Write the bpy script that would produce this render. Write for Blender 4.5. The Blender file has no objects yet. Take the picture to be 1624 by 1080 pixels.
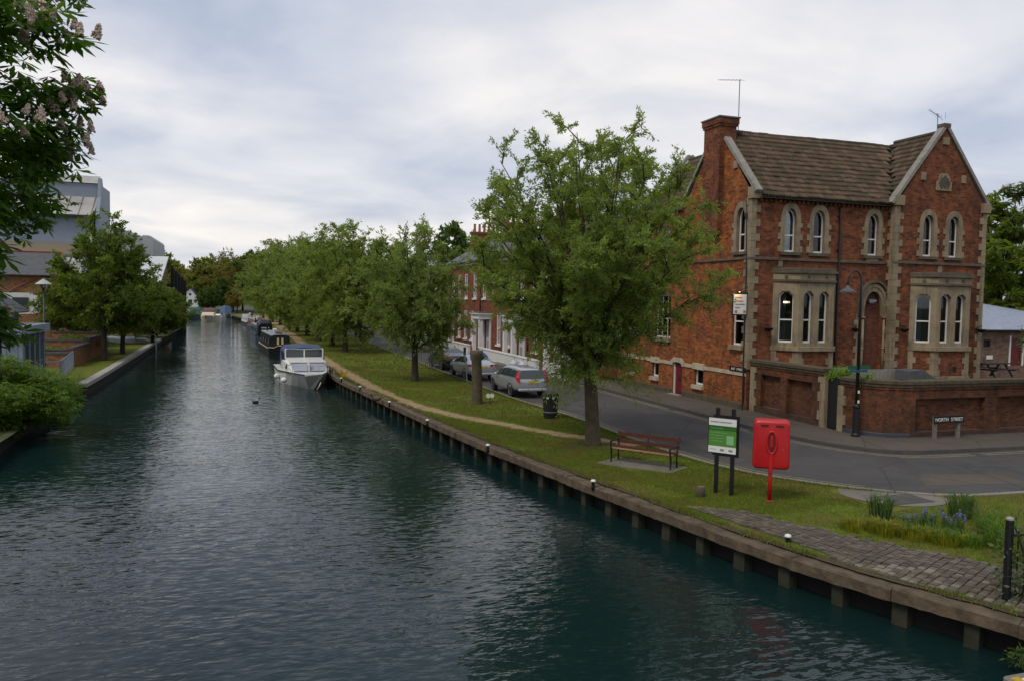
import bpy, math, random
import numpy as np
from mathutils import Vector, Matrix
from mathutils.geometry import tessellate_polygon
random.seed(7); RNG = np.random.default_rng(7)
SC = bpy.context.scene; COL = SC.collection
R_ = math.radians
# ------------------------------------------------------------------ camera
# World frame: +Y runs up the street and the river, +X across to the pub, water at z = 0.
cam_d = bpy.data.cameras.new('camera'); cam = bpy.data.objects.new('camera', cam_d); COL.objects.link(cam)
cam_d.sensor_width = 36.0; cam_d.lens = 1240.0 / 1624.0 * 36.0
cam_d.clip_start = 0.1; cam_d.clip_end = 6000
_yaw, _pitch, _roll = R_(18.8), R_(2.98), R_(1.0)
_F = Vector((math.sin(_yaw)*math.cos(_pitch), math.cos(_yaw)*math.cos(_pitch), -math.sin(_pitch)))
_R0 = Vector((math.cos(_yaw), -math.sin(_yaw), 0)); _U0 = _R0.cross(_F)
_R = _R0*math.cos(_roll) + _U0*math.sin(_roll); _U = _U0*math.cos(_roll) - _R0*math.sin(_roll)
_m = Matrix.Identity(4)
for i in range(3):
    _m[i][0] = _R[i]; _m[i][1] = _U[i]; _m[i][2] = -_F[i]
_m[0][3], _m[1][3], _m[2][3] = 0, 0, 5.45
cam.matrix_world = _m
SC.camera = cam
# ------------------------------------------------------------------ sky
SUN_EL, SUN_AZ = R_(52), R_(240)     # azimuth clockwise from +Y: behind and to the left of the camera
world = bpy.data.worlds.new('World'); SC.world = world; world.use_nodes = True
nt = world.node_tree; nt.nodes.clear()
def N(t, typ, **kw):
    n = t.nodes.new(typ)
    for k, v in kw.items():
        if k.startswith('i_'):
            key = k[2:]; key = int(key) if key.isdigit() else key.replace('_', ' ')
            n.inputs[key].default_value = v
        else: setattr(n, k, v)
    return n
L = lambda t, a, b: t.links.new(a, b)
sky = N(nt, 'ShaderNodeTexSky', sky_type='NISHITA', sun_disc=False, sun_elevation=SUN_EL, sun_rotation=SUN_AZ)
sky.air_density = 1.2; sky.dust_density = 2.0
tc = N(nt, 'ShaderNodeTexCoord')
sep = N(nt, 'ShaderNodeSeparateXYZ'); L(nt, tc.outputs['Generated'], sep.inputs[0])
zc = N(nt, 'ShaderNodeMath', operation='MAXIMUM', i_1=0.0); L(nt, sep.outputs[2], zc.inputs[0])
za = N(nt, 'ShaderNodeMath', operation='ADD', i_1=0.16); L(nt, zc.outputs[0], za.inputs[0])
dx = N(nt, 'ShaderNodeMath', operation='DIVIDE'); L(nt, sep.outputs[0], dx.inputs[0]); L(nt, za.outputs[0], dx.inputs[1])
dy = N(nt, 'ShaderNodeMath', operation='DIVIDE'); L(nt, sep.outputs[1], dy.inputs[0]); L(nt, za.outputs[0], dy.inputs[1])
cmb = N(nt, 'ShaderNodeCombineXYZ', i_2=3.1); L(nt, dx.outputs[0], cmb.inputs[0]); L(nt, dy.outputs[0], cmb.inputs[1])
n1 = N(nt, 'ShaderNodeTexNoise', i_Scale=0.55, i_Detail=9.0, i_Roughness=0.52, i_Distortion=0.35)
L(nt, cmb.outputs[0], n1.inputs['Vector'])
n2 = N(nt, 'ShaderNodeTexNoise', i_Scale=1.5, i_Detail=7.0, i_Roughness=0.5, i_Distortion=0.4)
L(nt, cmb.outputs[0], n2.inputs['Vector'])
r1 = N(nt, 'ShaderNodeValToRGB'); L(nt, n1.outputs[0], r1.inputs[0])   # cloud cover: thin gaps to blue, mostly grey-white
e = r1.color_ramp.elements
e[0].position = 0.34; e[0].color = (3.4, 4.05, 5.2, 1); e[1].position = 0.64; e[1].color = (6.6, 6.6, 6.75, 1)
m_ = e.new(0.48); m_.color = (4.95, 5.3, 6.05, 1)
r2 = N(nt, 'ShaderNodeValToRGB'); L(nt, n2.outputs[0], r2.inputs[0])
e = r2.color_ramp.elements; e[0].position = 0.33; e[0].color = (0.78, 0.80, 0.86, 1); e[1].position = 0.68; e[1].color = (1.20, 1.135, 1.06, 1)
mul = N(nt, 'ShaderNodeMix', data_type='RGBA', blend_type='MULTIPLY'); mul.inputs[0].default_value = 1.0
L(nt, r1.outputs[0], mul.inputs[6]); L(nt, r2.outputs[0], mul.inputs[7])
mx = N(nt, 'ShaderNodeMix', data_type='RGBA'); mx.inputs[0].default_value = 0.9
L(nt, sky.outputs[0], mx.inputs[6]); L(nt, mul.outputs[2], mx.inputs[7])
bg = N(nt, 'ShaderNodeBackground', i_Strength=0.135); L(nt, mx.outputs[2], bg.inputs[0])
wo = N(nt, 'ShaderNodeOutputWorld'); L(nt, bg.outputs[0], wo.inputs[0])
# ------------------------------------------------------------------ sun behind cloud
sun_d = bpy.data.lights.new('sun', 'SUN'); sun_d.energy = 1.5; sun_d.angle = R_(18); sun_d.color = (1.0, 0.93, 0.82)
sun = bpy.data.objects.new('sun', sun_d); COL.objects.link(sun)
_sd = Vector((math.sin(SUN_AZ)*math.cos(SUN_EL), math.cos(SUN_AZ)*math.cos(SUN_EL), math.sin(SUN_EL)))
sun.rotation_euler = (-_sd).to_track_quat('-Z', 'Y').to_euler(); sun.location = (-20, -20, 40)
SC.view_settings.view_transform = 'Standard'; SC.view_settings.look = 'None'
SC.view_settings.exposure = 0.0; SC.view_settings.gamma = 1.0; SC.view_settings.use_curve_mapping = False
SC.cycles.max_bounces = 8; SC.cycles.transparent_max_bounces = 12; SC.cycles.sample_clamp_indirect = 4.0
SC.cycles.caustics_reflective = False; SC.cycles.caustics_refractive = False

# ------------------------------------------------------------------ materials
MATS = {}
def newmat(name):
    m = bpy.data.materials.new(name); m.use_nodes = True; t = m.node_tree; t.nodes.clear()
    o = N(t, 'ShaderNodeOutputMaterial'); b = N(t, 'ShaderNodeBsdfPrincipled'); L(t, b.outputs[0], o.inputs[0])
    MATS[name] = m; return m, t, b, o
def c4(c): return (c[0], c[1], c[2], 1)
def mixc(t, a, b, fac, blend='MIX'):
    m = N(t, 'ShaderNodeMix', data_type='RGBA', blend_type=blend)
    for s, v in ((6, a), (7, b)):
        if isinstance(v, (tuple, list)): m.inputs[s].default_value = c4(v)
        else: L(t, v, m.inputs[s])
    if isinstance(fac, (int, float)): m.inputs[0].default_value = fac
    else: L(t, fac, m.inputs[0])
    return m.outputs[2]
def ramp(t, src, p0, p1, v0=0.0, v1=1.0):
    r = N(t, 'ShaderNodeMapRange', i_1=p0, i_2=p1, i_3=v0, i_4=v1); L(t, src, r.inputs[0]); return r.outputs[0]
def noise(t, scale, detail=4, rough=0.55, vec=None, dist=0.0):
    n = N(t, 'ShaderNodeTexNoise', i_Scale=scale, i_Detail=detail, i_Roughness=rough, i_Distortion=dist)
    if vec is not None: L(t, vec, n.inputs['Vector'])
    return n.outputs[0]
def wpos(t): return N(t, 'ShaderNodeNewGeometry').outputs['Position']
def bump(t, b, h, strength, dist=0.02):
    n = N(t, 'ShaderNodeBump', i_Strength=strength, i_Distance=dist); L(t, h, n.inputs['Height']); L(t, n.outputs[0], b.inputs['Normal'])
def M(name, col, rough=0.6, var=0.25, scale=3.0, metal=0.0, bmp=0.0, bscale=None, col2=None, spec=0.4, coat=0.0, grime=0.0, streak=0.0):
    """plain surface with blotchy colour variation, optional wear colour and fine relief"""
    m, t, b, o = newmat(name); p = wpos(t)
    n = noise(t, scale, 5, 0.6, p); f = ramp(t, n, 0.3, 0.7)
    c2 = col2 if col2 else tuple(c*(1-var) for c in col)
    c = mixc(t, c2, col, f)
    if grime:
        g = noise(t, scale*0.35, 6, 0.7, p, 0.6); c = mixc(t, c, tuple(x*0.35 for x in col), ramp(t, g, 0.5, 0.75, 0, grime))
    if streak:      # rain-washed soot running down the face
        mp = N(t, 'ShaderNodeMapping'); mp.inputs['Scale'].default_value = (5.0, 5.0, 0.55); L(t, p, mp.inputs[0])
        c = mixc(t, c, tuple(x*0.28 for x in col), ramp(t, noise(t, 1.0, 5, 0.65, mp.outputs[0], 0.4), 0.5, 0.72, 0, streak))
    L(t, c, b.inputs['Base Color']); b.inputs['Roughness'].default_value = rough; b.inputs['Metallic'].default_value = metal
    b.inputs['Specular IOR Level'].default_value = spec
    if coat: b.inputs['Coat Weight'].default_value = coat; b.inputs['Coat Roughness'].default_value = 0.08
    if bmp: bump(t, b, noise(t, bscale or scale*8, 4, 0.65, p), bmp)
    return m
def wallvec(t):
    """coordinates (along the wall, height) for any upright face"""
    g = N(t, 'ShaderNodeNewGeometry'); sp = N(t, 'ShaderNodeSeparateXYZ'); L(t, g.outputs['Position'], sp.inputs[0])
    sn = N(t, 'ShaderNodeSeparateXYZ'); L(t, g.outputs['True Normal'], sn.inputs[0])
    a = N(t, 'ShaderNodeMath', operation='MULTIPLY'); L(t, sp.outputs[1], a.inputs[0]); L(t, sn.outputs[0], a.inputs[1])
    c = N(t, 'ShaderNodeMath', operation='MULTIPLY'); L(t, sp.outputs[0], c.inputs[0]); L(t, sn.outputs[1], c.inputs[1])
    s = N(t, 'ShaderNodeMath', operation='SUBTRACT'); L(t, a.outputs[0], s.inputs[0]); L(t, c.outputs[0], s.inputs[1])
    v = N(t, 'ShaderNodeCombineXYZ'); L(t, s.outputs[0], v.inputs[0]); L(t, sp.outputs[2], v.inputs[1])
    return v.outputs[0], g.outputs['Position'], sp.outputs[2]
def brickmat(name, c1, c2, mortar, dark, blot=0.6, bw=0.23, bh=0.078, damp=None, offs=0.5):
    m, t, b, o = newmat(name); v, p, z = wallvec(t)
    br = N(t, 'ShaderNodeTexBrick', i_Scale=1.0, i_Mortar_Size=0.007, i_Mortar_Smooth=0.3, i_Bias=0.0, i_Brick_Width=bw, i_Row_Height=bh)
    br.offset = offs
    br.inputs['Color1'].default_value = c4(c1); br.inputs['Color2'].default_value = c4(c2); br.inputs['Mortar'].default_value = c4(mortar)
    L(t, v, br.inputs['Vector'])
    mp = N(t, 'ShaderNodeMapping'); mp.inputs['Scale'].default_value = (4.4, 12.8, 1); L(t, v, mp.inputs[0])
    per = N(t, 'ShaderNodeTexVoronoi', i_Scale=1.0, i_Randomness=0.6, voronoi_dimensions='2D'); L(t, mp.outputs[0], per.inputs['Vector'])
    sx = N(t, 'ShaderNodeSeparateColor'); L(t, per.outputs['Color'], sx.inputs[0])
    c = mixc(t, br.outputs['Color'], dark, ramp(t, sx.outputs[0], 0.62, 0.95, 0, 0.75))
    c = mixc(t, c, tuple(min(1, x*1.55) for x in c1), ramp(t, sx.outputs[1], 0.75, 1.0, 0, 0.6))
    pn = noise(t, 0.75, 6, 0.65, p, 0.5)
    c = mixc(t, c, dark, ramp(t, pn, 0.46, 0.66, 0, blot))
    mps = N(t, 'ShaderNodeMapping'); mps.inputs['Scale'].default_value = (3.0, 3.0, 0.35); L(t, p, mps.inputs[0])
    c = mixc(t, c, tuple(x*0.55 for x in dark), ramp(t, noise(t, 1.0, 5, 0.65, mps.outputs[0], 0.4), 0.54, 0.74, 0, 0.6))
    pn2 = noise(t, 2.3, 5, 0.6, p, 0.3)
    c = mixc(t, c, (min(1, c1[0]*1.5), c1[1]*1.65, c1[2]*1.4), ramp(t, pn2, 0.52, 0.68, 0, 0.5))
    if damp:      # splash staining just above the pavement
        c = mixc(t, c, damp[2], ramp(t, z, damp[0], damp[1], 0.75, 0))
    L(t, c, b.inputs['Base Color']); b.inputs['Roughness'].default_value = 0.85; b.inputs['Specular IOR Level'].default_value = 0.2
    inv = N(t, 'ShaderNodeMath', operation='SUBTRACT', i_0=1.0); L(t, br.outputs['Fac'], inv.inputs[1])
    add = N(t, 'ShaderNodeMath', operation='MULTIPLY_ADD', i_1=0.5); L(t, noise(t, 40, 3, 0.6, p), add.inputs[0]); L(t, inv.outputs[0], add.inputs[2])
    bump(t, b, add.outputs[0], 0.7, 0.012)
    return m
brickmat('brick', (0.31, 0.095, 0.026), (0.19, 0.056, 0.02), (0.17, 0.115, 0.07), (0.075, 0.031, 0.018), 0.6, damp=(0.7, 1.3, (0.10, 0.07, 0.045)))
brickmat('brick_front', (0.22, 0.067, 0.026), (0.13, 0.042, 0.021), (0.16, 0.11, 0.075), (0.055, 0.025, 0.018), 0.7)  # the pub's west-wall brick darkened, shade of the front put into the colour
brickmat('brick_wall', (0.14, 0.047, 0.022), (0.08, 0.031, 0.018), (0.12, 0.09, 0.06), (0.045, 0.026, 0.018), 0.85, damp=(0.7, 1.2, (0.05, 0.042, 0.034)))  # dark garden brick, lowered further so its colour carries the wall's shade
brickmat('brick_infill', (0.15, 0.05, 0.032), (0.11, 0.038, 0.026), (0.15, 0.10, 0.075), (0.08, 0.03, 0.022), 0.35)
brickmat('brick_terrace', (0.24, 0.072, 0.034), (0.17, 0.05, 0.028), (0.17, 0.11, 0.08), (0.12, 0.045, 0.03), 0.4)
brickmat('brick_annex', (0.30, 0.13, 0.06), (0.22, 0.10, 0.05), (0.22, 0.17, 0.12), (0.12, 0.06, 0.04), 0.4)
brickmat('brick_shed', (0.20, 0.115, 0.08), (0.155, 0.09, 0.065), (0.22, 0.17, 0.13), (0.10, 0.06, 0.05), 0.3)
M('stone', (0.31, 0.245, 0.155), 0.85, 0.3, 2.2, bmp=0.3, bscale=30, grime=0.85, streak=0.75)
M('stone_dark', (0.14, 0.115, 0.08), 0.9, 0.45, 3.0, bmp=0.4, bscale=25, grime=0.9)
M('stone_grey', (0.30, 0.28, 0.24), 0.85, 0.3, 3, bmp=0.3, bscale=25, grime=0.7)
M('band_paint', (0.50, 0.42, 0.29), 0.7, 0.2, 4, grime=0.5, streak=0.35)
M('coping_brick', (0.115, 0.085, 0.05), 0.9, 0.5, 5, bmp=0.5, bscale=25, col2=(0.05, 0.045, 0.026), grime=0.6)
M('blue_brick', (0.055, 0.06, 0.075), 0.5, 0.3, 5)
M('tile', (0.125, 0.084, 0.056), 0.85, 0.3, 2.6, bmp=0.35, bscale=40, grime=0.7)
M('tile_b', (0.165, 0.112, 0.076), 0.85, 0.3, 2.6, bmp=0.35, bscale=40, grime=0.6)
M('tile_c', (0.085, 0.060, 0.041), 0.85, 0.4, 2.6, bmp=0.35, bscale=40, col2=(0.065, 0.062, 0.032))
M('slate', (0.10, 0.105, 0.115), 0.55, 0.35, 2.5, bmp=0.3, bscale=12)
M('slate_blue', (0.30, 0.34, 0.42), 0.45, 0.25, 2.5, bmp=0.2, bscale=12)
M('lead', (0.13, 0.15, 0.17), 0.5, 0.3, 4)
M('white_paint', (0.74, 0.74, 0.72), 0.45, 0.1, 4)
M('white_render', (0.66, 0.66, 0.63), 0.8, 0.14, 1.0, grime=0.25)
M('cream', (0.60, 0.52, 0.33), 0.6, 0.2, 4)
M('black_metal', (0.010, 0.010, 0.011), 0.4, 0.3, 9, spec=0.5)
M('black_wood', (0.012, 0.012, 0.012), 0.7, 0.3, 6)
M('grey_metal', (0.28, 0.29, 0.30), 0.4, 0.25, 8, metal=0.6)
M('pale_metal', (0.45, 0.45, 0.44), 0.5, 0.2, 4, grime=0.3)
M('red_plastic', (0.50, 0.010, 0.012), 0.38, 0.22, 3, spec=0.5, bmp=0.04, bscale=14)
M('dark_red', (0.14, 0.012, 0.016), 0.45, 0.2, 4)
M('sign_green', (0.09, 0.24, 0.035), 0.4, 0.12, 5)
M('sign_dark_green', (0.035, 0.13, 0.02), 0.4, 0.1, 5)
M('sign_pale_green', (0.22, 0.48, 0.24), 0.4, 0.1, 5)
M('finger_green', (0.015, 0.10, 0.045), 0.45, 0.2, 5)
M('finger_blue', (0.03, 0.08, 0.17), 0.45, 0.2, 5)
M('sign_white', (0.72, 0.72, 0.70), 0.4, 0.06, 5)
M('letter_white', (0.80, 0.80, 0.78), 0.45, 0.05, 5)
M('letter_grey', (0.22, 0.24, 0.22), 0.5, 0.1, 5)
M('orange', (0.55, 0.16, 0.02), 0.45, 0.1, 5)
M('bench_slat', (0.10, 0.028, 0.014), 0.55, 0.35, 5, bmp=0.15, bscale=30)
M('bench_seat', (0.34, 0.22, 0.12), 0.6, 0.3, 5, bmp=0.15, bscale=30)
M('bark', (0.11, 0.085, 0.05), 0.95, 0.45, 4, bmp=0.9, bscale=14, col2=(0.05, 0.042, 0.026))
M('bark_dark', (0.055, 0.045, 0.032), 0.95, 0.45, 4, bmp=0.8, bscale=14)
M('cut_wood', (0.20, 0.13, 0.075), 0.9, 0.3, 8)
M('twig', (0.075, 0.058, 0.036), 0.95, 0.3, 4)
M('bank_cap', (0.145, 0.105, 0.066), 0.95, 0.5, 3.5, bmp=1.0, bscale=14, col2=(0.06, 0.045, 0.028), grime=0.9)
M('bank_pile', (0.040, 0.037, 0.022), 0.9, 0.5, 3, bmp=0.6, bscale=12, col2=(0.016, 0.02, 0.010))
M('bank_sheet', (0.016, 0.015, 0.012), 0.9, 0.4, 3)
M('concrete', (0.20, 0.18, 0.145), 0.9, 0.25, 2.5, bmp=0.3, bscale=25, grime=0.7)
M('concrete_pale', (0.36, 0.34, 0.29), 0.9, 0.25, 2.5, bmp=0.3, bscale=25, grime=0.8)
M('sett', (0.16, 0.135, 0.10), 0.9, 0.4, 3, bmp=0.6, bscale=30, grime=0.5)
M('sett_b', (0.115, 0.096, 0.07), 0.9, 0.4, 3, bmp=0.6, bscale=30, grime=0.6)
M('sett_c', (0.24, 0.21, 0.165), 0.9, 0.3, 3, bmp=0.6, bscale=30, grime=0.4)
M('soil', (0.085, 0.06, 0.035), 1.0, 0.4, 3, bmp=0.7, bscale=20)
M('bark_chip', (0.16, 0.085, 0.04), 1.0, 0.5, 9, bmp=0.7, bscale=30)
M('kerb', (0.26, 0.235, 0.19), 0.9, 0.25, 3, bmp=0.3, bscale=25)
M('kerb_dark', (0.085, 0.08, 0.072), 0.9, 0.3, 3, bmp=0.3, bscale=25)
M('yellow_line', (0.25, 0.205, 0.115), 0.85, 0.35, 6, bmp=0.2, bscale=40, grime=0.9, col2=(0.13, 0.115, 0.085))
M('rubber', (0.014, 0.014, 0.015), 0.7, 0.2, 8)
M('rim', (0.40, 0.41, 0.42), 0.3, 0.15, 8, metal=0.8)
M('car_silver', (0.44, 0.46, 0.49), 0.28, 0.05, 2, metal=0.55, coat=0.7)
M('car_silver_b', (0.52, 0.54, 0.57), 0.28, 0.05, 2, metal=0.5, coat=0.7)
M('car_dark', (0.012, 0.020, 0.022), 0.25, 0.1, 2, metal=0.2, coat=0.9)
M('car_glass', (0.03, 0.042, 0.045), 0.06, 0.05, 2, spec=0.8)
M('tail_red', (0.42, 0.012, 0.018), 0.2, 0.1, 8, spec=0.6)
M('plate_yellow', (0.70, 0.47, 0.03), 0.4, 0.05, 5)
M('hull_white', (0.68, 0.68, 0.63), 0.3, 0.1, 3, spec=0.5, grime=0.3)
M('hull_cream', (0.58, 0.50, 0.36), 0.4, 0.1, 3)
M('canvas_blue', (0.06, 0.08, 0.16), 0.75, 0.25, 3)
M('narrow_blue', (0.055, 0.075, 0.115), 0.35, 0.2, 3)
M('narrow_black', (0.010, 0.011, 0.012), 0.4, 0.25, 3)
M('narrow_roof', (0.26, 0.29, 0.32), 0.5, 0.2, 3)
M('narrow_green', (0.03, 0.085, 0.06), 0.4, 0.2, 3)
M('boat_brown', (0.17, 0.07, 0.04), 0.5, 0.2, 3)
M('yellow_plastic', (0.52, 0.34, 0.015), 0.5, 0.2, 3)
M('sack_blue', (0.055, 0.13, 0.34), 0.35, 0.3, 9, bmp=0.6, bscale=12)
M('sack_white', (0.55, 0.56, 0.60), 0.4, 0.3, 9, bmp=0.6, bscale=12)
M('clad_blue', (0.23, 0.27, 0.33), 0.55, 0.12, 0.8)
M('clad_grey', (0.36, 0.37, 0.38), 0.55, 0.12, 0.8, grime=0.25)
M('clad_white', (0.60, 0.61, 0.61), 0.5, 0.12, 0.8, grime=0.2)
M('clad_tan', (0.27, 0.23, 0.16), 0.7, 0.15, 1)
M('roof_pale', (0.42, 0.40, 0.37), 0.6, 0.2, 0.9, grime=0.55)
M('terracotta', (0.36, 0.13, 0.06), 0.8, 0.25, 5)
M('duck_brown', (0.13, 0.085, 0.05), 0.8, 0.5, 25)
M('duck_dark', (0.02, 0.02, 0.022), 0.6, 0.3, 20)
M('blossom_pink', (0.74, 0.60, 0.47), 0.8, 0.3, 20)
M('petal_blue', (0.11, 0.12, 0.27), 0.7, 0.3, 20)
M('petal_yellow', (0.42, 0.37, 0.03), 0.7, 0.3, 20)
M('curtain', (0.34, 0.36, 0.42), 0.9, 0.25, 8)
M('curtain_blue', (0.16, 0.26, 0.32), 0.9, 0.25, 8)
M('room_dark', (0.05, 0.045, 0.04), 0.9, 0.3, 2)
M('sign_blue', (0.02, 0.09, 0.42), 0.4, 0.1, 5)
def glassmat():
    m, t, b, o = newmat('glass'); t.nodes.remove(b)
    tr = N(t, 'ShaderNodeBsdfTransparent'); tr.inputs[0].default_value = (0.62, 0.66, 0.66, 1)
    gl = N(t, 'ShaderNodeBsdfGlossy', i_Roughness=0.02); gl.inputs[0].default_value = (0.9, 0.93, 0.95, 1)
    fr = N(t, 'ShaderNodeFresnel', i_IOR=1.6); s = N(t, 'ShaderNodeMixShader')
    L(t, fr.outputs[0], s.inputs[0]); L(t, tr.outputs[0], s.inputs[1]); L(t, gl.outputs[0], s.inputs[2]); L(t, s.outputs[0], o.inputs[0])
glassmat()
def emis(name, col, s):
    m, t, b, o = newmat(name); b.inputs['Base Color'].default_value = c4(col)
    b.inputs['Emission Color'].default_value = c4(col); b.inputs['Emission Strength'].default_value = s
emis('lamp_glow', (1.0, 0.78, 0.42), 2.2)
emis('lamp_warm', (1.0, 0.55, 0.15), 3.0)
def leafmat(name, dark, light, trans=0.35, nscale=1.2, warm=None):
    m, t, b, o = newmat(name); p = wpos(t)
    a = N(t, 'ShaderNodeAttribute', attribute_name='rnd')
    f = N(t, 'ShaderNodeMath', operation='MULTIPLY_ADD', i_1=0.55, use_clamp=True)
    L(t, a.outputs['Fac'], f.inputs[0]); L(t, ramp(t, noise(t, nscale, 4, 0.6, p), 0.35, 0.7, -0.1, 0.55), f.inputs[2])
    c = mixc(t, dark, light, f.outputs[0])
    if warm: c = mixc(t, c, warm, ramp(t, noise(t, nscale*0.4, 3, 0.5, p), 0.5, 0.7, 0, 0.7))
    L(t, c, b.inputs['Base Color']); b.inputs['Roughness'].default_value = 0.5; b.inputs['Specular IOR Level'].default_value = 0.25
    tl = N(t, 'ShaderNodeBsdfTranslucent'); L(t, mixc(t, c, (2.3, 2.3, 0.8), 1.0, 'MULTIPLY'), tl.inputs[0])   # leaves pass about as much light as they throw back
    s = N(t, 'ShaderNodeMixShader', i_0=trans); L(t, b.outputs[0], s.inputs[1]); L(t, tl.outputs[0], s.inputs[2]); L(t, s.outputs[0], o.inputs[0])
leafmat('leaf_willow', (0.10, 0.14, 0.032), (0.245, 0.30, 0.10), 0.52)
leafmat('leaf_row', (0.105, 0.14, 0.03), (0.215, 0.265, 0.075), 0.52, 0.8)
leafmat('leaf_row_pale', (0.11, 0.145, 0.048), (0.22, 0.275, 0.10), 0.52, 0.8)
leafmat('leaf_chestnut', (0.03, 0.07, 0.008), (0.085, 0.165, 0.018), 0.4, 1.0)
leafmat('leaf_olive', (0.06, 0.09, 0.016), (0.14, 0.18, 0.034), 0.5, 0.9)
leafmat('leaf_bush', (0.055, 0.10, 0.01), (0.135, 0.22, 0.024), 0.4, 1.5)
leafmat('leaf_far', (0.09, 0.11, 0.024), (0.20, 0.21, 0.045), 0.4, 0.35, warm=(0.21, 0.15, 0.035))
leafmat('leaf_rust', (0.115, 0.095, 0.028), (0.19, 0.155, 0.045), 0.45, 0.35)
leafmat('leaf_dark', (0.035, 0.065, 0.014), (0.09, 0.14, 0.03), 0.4, 0.6)
leafmat('leaf_bright', (0.08, 0.16, 0.015), (0.20, 0.32, 0.03), 0.35, 3)
leafmat('leaf_grey', (0.06, 0.085, 0.04), (0.14, 0.18, 0.09), 0.35, 3)
leafmat('leaf_yellow', (0.10, 0.13, 0.012), (0.26, 0.24, 0.02), 0.3, 5)
leafmat('leaf_iris', (0.05, 0.09, 0.03), (0.12, 0.18, 0.06), 0.3, 5)
def grassmat(name, blades):
    m, t, b, o = newmat(name); p = wpos(t)
    n1 = noise(t, 0.7, 6, 0.65, p, 0.6); n2 = noise(t, 3.5, 5, 0.6, p); n3 = noise(t, 28, 3, 0.6, p)
    c = mixc(t, (0.085, 0.115, 0.012), (0.165, 0.21, 0.022), ramp(t, n2, 0.3, 0.7))
    c = mixc(t, c, (0.165, 0.125, 0.035), ramp(t, n1, 0.45, 0.64, 0, 0.85))
    c = mixc(t, c, (0.19, 0.13, 0.05), ramp(t, noise(t, 1.9, 5, 0.7, p, 0.8), 0.57, 0.74, 0, 0.7))
    c = mixc(t, c, (0.04, 0.06, 0.01), ramp(t, n3, 0.35, 0.65, 0.45, 0), 'MIX')
    if blades:
        a = N(t, 'ShaderNodeAttribute', attribute_name='rnd'); c = mixc(t, c, (0.17, 0.22, 0.03), ramp(t, a.outputs['Fac'], 0.3, 1.0, 0, 0.4))
    L(t, c, b.inputs['Base Color']); b.inputs['Roughness'].default_value = 0.9; b.inputs['Specular IOR Level'].default_value = 0.15
    if not blades: bump(t, b, n3, 0.8, 0.03)
grassmat('grass', False); grassmat('grass_blade', True)
def asphaltmat(name, base, var):
    m, t, b, o = newmat(name); p = wpos(t)
    c = mixc(t, base, tuple(x*var for x in base), ramp(t, noise(t, 0.45, 6, 0.65, p, 0.8), 0.42, 0.62))
    c = mixc(t, c, tuple(x*1.5 for x in base), ramp(t, noise(t, 2.5, 5, 0.7, p, 0.4), 0.56, 0.75, 0, 0.5))
    c = mixc(t, c, tuple(x*0.5 for x in base), ramp(t, noise(t, 90, 2, 0.6, p), 0.4, 0.6, 0.4, 0))
    vo = N(t, 'ShaderNodeTexVoronoi', feature='DISTANCE_TO_EDGE', i_Scale=0.33); L(t, p, vo.inputs['Vector'])
    c = mixc(t, c, tuple(x*0.35 for x in base), ramp(t, vo.outputs[0], 0.0, 0.012, 0.7, 0))   # sealed cracks
    L(t, c, b.inputs['Base Color']); b.inputs['Roughness'].default_value = 0.85; b.inputs['Specular IOR Level'].default_value = 0.25
    bump(t, b, noise(t, 70, 3, 0.6, p), 0.5, 0.01)
asphaltmat('asphalt', (0.088, 0.083, 0.080), 0.75)
asphaltmat('pavement', (0.115, 0.096, 0.077), 0.8)
M('path_earth', (0.33, 0.225, 0.12), 1.0, 0.35, 2.5, bmp=0.5, bscale=30, col2=(0.21, 0.15, 0.07))
M('ground_earth', (0.07, 0.085, 0.03), 1.0, 0.4, 0.6, bmp=0.4, bscale=8)
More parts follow.
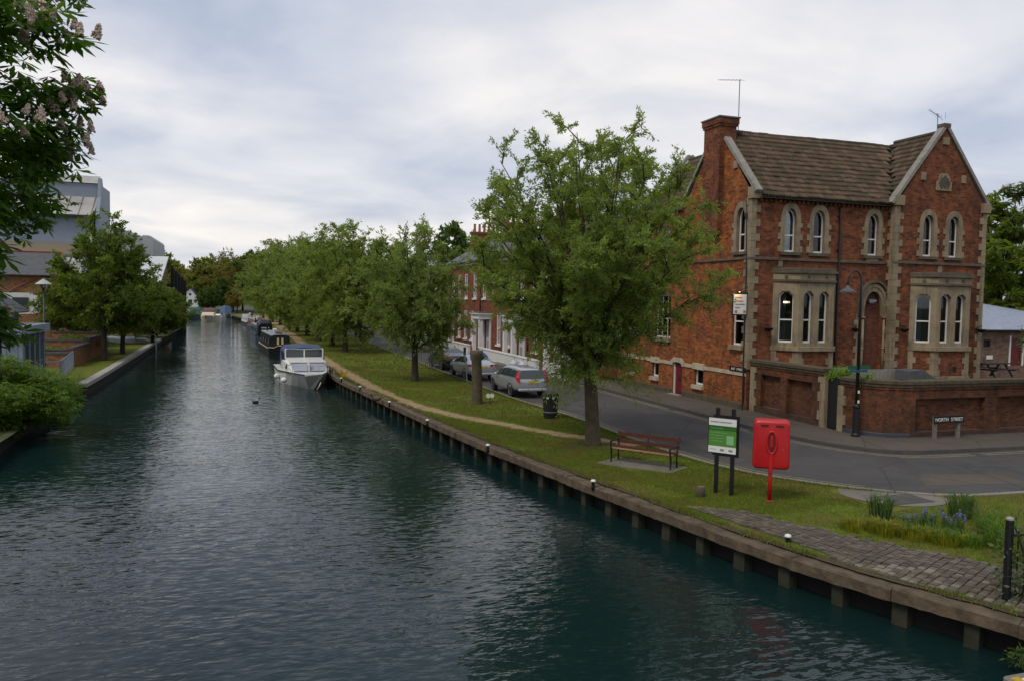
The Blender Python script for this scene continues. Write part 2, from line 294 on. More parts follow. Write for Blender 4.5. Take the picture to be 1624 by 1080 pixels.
def watermat():
    m, t, b, o = newmat('water'); p = wpos(t)
    b.inputs['Base Color'].default_value = (0.006, 0.020, 0.019, 1); b.inputs['Roughness'].default_value = 0.04
    b.inputs['IOR'].default_value = 1.333; b.inputs['Specular IOR Level'].default_value = 0.5
    def layer(sx, sy, rot, scale, det, dist):
        mp = N(t, 'ShaderNodeMapping'); mp.inputs['Scale'].default_value = (sx, sy, 1); mp.inputs['Rotation'].default_value = (0, 0, R_(rot)); L(t, p, mp.inputs[0])
        return noise(t, scale, det, 0.5, mp.outputs[0], dist)
    h1 = layer(0.45, 1.0, 24, 3.8, 2.5, 0.6); h2 = layer(0.5, 1.0, 5, 9.0, 2.0, 0.3); h3 = layer(1, 1, 0, 0.35, 2, 0.0)
    s = N(t, 'ShaderNodeMath', operation='MULTIPLY_ADD', i_1=0.38); L(t, h2, s.inputs[0]); L(t, h1, s.inputs[2])
    am = ramp(t, h3, 0.32, 0.68, 0.45, 1.0)       # calm and ruffled patches
    mm = N(t, 'ShaderNodeMath', operation='MULTIPLY'); L(t, s.outputs[0], mm.inputs[0]); L(t, am, mm.inputs[1])
    # small-scale slope noise keeps far reflections broken up, where single ripples are too fine to see
    mp = N(t, 'ShaderNodeMapping'); mp.inputs['Scale'].default_value = (0.6, 1.0, 1); mp.inputs['Rotation'].default_value = (0, 0, R_(15)); L(t, p, mp.inputs[0])
    nc = N(t, 'ShaderNodeTexNoise', i_Scale=7.0, i_Detail=1.5, i_Roughness=0.5); L(t, mp.outputs[0], nc.inputs['Vector'])
    sb = N(t, 'ShaderNodeVectorMath', operation='SUBTRACT'); L(t, nc.outputs['Color'], sb.inputs[0]); sb.inputs[1].default_value = (0.5, 0.5, 0.5)
    ml = N(t, 'ShaderNodeVectorMath', operation='MULTIPLY'); L(t, sb.outputs[0], ml.inputs[0]); ml.inputs[1].default_value = (0.20, 0.20, 0.0)
    ad = N(t, 'ShaderNodeVectorMath', operation='ADD'); L(t, ml.outputs[0], ad.inputs[0]); ad.inputs[1].default_value = (0, 0, 1)
    nm = N(t, 'ShaderNodeVectorMath', operation='NORMALIZE'); L(t, ad.outputs[0], nm.inputs[0])
    bn = N(t, 'ShaderNodeBump', i_Strength=0.5, i_Distance=0.055); L(t, mm.outputs[0], bn.inputs['Height']); L(t, nm.outputs[0], bn.inputs['Normal']); L(t, bn.outputs[0], b.inputs['Normal'])
watermat()

# ------------------------------------------------------------------ building helpers
def mset(o, label=None, cat=None, group=None, kind=None):
    if label: o['label'] = label
    if cat: o['category'] = cat
    if group: o['group'] = group
    if kind: o['kind'] = kind
    return o
def root(name, loc, label, cat, group=None, rz=0.0):
    o = bpy.data.objects.new(name, None); COL.objects.link(o); o.location = loc; o.rotation_euler = (0, 0, rz)
    o.empty_display_size = 0.2; o['_o'] = list(loc); return mset(o, label, cat, group)
def origin_of(o):
    off = Vector((0, 0, 0))
    while o is not None:
        off += Vector(o.location); o = o.parent
    return off
class MB:
    def __init__(s): s.v = []; s.f = []; s.mi = []
    def add(s, vs, fs, m=0):
        b = len(s.v); s.v += [tuple(v) for v in vs]; s.f += [tuple(b+i for i in f) for f in fs]; s.mi += [m]*len(fs); return s
    def box(s, x0, x1, y0, y1, z0, z1, m=0):
        return s.add([(x0,y0,z0),(x1,y0,z0),(x1,y1,z0),(x0,y1,z0),(x0,y0,z1),(x1,y0,z1),(x1,y1,z1),(x0,y1,z1)],
                     [(0,3,2,1),(4,5,6,7),(0,1,5,4),(1,2,6,5),(2,3,7,6),(3,0,4,7)], m)
    def obox(s, c, ux, hx, hy, z0, z1, m=0):
        """box with its length axis ux (2-D unit vector) about centre c (x, y)"""
        px, py = -ux[1], ux[0]; q = []
        for z in (z0, z1):
            for a, b in ((-1,-1),(1,-1),(1,1),(-1,1)): q.append((c[0]+a*hx*ux[0]+b*hy*px, c[1]+a*hx*ux[1]+b*hy*py, z))
        return s.add(q, [(0,3,2,1),(4,5,6,7),(0,1,5,4),(1,2,6,5),(2,3,7,6),(3,0,4,7)], m)
    def prism(s, poly, a, b, axis='z', m=0):
        """extrude a 2-D polygon between a and b along an axis"""
        n = len(poly)
        def pt(p, h): return (p[0], p[1], h) if axis == 'z' else ((p[0], h, p[1]) if axis == 'y' else (h, p[0], p[1]))
        vs = [pt(p, a) for p in poly] + [pt(p, b) for p in poly]
        tr = tessellate_polygon([[Vector((p[0], p[1], 0)) for p in poly]])
        fs = [tuple(t) for t in tr] + [tuple(i+n for i in reversed(t)) for t in tr] + [(i, (i+1) % n, (i+1) % n+n, i+n) for i in range(n)]
        return s.add(vs, fs, m)
    def tube(s, pts, rad, n=8, m=0, caps=True):
        pts = [Vector(p) for p in pts]; k = len(pts)
        if not isinstance(rad, (list, tuple)): rad = [rad]*k
        vs = []; up = Vector((0.13, 0.21, 1.0)).normalized(); prev = None
        for i, p in enumerate(pts):
            d = (pts[min(i+1, k-1)] - pts[max(i-1, 0)]).normalized()
            if prev is None:
                a = d.cross(up) if abs(d.dot(up)) < 0.97 else d.cross(Vector((1, 0, 0)))
            else: a = prev - d*prev.dot(d)
            a.normalize(); prev = a; b = d.cross(a)
            for j in range(n):
                t = 2*math.pi*j/n; vs.append(p + (a*math.cos(t) + b*math.sin(t))*rad[i])
        fs = [(i*n+j, i*n+(j+1) % n, (i+1)*n+(j+1) % n, (i+1)*n+j) for i in range(k-1) for j in range(n)]
        if caps: fs += [tuple(reversed(range(n))), tuple(range((k-1)*n, k*n))]
        return s.add(vs, fs, m)
    def lathe(s, prof, c=(0,0,0), n=12, m=0, axis='z'):
        vs = []
        for r, h in prof:
            for j in range(n):
                t = 2*math.pi*j/n; a, b = r*math.cos(t), r*math.sin(t)
                vs.append((c[0]+a, c[1]+b, c[2]+h) if axis == 'z' else ((c[0]+a, c[1]+h, c[2]+b) if axis == 'y' else (c[0]+h, c[1]+a, c[2]+b)))
        k = len(prof)
        fs = [(i*n+j, i*n+(j+1) % n, (i+1)*n+(j+1) % n, (i+1)*n+j) for i in range(k-1) for j in range(n)]
        fs += [tuple(reversed(range(n))), tuple(range((k-1)*n, k*n))]
        return s.add(vs, fs, m)
    def build(s, name, mats, parent=None, smooth=False, bevel=0.0, world=True, seg=1):
        off = origin_of(parent) if (parent is not None and world) else Vector((0, 0, 0))
        me = bpy.data.meshes.new(name)
        me.from_pydata([(v[0]-off[0], v[1]-off[1], v[2]-off[2]) for v in s.v], [], s.f)
        if isinstance(mats, str): mats = [mats]
        for m in mats: me.materials.append(MATS[m])
        if len(mats) > 1: me.polygons.foreach_set('material_index', s.mi)
        import bmesh
        bm = bmesh.new(); bm.from_mesh(me); bmesh.ops.recalc_face_normals(bm, faces=bm.faces); bm.to_mesh(me); bm.free()
        if smooth: me.polygons.foreach_set('use_smooth', [True]*len(me.polygons))
        me.update()
        o = bpy.data.objects.new(name, me); COL.objects.link(o)
        if parent is not None: o.parent = parent
        if bevel:
            b = o.modifiers.new('bevel', 'BEVEL'); b.width = bevel; b.segments = seg; b.limit_method = 'ANGLE'
        return o
def struct(o): o['kind'] = 'structure'; return o
def unit_mesh(name, mat, taper=0.06):
    """a slightly chamfered unit block centred on the origin, shared between alike pieces"""
    t = taper; vs = []
    for z, k in ((-0.5, 1.0), (0.5-t, 1.0), (0.5, 1-2*t)):
        for a, b in ((-1,-1),(1,-1),(1,1),(-1,1)): vs.append((a*0.5*k, b*0.5*k, z))
    fs = [(0,3,2,1), (8,9,10,11)]
    for r in (0, 4):
        for j in range(4): fs.append((r+j, r+(j+1) % 4, r+4+(j+1) % 4, r+4+j))
    me = bpy.data.meshes.new(name); me.from_pydata(vs, [], fs); me.materials.append(MATS[mat]); me.update(); return me
def piece(name, me, parent, c, dim, rot=(0,0,0)):
    o = bpy.data.objects.new(name, me); COL.objects.link(o); o.parent = parent
    o.location = Vector(c) - origin_of(parent); o.scale = dim; o.rotation_euler = rot; return o
def np_mesh(name, V, F, mat, parent=None, rnd=None, smooth=False):
    me = bpy.data.meshes.new(name); V = np.asarray(V, np.float32).reshape(-1, 3); F = np.asarray(F, np.int32)
    me.vertices.add(len(V)); me.vertices.foreach_set('co', V.ravel())
    k = F.shape[1]; me.loops.add(F.size); me.loops.foreach_set('vertex_index', F.ravel())
    me.polygons.add(len(F)); me.polygons.foreach_set('loop_start', np.arange(0, F.size, k, dtype=np.int32))
    me.update(calc_edges=True)
    if rnd is not None:
        a = me.attributes.new('rnd', 'FLOAT', 'FACE'); a.data.foreach_set('value', np.asarray(rnd, np.float32))
    for m in ([mat] if isinstance(mat, str) else mat): me.materials.append(MATS[m])
    o = bpy.data.objects.new(name, me); COL.objects.link(o)
    if parent is not None: o.parent = parent
    return o
def copy_tree(o, parent=None):
    c = o.copy(); COL.objects.link(c); c.parent = parent
    for ch in list(o.children): copy_tree(ch, c)
    return c
_text_cache = {}
def text(name, s, size, mat, parent, mw, extrude=0.004, align='CENTER'):
    """raised lettering, turned into a mesh"""
    cu = bpy.data.curves.new('lettering', 'FONT'); cu.body = s; cu.size = size; cu.extrude = extrude; cu.align_x = align; cu.align_y = 'CENTER'
    tmp = bpy.data.objects.new('tmp', cu); COL.objects.link(tmp)
    dg = bpy.context.evaluated_depsgraph_get(); me = bpy.data.meshes.new_from_object(tmp.evaluated_get(dg))
    bpy.data.objects.remove(tmp); bpy.data.curves.remove(cu)
    me.materials.clear(); me.materials.append(MATS[mat])
    o = bpy.data.objects.new(name, me); COL.objects.link(o); o.parent = parent
    o.matrix_basis = mw; return o
# frame for upright panels: origin (x, y), direction u along the wall; outward normal = (u.y, -u.x)
class Frame:
    def __init__(s, o, u): s.o = o; s.u = u; s.n = (u[1], -u[0])
    def p(s, a, z, d=0.0): return (s.o[0]+a*s.u[0]+d*s.n[0], s.o[1]+a*s.u[1]+d*s.n[1], z)   # d > 0 stands proud
    def panel(s, mb, outer, holes=(), depth=0.2, m=0, mr=0):
        loops = [[Vector((a, z, 0)) for a, z in outer]] + [[Vector((a, z, 0)) for a, z in h] for h in holes]
        flat = [q for lp in loops for q in lp]; tr = tessellate_polygon(loops)
        mb.add([s.p(q.x, q.y) for q in flat], [tuple(t) for t in tr], m)
        for h in holes:
            n = len(h); vs = [s.p(a, z) for a, z in h] + [s.p(a, z, -depth) for a, z in h]
            mb.add(vs, [(i, (i+1) % n, (i+1) % n+n, i+n) for i in range(n)], mr)
        return mb
    def slab(s, mb, poly, d0, d1, m=0):
        n = len(poly); vs = [s.p(a, z, d0) for a, z in poly] + [s.p(a, z, d1) for a, z in poly]
        tr = tessellate_polygon([[Vector((a, z, 0)) for a, z in poly]])
        mb.add(vs, [tuple(t) for t in tr] + [tuple(i+n for i in t) for t in tr] + [(i, (i+1) % n, (i+1) % n+n, i+n) for i in range(n)], m); return mb
    def ring(s, mb, a, b, d0, d1, m=0):
        n = len(a); k = range(n)
        vs = [s.p(*q, d1) for q in a] + [s.p(*q, d1) for q in b] + [s.p(*q, d0) for q in a] + [s.p(*q, d0) for q in b]
        fs = []
        for i in k:
            j = (i+1) % n
            fs += [(i, j, n+j, n+i), (2*n+i, 2*n+j, 3*n+j, 3*n+i), (i, j, 2*n+j, 2*n+i), (n+i, n+j, 3*n+j, 3*n+i)]
        mb.add(vs, fs, m); return mb
    def rect(s, mb, a0, a1, z0, z1, d0, d1, m=0): return s.slab(mb, [(a0,z0),(a1,z0),(a1,z1),(a0,z1)], d0, d1, m)
    @property
    def rz(s): return math.atan2(s.u[1], s.u[0])
def lancet(x0, x1, z0, zs, za, n=7):
    """pointed-arch outline: sill z0, springing zs, apex za"""
    c = (x0+x1)/2; pts = [(x0, z0), (x1, z0)]
    for i in range(n+1):
        t = i/n; a = t*math.pi/2
        pts.append((x1-(x1-c)*(1-math.cos(a))**1.25, zs+(za-zs)*math.sin(a)**1.0))
    for i in range(n-1, -1, -1):
        t = i/n; a = t*math.pi/2
        pts.append((x0+(c-x0)*(1-math.cos(a))**1.25, zs+(za-zs)*math.sin(a)))
    return pts
def rectp(x0, x1, z0, z1): return [(x0,z0),(x1,z0),(x1,z1),(x0,z1)]
# ================================================================== the setting
BANK = [(12.6,5.0),(11.9,7.0),(11.25,8.4),(10.7,9.7),(9.93,11.5),(9.35,14.0),(8.80,16.9),(7.42,24.9),(6.80,30.0),(6.22,35.5),(5.15,45.4),(4.3,63.0),(3.0,103.0),(1.5,136.0),(-0.6,170.0),(-4.0,205.0)]
_by = np.array([p[1] for p in BANK]); _bx = np.array([p[0] for p in BANK])
def bank_x(y):
    # gentle smoothing of the polyline so the quay curves instead of kinking
    k = np.array([-2.0,-1.0,0.0,1.0,2.0]); w = np.array([1,2,3,2,1])/9.0; sc = 0.6 + 0.03*max(y, 0)
    return float(sum(wi*np.interp(y+ki*sc, _by, _bx) for ki, wi in zip(k, w)))
LEFT = [(-9.0,-30.0),(-8.0,0.0),(-7.4,20.0),(-7.5,30.0),(-7.9,40.0),(-8.0,46.0),(-8.0,52.0),(-8.5,88.0),(-8.7,130.0),(-11.5,170.0),(-13.5,207.0)]
KERB = [(12.2,230.0),(12.2,60.0),(12.2,37.0),(12.45,33.0),(12.85,28.6),(12.75,24.3),(12.9,20.6),(13.5,18.3),(14.75,16.5),(16.4,15.1),(18.0,14.65),(46.0,14.3)]
FARK = [(18.2,230.0),(18.2,26.0),(18.25,23.6),(18.7,21.3),(19.6,19.9),(20.9,19.35),(46.0,18.9)]
def smooth_line(pts, step=0.5):
    P = np.array(pts, float)
    for _ in range(3):
        Q = [P[0]]
        for a, b in zip(P[:-1], P[1:]): Q += [a*0.75+b*0.25, a*0.25+b*0.75]
        Q.append(P[-1]); P = np.array(Q)
    return [tuple(p) for p in P]
KL = smooth_line(KERB); FL = smooth_line(FARK)
def sheet(name, loops, z, mat, kind='structure'):
    vl = [[Vector((a, b, 0)) for a, b in lp] for lp in loops]; tr = tessellate_polygon(vl)
    mb = MB(); mb.add([(q.x, q.y, z) for lp in vl for q in lp], [tuple(t) for t in tr])
    o = mb.build(name, mat); o['kind'] = kind
    if o.data.polygons and sum(p.normal.z for p in o.data.polygons) < 0: o.data.flip_normals()
    return o
bank_line = [(bank_x(y), y) for y in np.concatenate([np.arange(5, 60, 0.8), np.arange(60, 205, 4)])]
river = [(12.8,-40.0),(12.8,4.0)] + bank_line + [(-4.5,207.0),(-13.5,207.0)] + list(reversed(LEFT)) + [(-9.0,-40.0)]
big = [(-2500,-1500),(2500,-1500),(2500,3500),(-2500,3500)]
sheet('ground', [big, river], 0.60, 'ground_earth')
sheet('water', [[(-60,-60),(60,-60),(60,215),(-60,215)]], 0.0, 'water')
# lawn between the quay and the street
inner = [(bank_x(y)+0.30, y) for y in np.concatenate([np.arange(7.2, 60, 0.8), np.arange(60, 204, 4)])]
kl_lawn = [(p[0]-0.02, p[1]) for p in KL if p[0] < 26]
sheet('lawn', [inner + [(9.0,215.0)] + [p for p in kl_lawn if p[1] < 214] + [(26.0, 7.0)]], 0.69, 'grass')
# streets and pavement
road = [p for p in KL] + [(46.0,19.0)] + list(reversed(FL[:-1]))
sheet('road', [road], 0.68, 'asphalt')
pav_in = [(20.9,230.0),(20.9,24.2),(21.05,22.9),(21.6,21.95),(22.6,21.5),(46.0,21.3)]
mb = MB(); mb.prism([(p[0]+0.13, p[1]) for p in FL[:-1]] + [(46.0,19.05)] + list(reversed(pav_in)), 0.5, 0.80)
struct(mb.build('pavement', 'pavement'))
def along(line, w0, w1):
    """offset strip either side of a polyline, as left and right points"""
    out = []
    for i, p in enumerate(line):
        a = np.array(line[max(i-1, 0)]); b = np.array(line[min(i+1, len(line)-1)]); d = (b-a)/max(1e-6, np.linalg.norm(b-a)); n = np.array([-d[1], d[0]])
        out.append((tuple(np.array(p)+n*w0), tuple(np.array(p)+n*w1)))
    return out
def resample(line, step):
    P = np.array(line); d = np.concatenate([[0], np.cumsum(np.linalg.norm(np.diff(P, axis=0), axis=1))]); s = np.arange(0, d[-1], step)
    return [(float(np.interp(q, d, P[:,0])), float(np.interp(q, d, P[:,1]))) for q in s]
def strip(name, line, w0, w1, z, mat, kind='structure', jit=0.0, parent=None):
    pr = along(line, w0, w1); mb = MB(); vs = []
    for a, b in pr:
        ja, jb = random.uniform(-jit, jit), random.uniform(-jit, jit)
        vs += [(a[0]+ja, a[1], z), (b[0]+jb, b[1], z)]
    mb.add(vs, [(2*i, 2*i+1, 2*i+3, 2*i+2) for i in range(len(pr)-1)]); o = mb.build(name, mat, parent)
    if sum(p.normal.z for p in o.data.polygons) < 0: o.data.flip_normals()
    if kind: o['kind'] = kind
    return o
def kerb_run(name, line, mat, z0, z1, width, side, ymax):
    """kerb of separate stones laid end to end"""
    r = bpy.data.objects.new(name, None); COL.objects.link(r); r['kind'] = 'structure'
    me = unit_mesh('kerb_stone', mat, 0.05); pts = [p for p in resample(line, 0.92) if p[1] < ymax]
    for a, b in zip(pts[:-1], pts[1:]):
        c = ((a[0]+b[0])/2, (a[1]+b[1])/2); an = math.atan2(b[1]-a[1], b[0]-a[0]); n = (-math.sin(an)*side, math.cos(an)*side)
        piece('kerb_stone', me, r, (c[0]+n[0]*width/2, c[1]+n[1]*width/2, (z0+z1)/2), (0.905, width, z1-z0+random.uniform(-.004,.004)), (0, 0, an))
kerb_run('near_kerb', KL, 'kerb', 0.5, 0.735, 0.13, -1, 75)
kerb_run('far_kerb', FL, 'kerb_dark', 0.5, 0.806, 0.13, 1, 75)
FKd = resample([p for p in FL if p[1] < 120], 0.5); NKd = resample([p for p in KL if 16.0 < p[1] < 120], 0.5)
strip('yellow_line', FKd, -0.22, -0.32, 0.685, 'yellow_line'); 
strip('yellow_line', FKd, -0.44, -0.54, 0.685, 'yellow_line')
strip('yellow_line', [p for p in NKd if p[1] < 34], 0.16, 0.25, 0.685, 'yellow_line')
strip('yellow_line', [p for p in NKd if p[1] < 34], 0.36, 0.45, 0.685, 'yellow_line')
# tarmac repair patches and manhole cover in the junction
sheet('road_patch', [[(17.2,16.0),(20.3,15.5),(20.6,16.6),(18.2,17.2)]], 0.684, 'pavement')
sheet('road_patch', [[(14.0,21.0),(15.6,20.4),(16.0,23.2),(14.5,23.8)]], 0.684, 'pavement')
for gx_, gy_ in ((18.0, 30.5), (18.0, 24.6), (22.6, 18.95), (13.3, 22.4)):
    g_ = MB(); g_.box(gx_-.2, gx_+.2, gy_-.22, gy_+.22, .66, .689)
    for k in range(6): g_.box(gx_-.17, gx_+.17, gy_-.19+k*.068, gy_-.16+k*.068, .689, .694)
    mset(g_.build('gully_grate', 'kerb_dark'), {30.5:'iron gully grate at the far kerb by the side door',24.6:'iron gully grate at the far kerb by the garden wall',18.95:'iron gully grate at the kerb before the street name sign',22.4:'iron gully grate at the lawn kerb above the bench'}[gy_], 'drain', 'gully grates')
# worn footpath across the grass
PATH = [(3.0,190.0),(4.3,157.0),(5.0,121.0),(5.3,90.0),(5.45,70.0),(5.75,54.8),(6.36,39.7),(7.0,34.5),(7.8,31.4),(9.3,28.2),(10.7,25.5),(11.7,24.0),(12.5,22.8)]
def path_w(y): return 0.66 + 0.25*max(0, min(1, (y-32)/12)) + 0.4*max(0, min(1, (y-60)/60))
pl = resample(smooth_line(PATH), 0.3); vs = []
for (a, b), p in zip(along(pl, -1, 1), pl):
    w = path_w(p[1]); c = np.array(p)
    for e in (np.array(a), np.array(b)):
        q = c + (e-c)*(w*0.5 + 0.05*math.sin(p[1]*2.1+e[0]) + 0.05*math.sin(p[1]*4.7+2*e[0]) + random.uniform(-.025, .025)); vs.append((q[0], q[1], 0.695))
mb = MB(); mb.add(vs, [(2*i, 2*i+1, 2*i+3, 2*i+2) for i in range(len(pl)-1)]); o = mb.build('path', 'path_earth'); o['kind'] = 'structure'
if sum(p.normal.z for p in o.data.polygons) < 0: o.data.flip_normals()
PATHP = np.array(pl)
# concrete pad with a sunken iron cover beside the junction
pad = [(14.6,16.3),(15.4,15.75),(16.3,15.1),(16.6,14.75),(16.3,14.35),(15.4,14.2),(14.7,14.5),(14.2,15.2),(14.2,15.9)]
sheet('concrete_pad', [smooth_line(pad + [pad[0]])[:-1]], 0.703, 'concrete')
mb = MB(); mb.box(14.75,15.95,14.55,15.35,0.66,0.715); cv = mb.build('drain_cover', 'kerb_dark'); cv.rotation_euler = (0,0,0)
mset(cv, 'dark iron drain cover set in the concrete pad at the street corner', 'drain cover')
# ------------------------------------------------------------------ the quay: capping beams, timber piles and the dark sheeting behind
q = root('quay_edge', (8, 20, 0), 'long weathered quay edge with brown capping beams on timber piles beside the lawn', 'quay')
def rough_beam(seed):
    rg = random.Random(seed); vs = []; n = 12; prof = [(-.5,-.5),(.5,-.5),(.5,.36),(.40,.5),(-.38,.5),(-.5,.38)]
    for i in range(n+1):
        for a, h in prof: vs.append((i/n-.5, a+rg.uniform(-.035,.035), h+rg.uniform(-.04,.03)))
    k = len(prof); fs = [(i*k+j, i*k+(j+1) % k, (i+1)*k+(j+1) % k, (i+1)*k+j) for i in range(n) for j in range(k)] + [tuple(range(k)), tuple(range(n*k, n*k+k))]
    me = bpy.data.meshes.new('capping_beam'); me.from_pydata(vs, [], fs); me.materials.append(MATS['bank_cap']); me.update(); return me
capms = [rough_beam(i) for i in range(5)]; pilm = unit_mesh('pile', 'bank_pile', 0.03)
line = [(bank_x(y), y) for y in np.concatenate([np.arange(5, 60, 0.4), np.arange(60, 205, 2)])]
pts = resample(line, 1.9)
for i, (a, b) in enumerate(zip(pts[:-1], pts[1:])):
    c = ((a[0]+b[0])/2, (a[1]+b[1])/2); an = math.atan2(b[1]-a[1], b[0]-a[0]); ln = math.hypot(b[0]-a[0], b[1]-a[1]); n = (math.sin(an), -math.cos(an))
    piece('capping_beam', capms[i % 5], q, (c[0]+n[0]*0.17, c[1]+n[1]*0.17, 0.555+random.uniform(-.012,.012)), (ln-0.006, 0.42+random.uniform(-.03,.03), 0.23), (random.uniform(-.01,.01), 0, an))
pts = resample(line, 1.12)
for i, (a, b) in enumerate(zip(pts[:-1], pts[1:])):
    if a[1] > 75: break
    an = math.atan2(b[1]-a[1], b[0]-a[0]); n = (math.sin(an), -math.cos(an))
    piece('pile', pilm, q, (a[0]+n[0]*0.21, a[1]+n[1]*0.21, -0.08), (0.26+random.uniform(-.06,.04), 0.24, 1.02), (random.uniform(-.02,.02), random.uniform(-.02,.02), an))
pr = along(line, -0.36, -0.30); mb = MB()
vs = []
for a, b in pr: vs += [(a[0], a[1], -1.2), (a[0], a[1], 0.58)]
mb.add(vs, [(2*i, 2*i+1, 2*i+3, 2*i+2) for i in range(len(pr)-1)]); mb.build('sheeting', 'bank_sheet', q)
# ragged verge of soil along the capping
strip('bank_verge', [(bank_x(y)+0.36, y) for y in np.arange(7.2, 120, 0.35)], -0.16, 0.10, 0.694, 'soil', jit=0.05)
# ------------------------------------------------------------------ stone pitching by the bridge: setts laid in rows
pit = bpy.data.objects.new('stone_pitching', None); COL.objects.link(pit); pit['kind'] = 'structure'
sm = [unit_mesh('sett', m, 0.12) for m in ('sett', 'sett_b', 'sett', 'sett_b', 'sett_b', 'sett_c')]
cand = []
def pit_w(y): return float(np.interp(y, [7.0, 9.0, 11.0, 14.4, 15.2, 15.7], [2.5, 2.3, 2.0, 1.5, 1.0, 0.5]))
def pit_0(y): return float(np.interp(y, [7.0, 11.2, 12.0, 13.5, 15.9], [0.42, 0.42, 0.62, 0.75, 0.68]))
yy = 7.0
while yy < 15.7:
    w = 0.135 + random.uniform(-.015, .02); off = pit_0(yy) + random.uniform(-.05, .05)
    t = (bank_x(yy+.2)-bank_x(yy-.2))/0.4; an = math.atan2(1, t)
    while off < pit_w(yy) + random.uniform(-.1, .1):
        ww = random.uniform(0.09, 0.14); o2 = off+ww/2; nx, ny = math.sin(an), -math.cos(an)
        z = 0.655 + 0.055*max(0, o2-0.4)
        cand.append((bank_x(yy)+nx*o2, yy+ny*o2+w/2, z, w*0.93, ww*0.91, an)); off += ww
    yy += w
cand.sort(key=lambda c: c[0]**2+c[1]**2)
cand = [c for c in cand if c[1] > 6.4]
for c in cand[:300]:
    piece('sett', random.choice(sm), pit, (c[0], c[1], c[2]+random.uniform(-.012,.014)), (c[3], c[4], 0.10), (random.uniform(-.05,.05), random.uniform(-.05,.05), c[5]+random.uniform(-.06,.06)))
mb = MB()
for c in cand[300:]:
    z = c[2]+random.uniform(-.008,.010); mb.obox((c[0], c[1]), (math.cos(c[5]), math.sin(c[5])), c[3]/2, c[4]/2, z-.05, z+.05, random.randint(0, 2))
o = mb.build('setts', ['sett', 'sett_b', 'sett_b'], pit); o['kind'] = 'stuff'
ys = np.arange(6.6, 15.7, 0.4)
mb = MB(); vs = []
for y in ys:
    t = (bank_x(y+.2)-bank_x(y-.2))/0.4; an = math.atan2(1, t); nx, ny = math.sin(an), -math.cos(an)
    for k in range(4):
        o2 = pit_0(y)-0.08 + (pit_w(y)-pit_0(y)+0.1)*k/3; vs.append((bank_x(y)+nx*o2, y+ny*o2, 0.672+0.055*max(0, o2-0.4)))
mb.add(vs, [(4*i+k, 4*i+k+1, 4*i+k+5, 4*i+k+4) for i in range(len(ys)-1) for k in range(3)]); o = mb.build('mortar_bed', 'soil', pit)
# ------------------------------------------------------------------ left bank
ll = [(-8.0,46.0),(-8.0,52.0),(-8.5,88.0),(-8.6,92.0)]
lawn_l = [(-8.25,42.0),(-8.25,52.0),(-8.75,92.0),(-22.0,92.0),(-22.0,42.0)]
sheet('left_lawn', [lawn_l], 0.62, 'grass')
q2 = root('stone_bank', (-8.2, 65, 0), 'pale concrete bank edge along the left lawn under the two trees', 'quay')
cm = unit_mesh('coping_stone', 'concrete_pale', 0.05); pts = resample(smooth_line(ll), 1.6)
for a, b in zip(pts[:-1], pts[1:]):
    c = ((a[0]+b[0])/2, (a[1]+b[1])/2); an = math.atan2(b[1]-a[1], b[0]-a[0])
    piece('coping_stone', cm, q2, (c[0]-0.22, c[1], 0.57), (1.585, 0.5, 0.22), (0, 0, an))
mb = MB(); mb.prism([(-8.06,46),(-8.06,52),(-8.56,88),(-8.66,92),(-8.9,92),(-8.8,88),(-8.3,46)], -1.0, 0.45); mb.build('bank_wall', 'bank_sheet', q2)
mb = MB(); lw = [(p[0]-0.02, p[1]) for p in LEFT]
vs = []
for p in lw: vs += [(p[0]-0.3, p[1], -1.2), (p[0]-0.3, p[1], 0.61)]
mb.add(vs, [(2*i, 2*i+1, 2*i+3, 2*i+2) for i in range(len(lw)-1)]); struct(mb.build('left_bank_face', 'bank_sheet'))
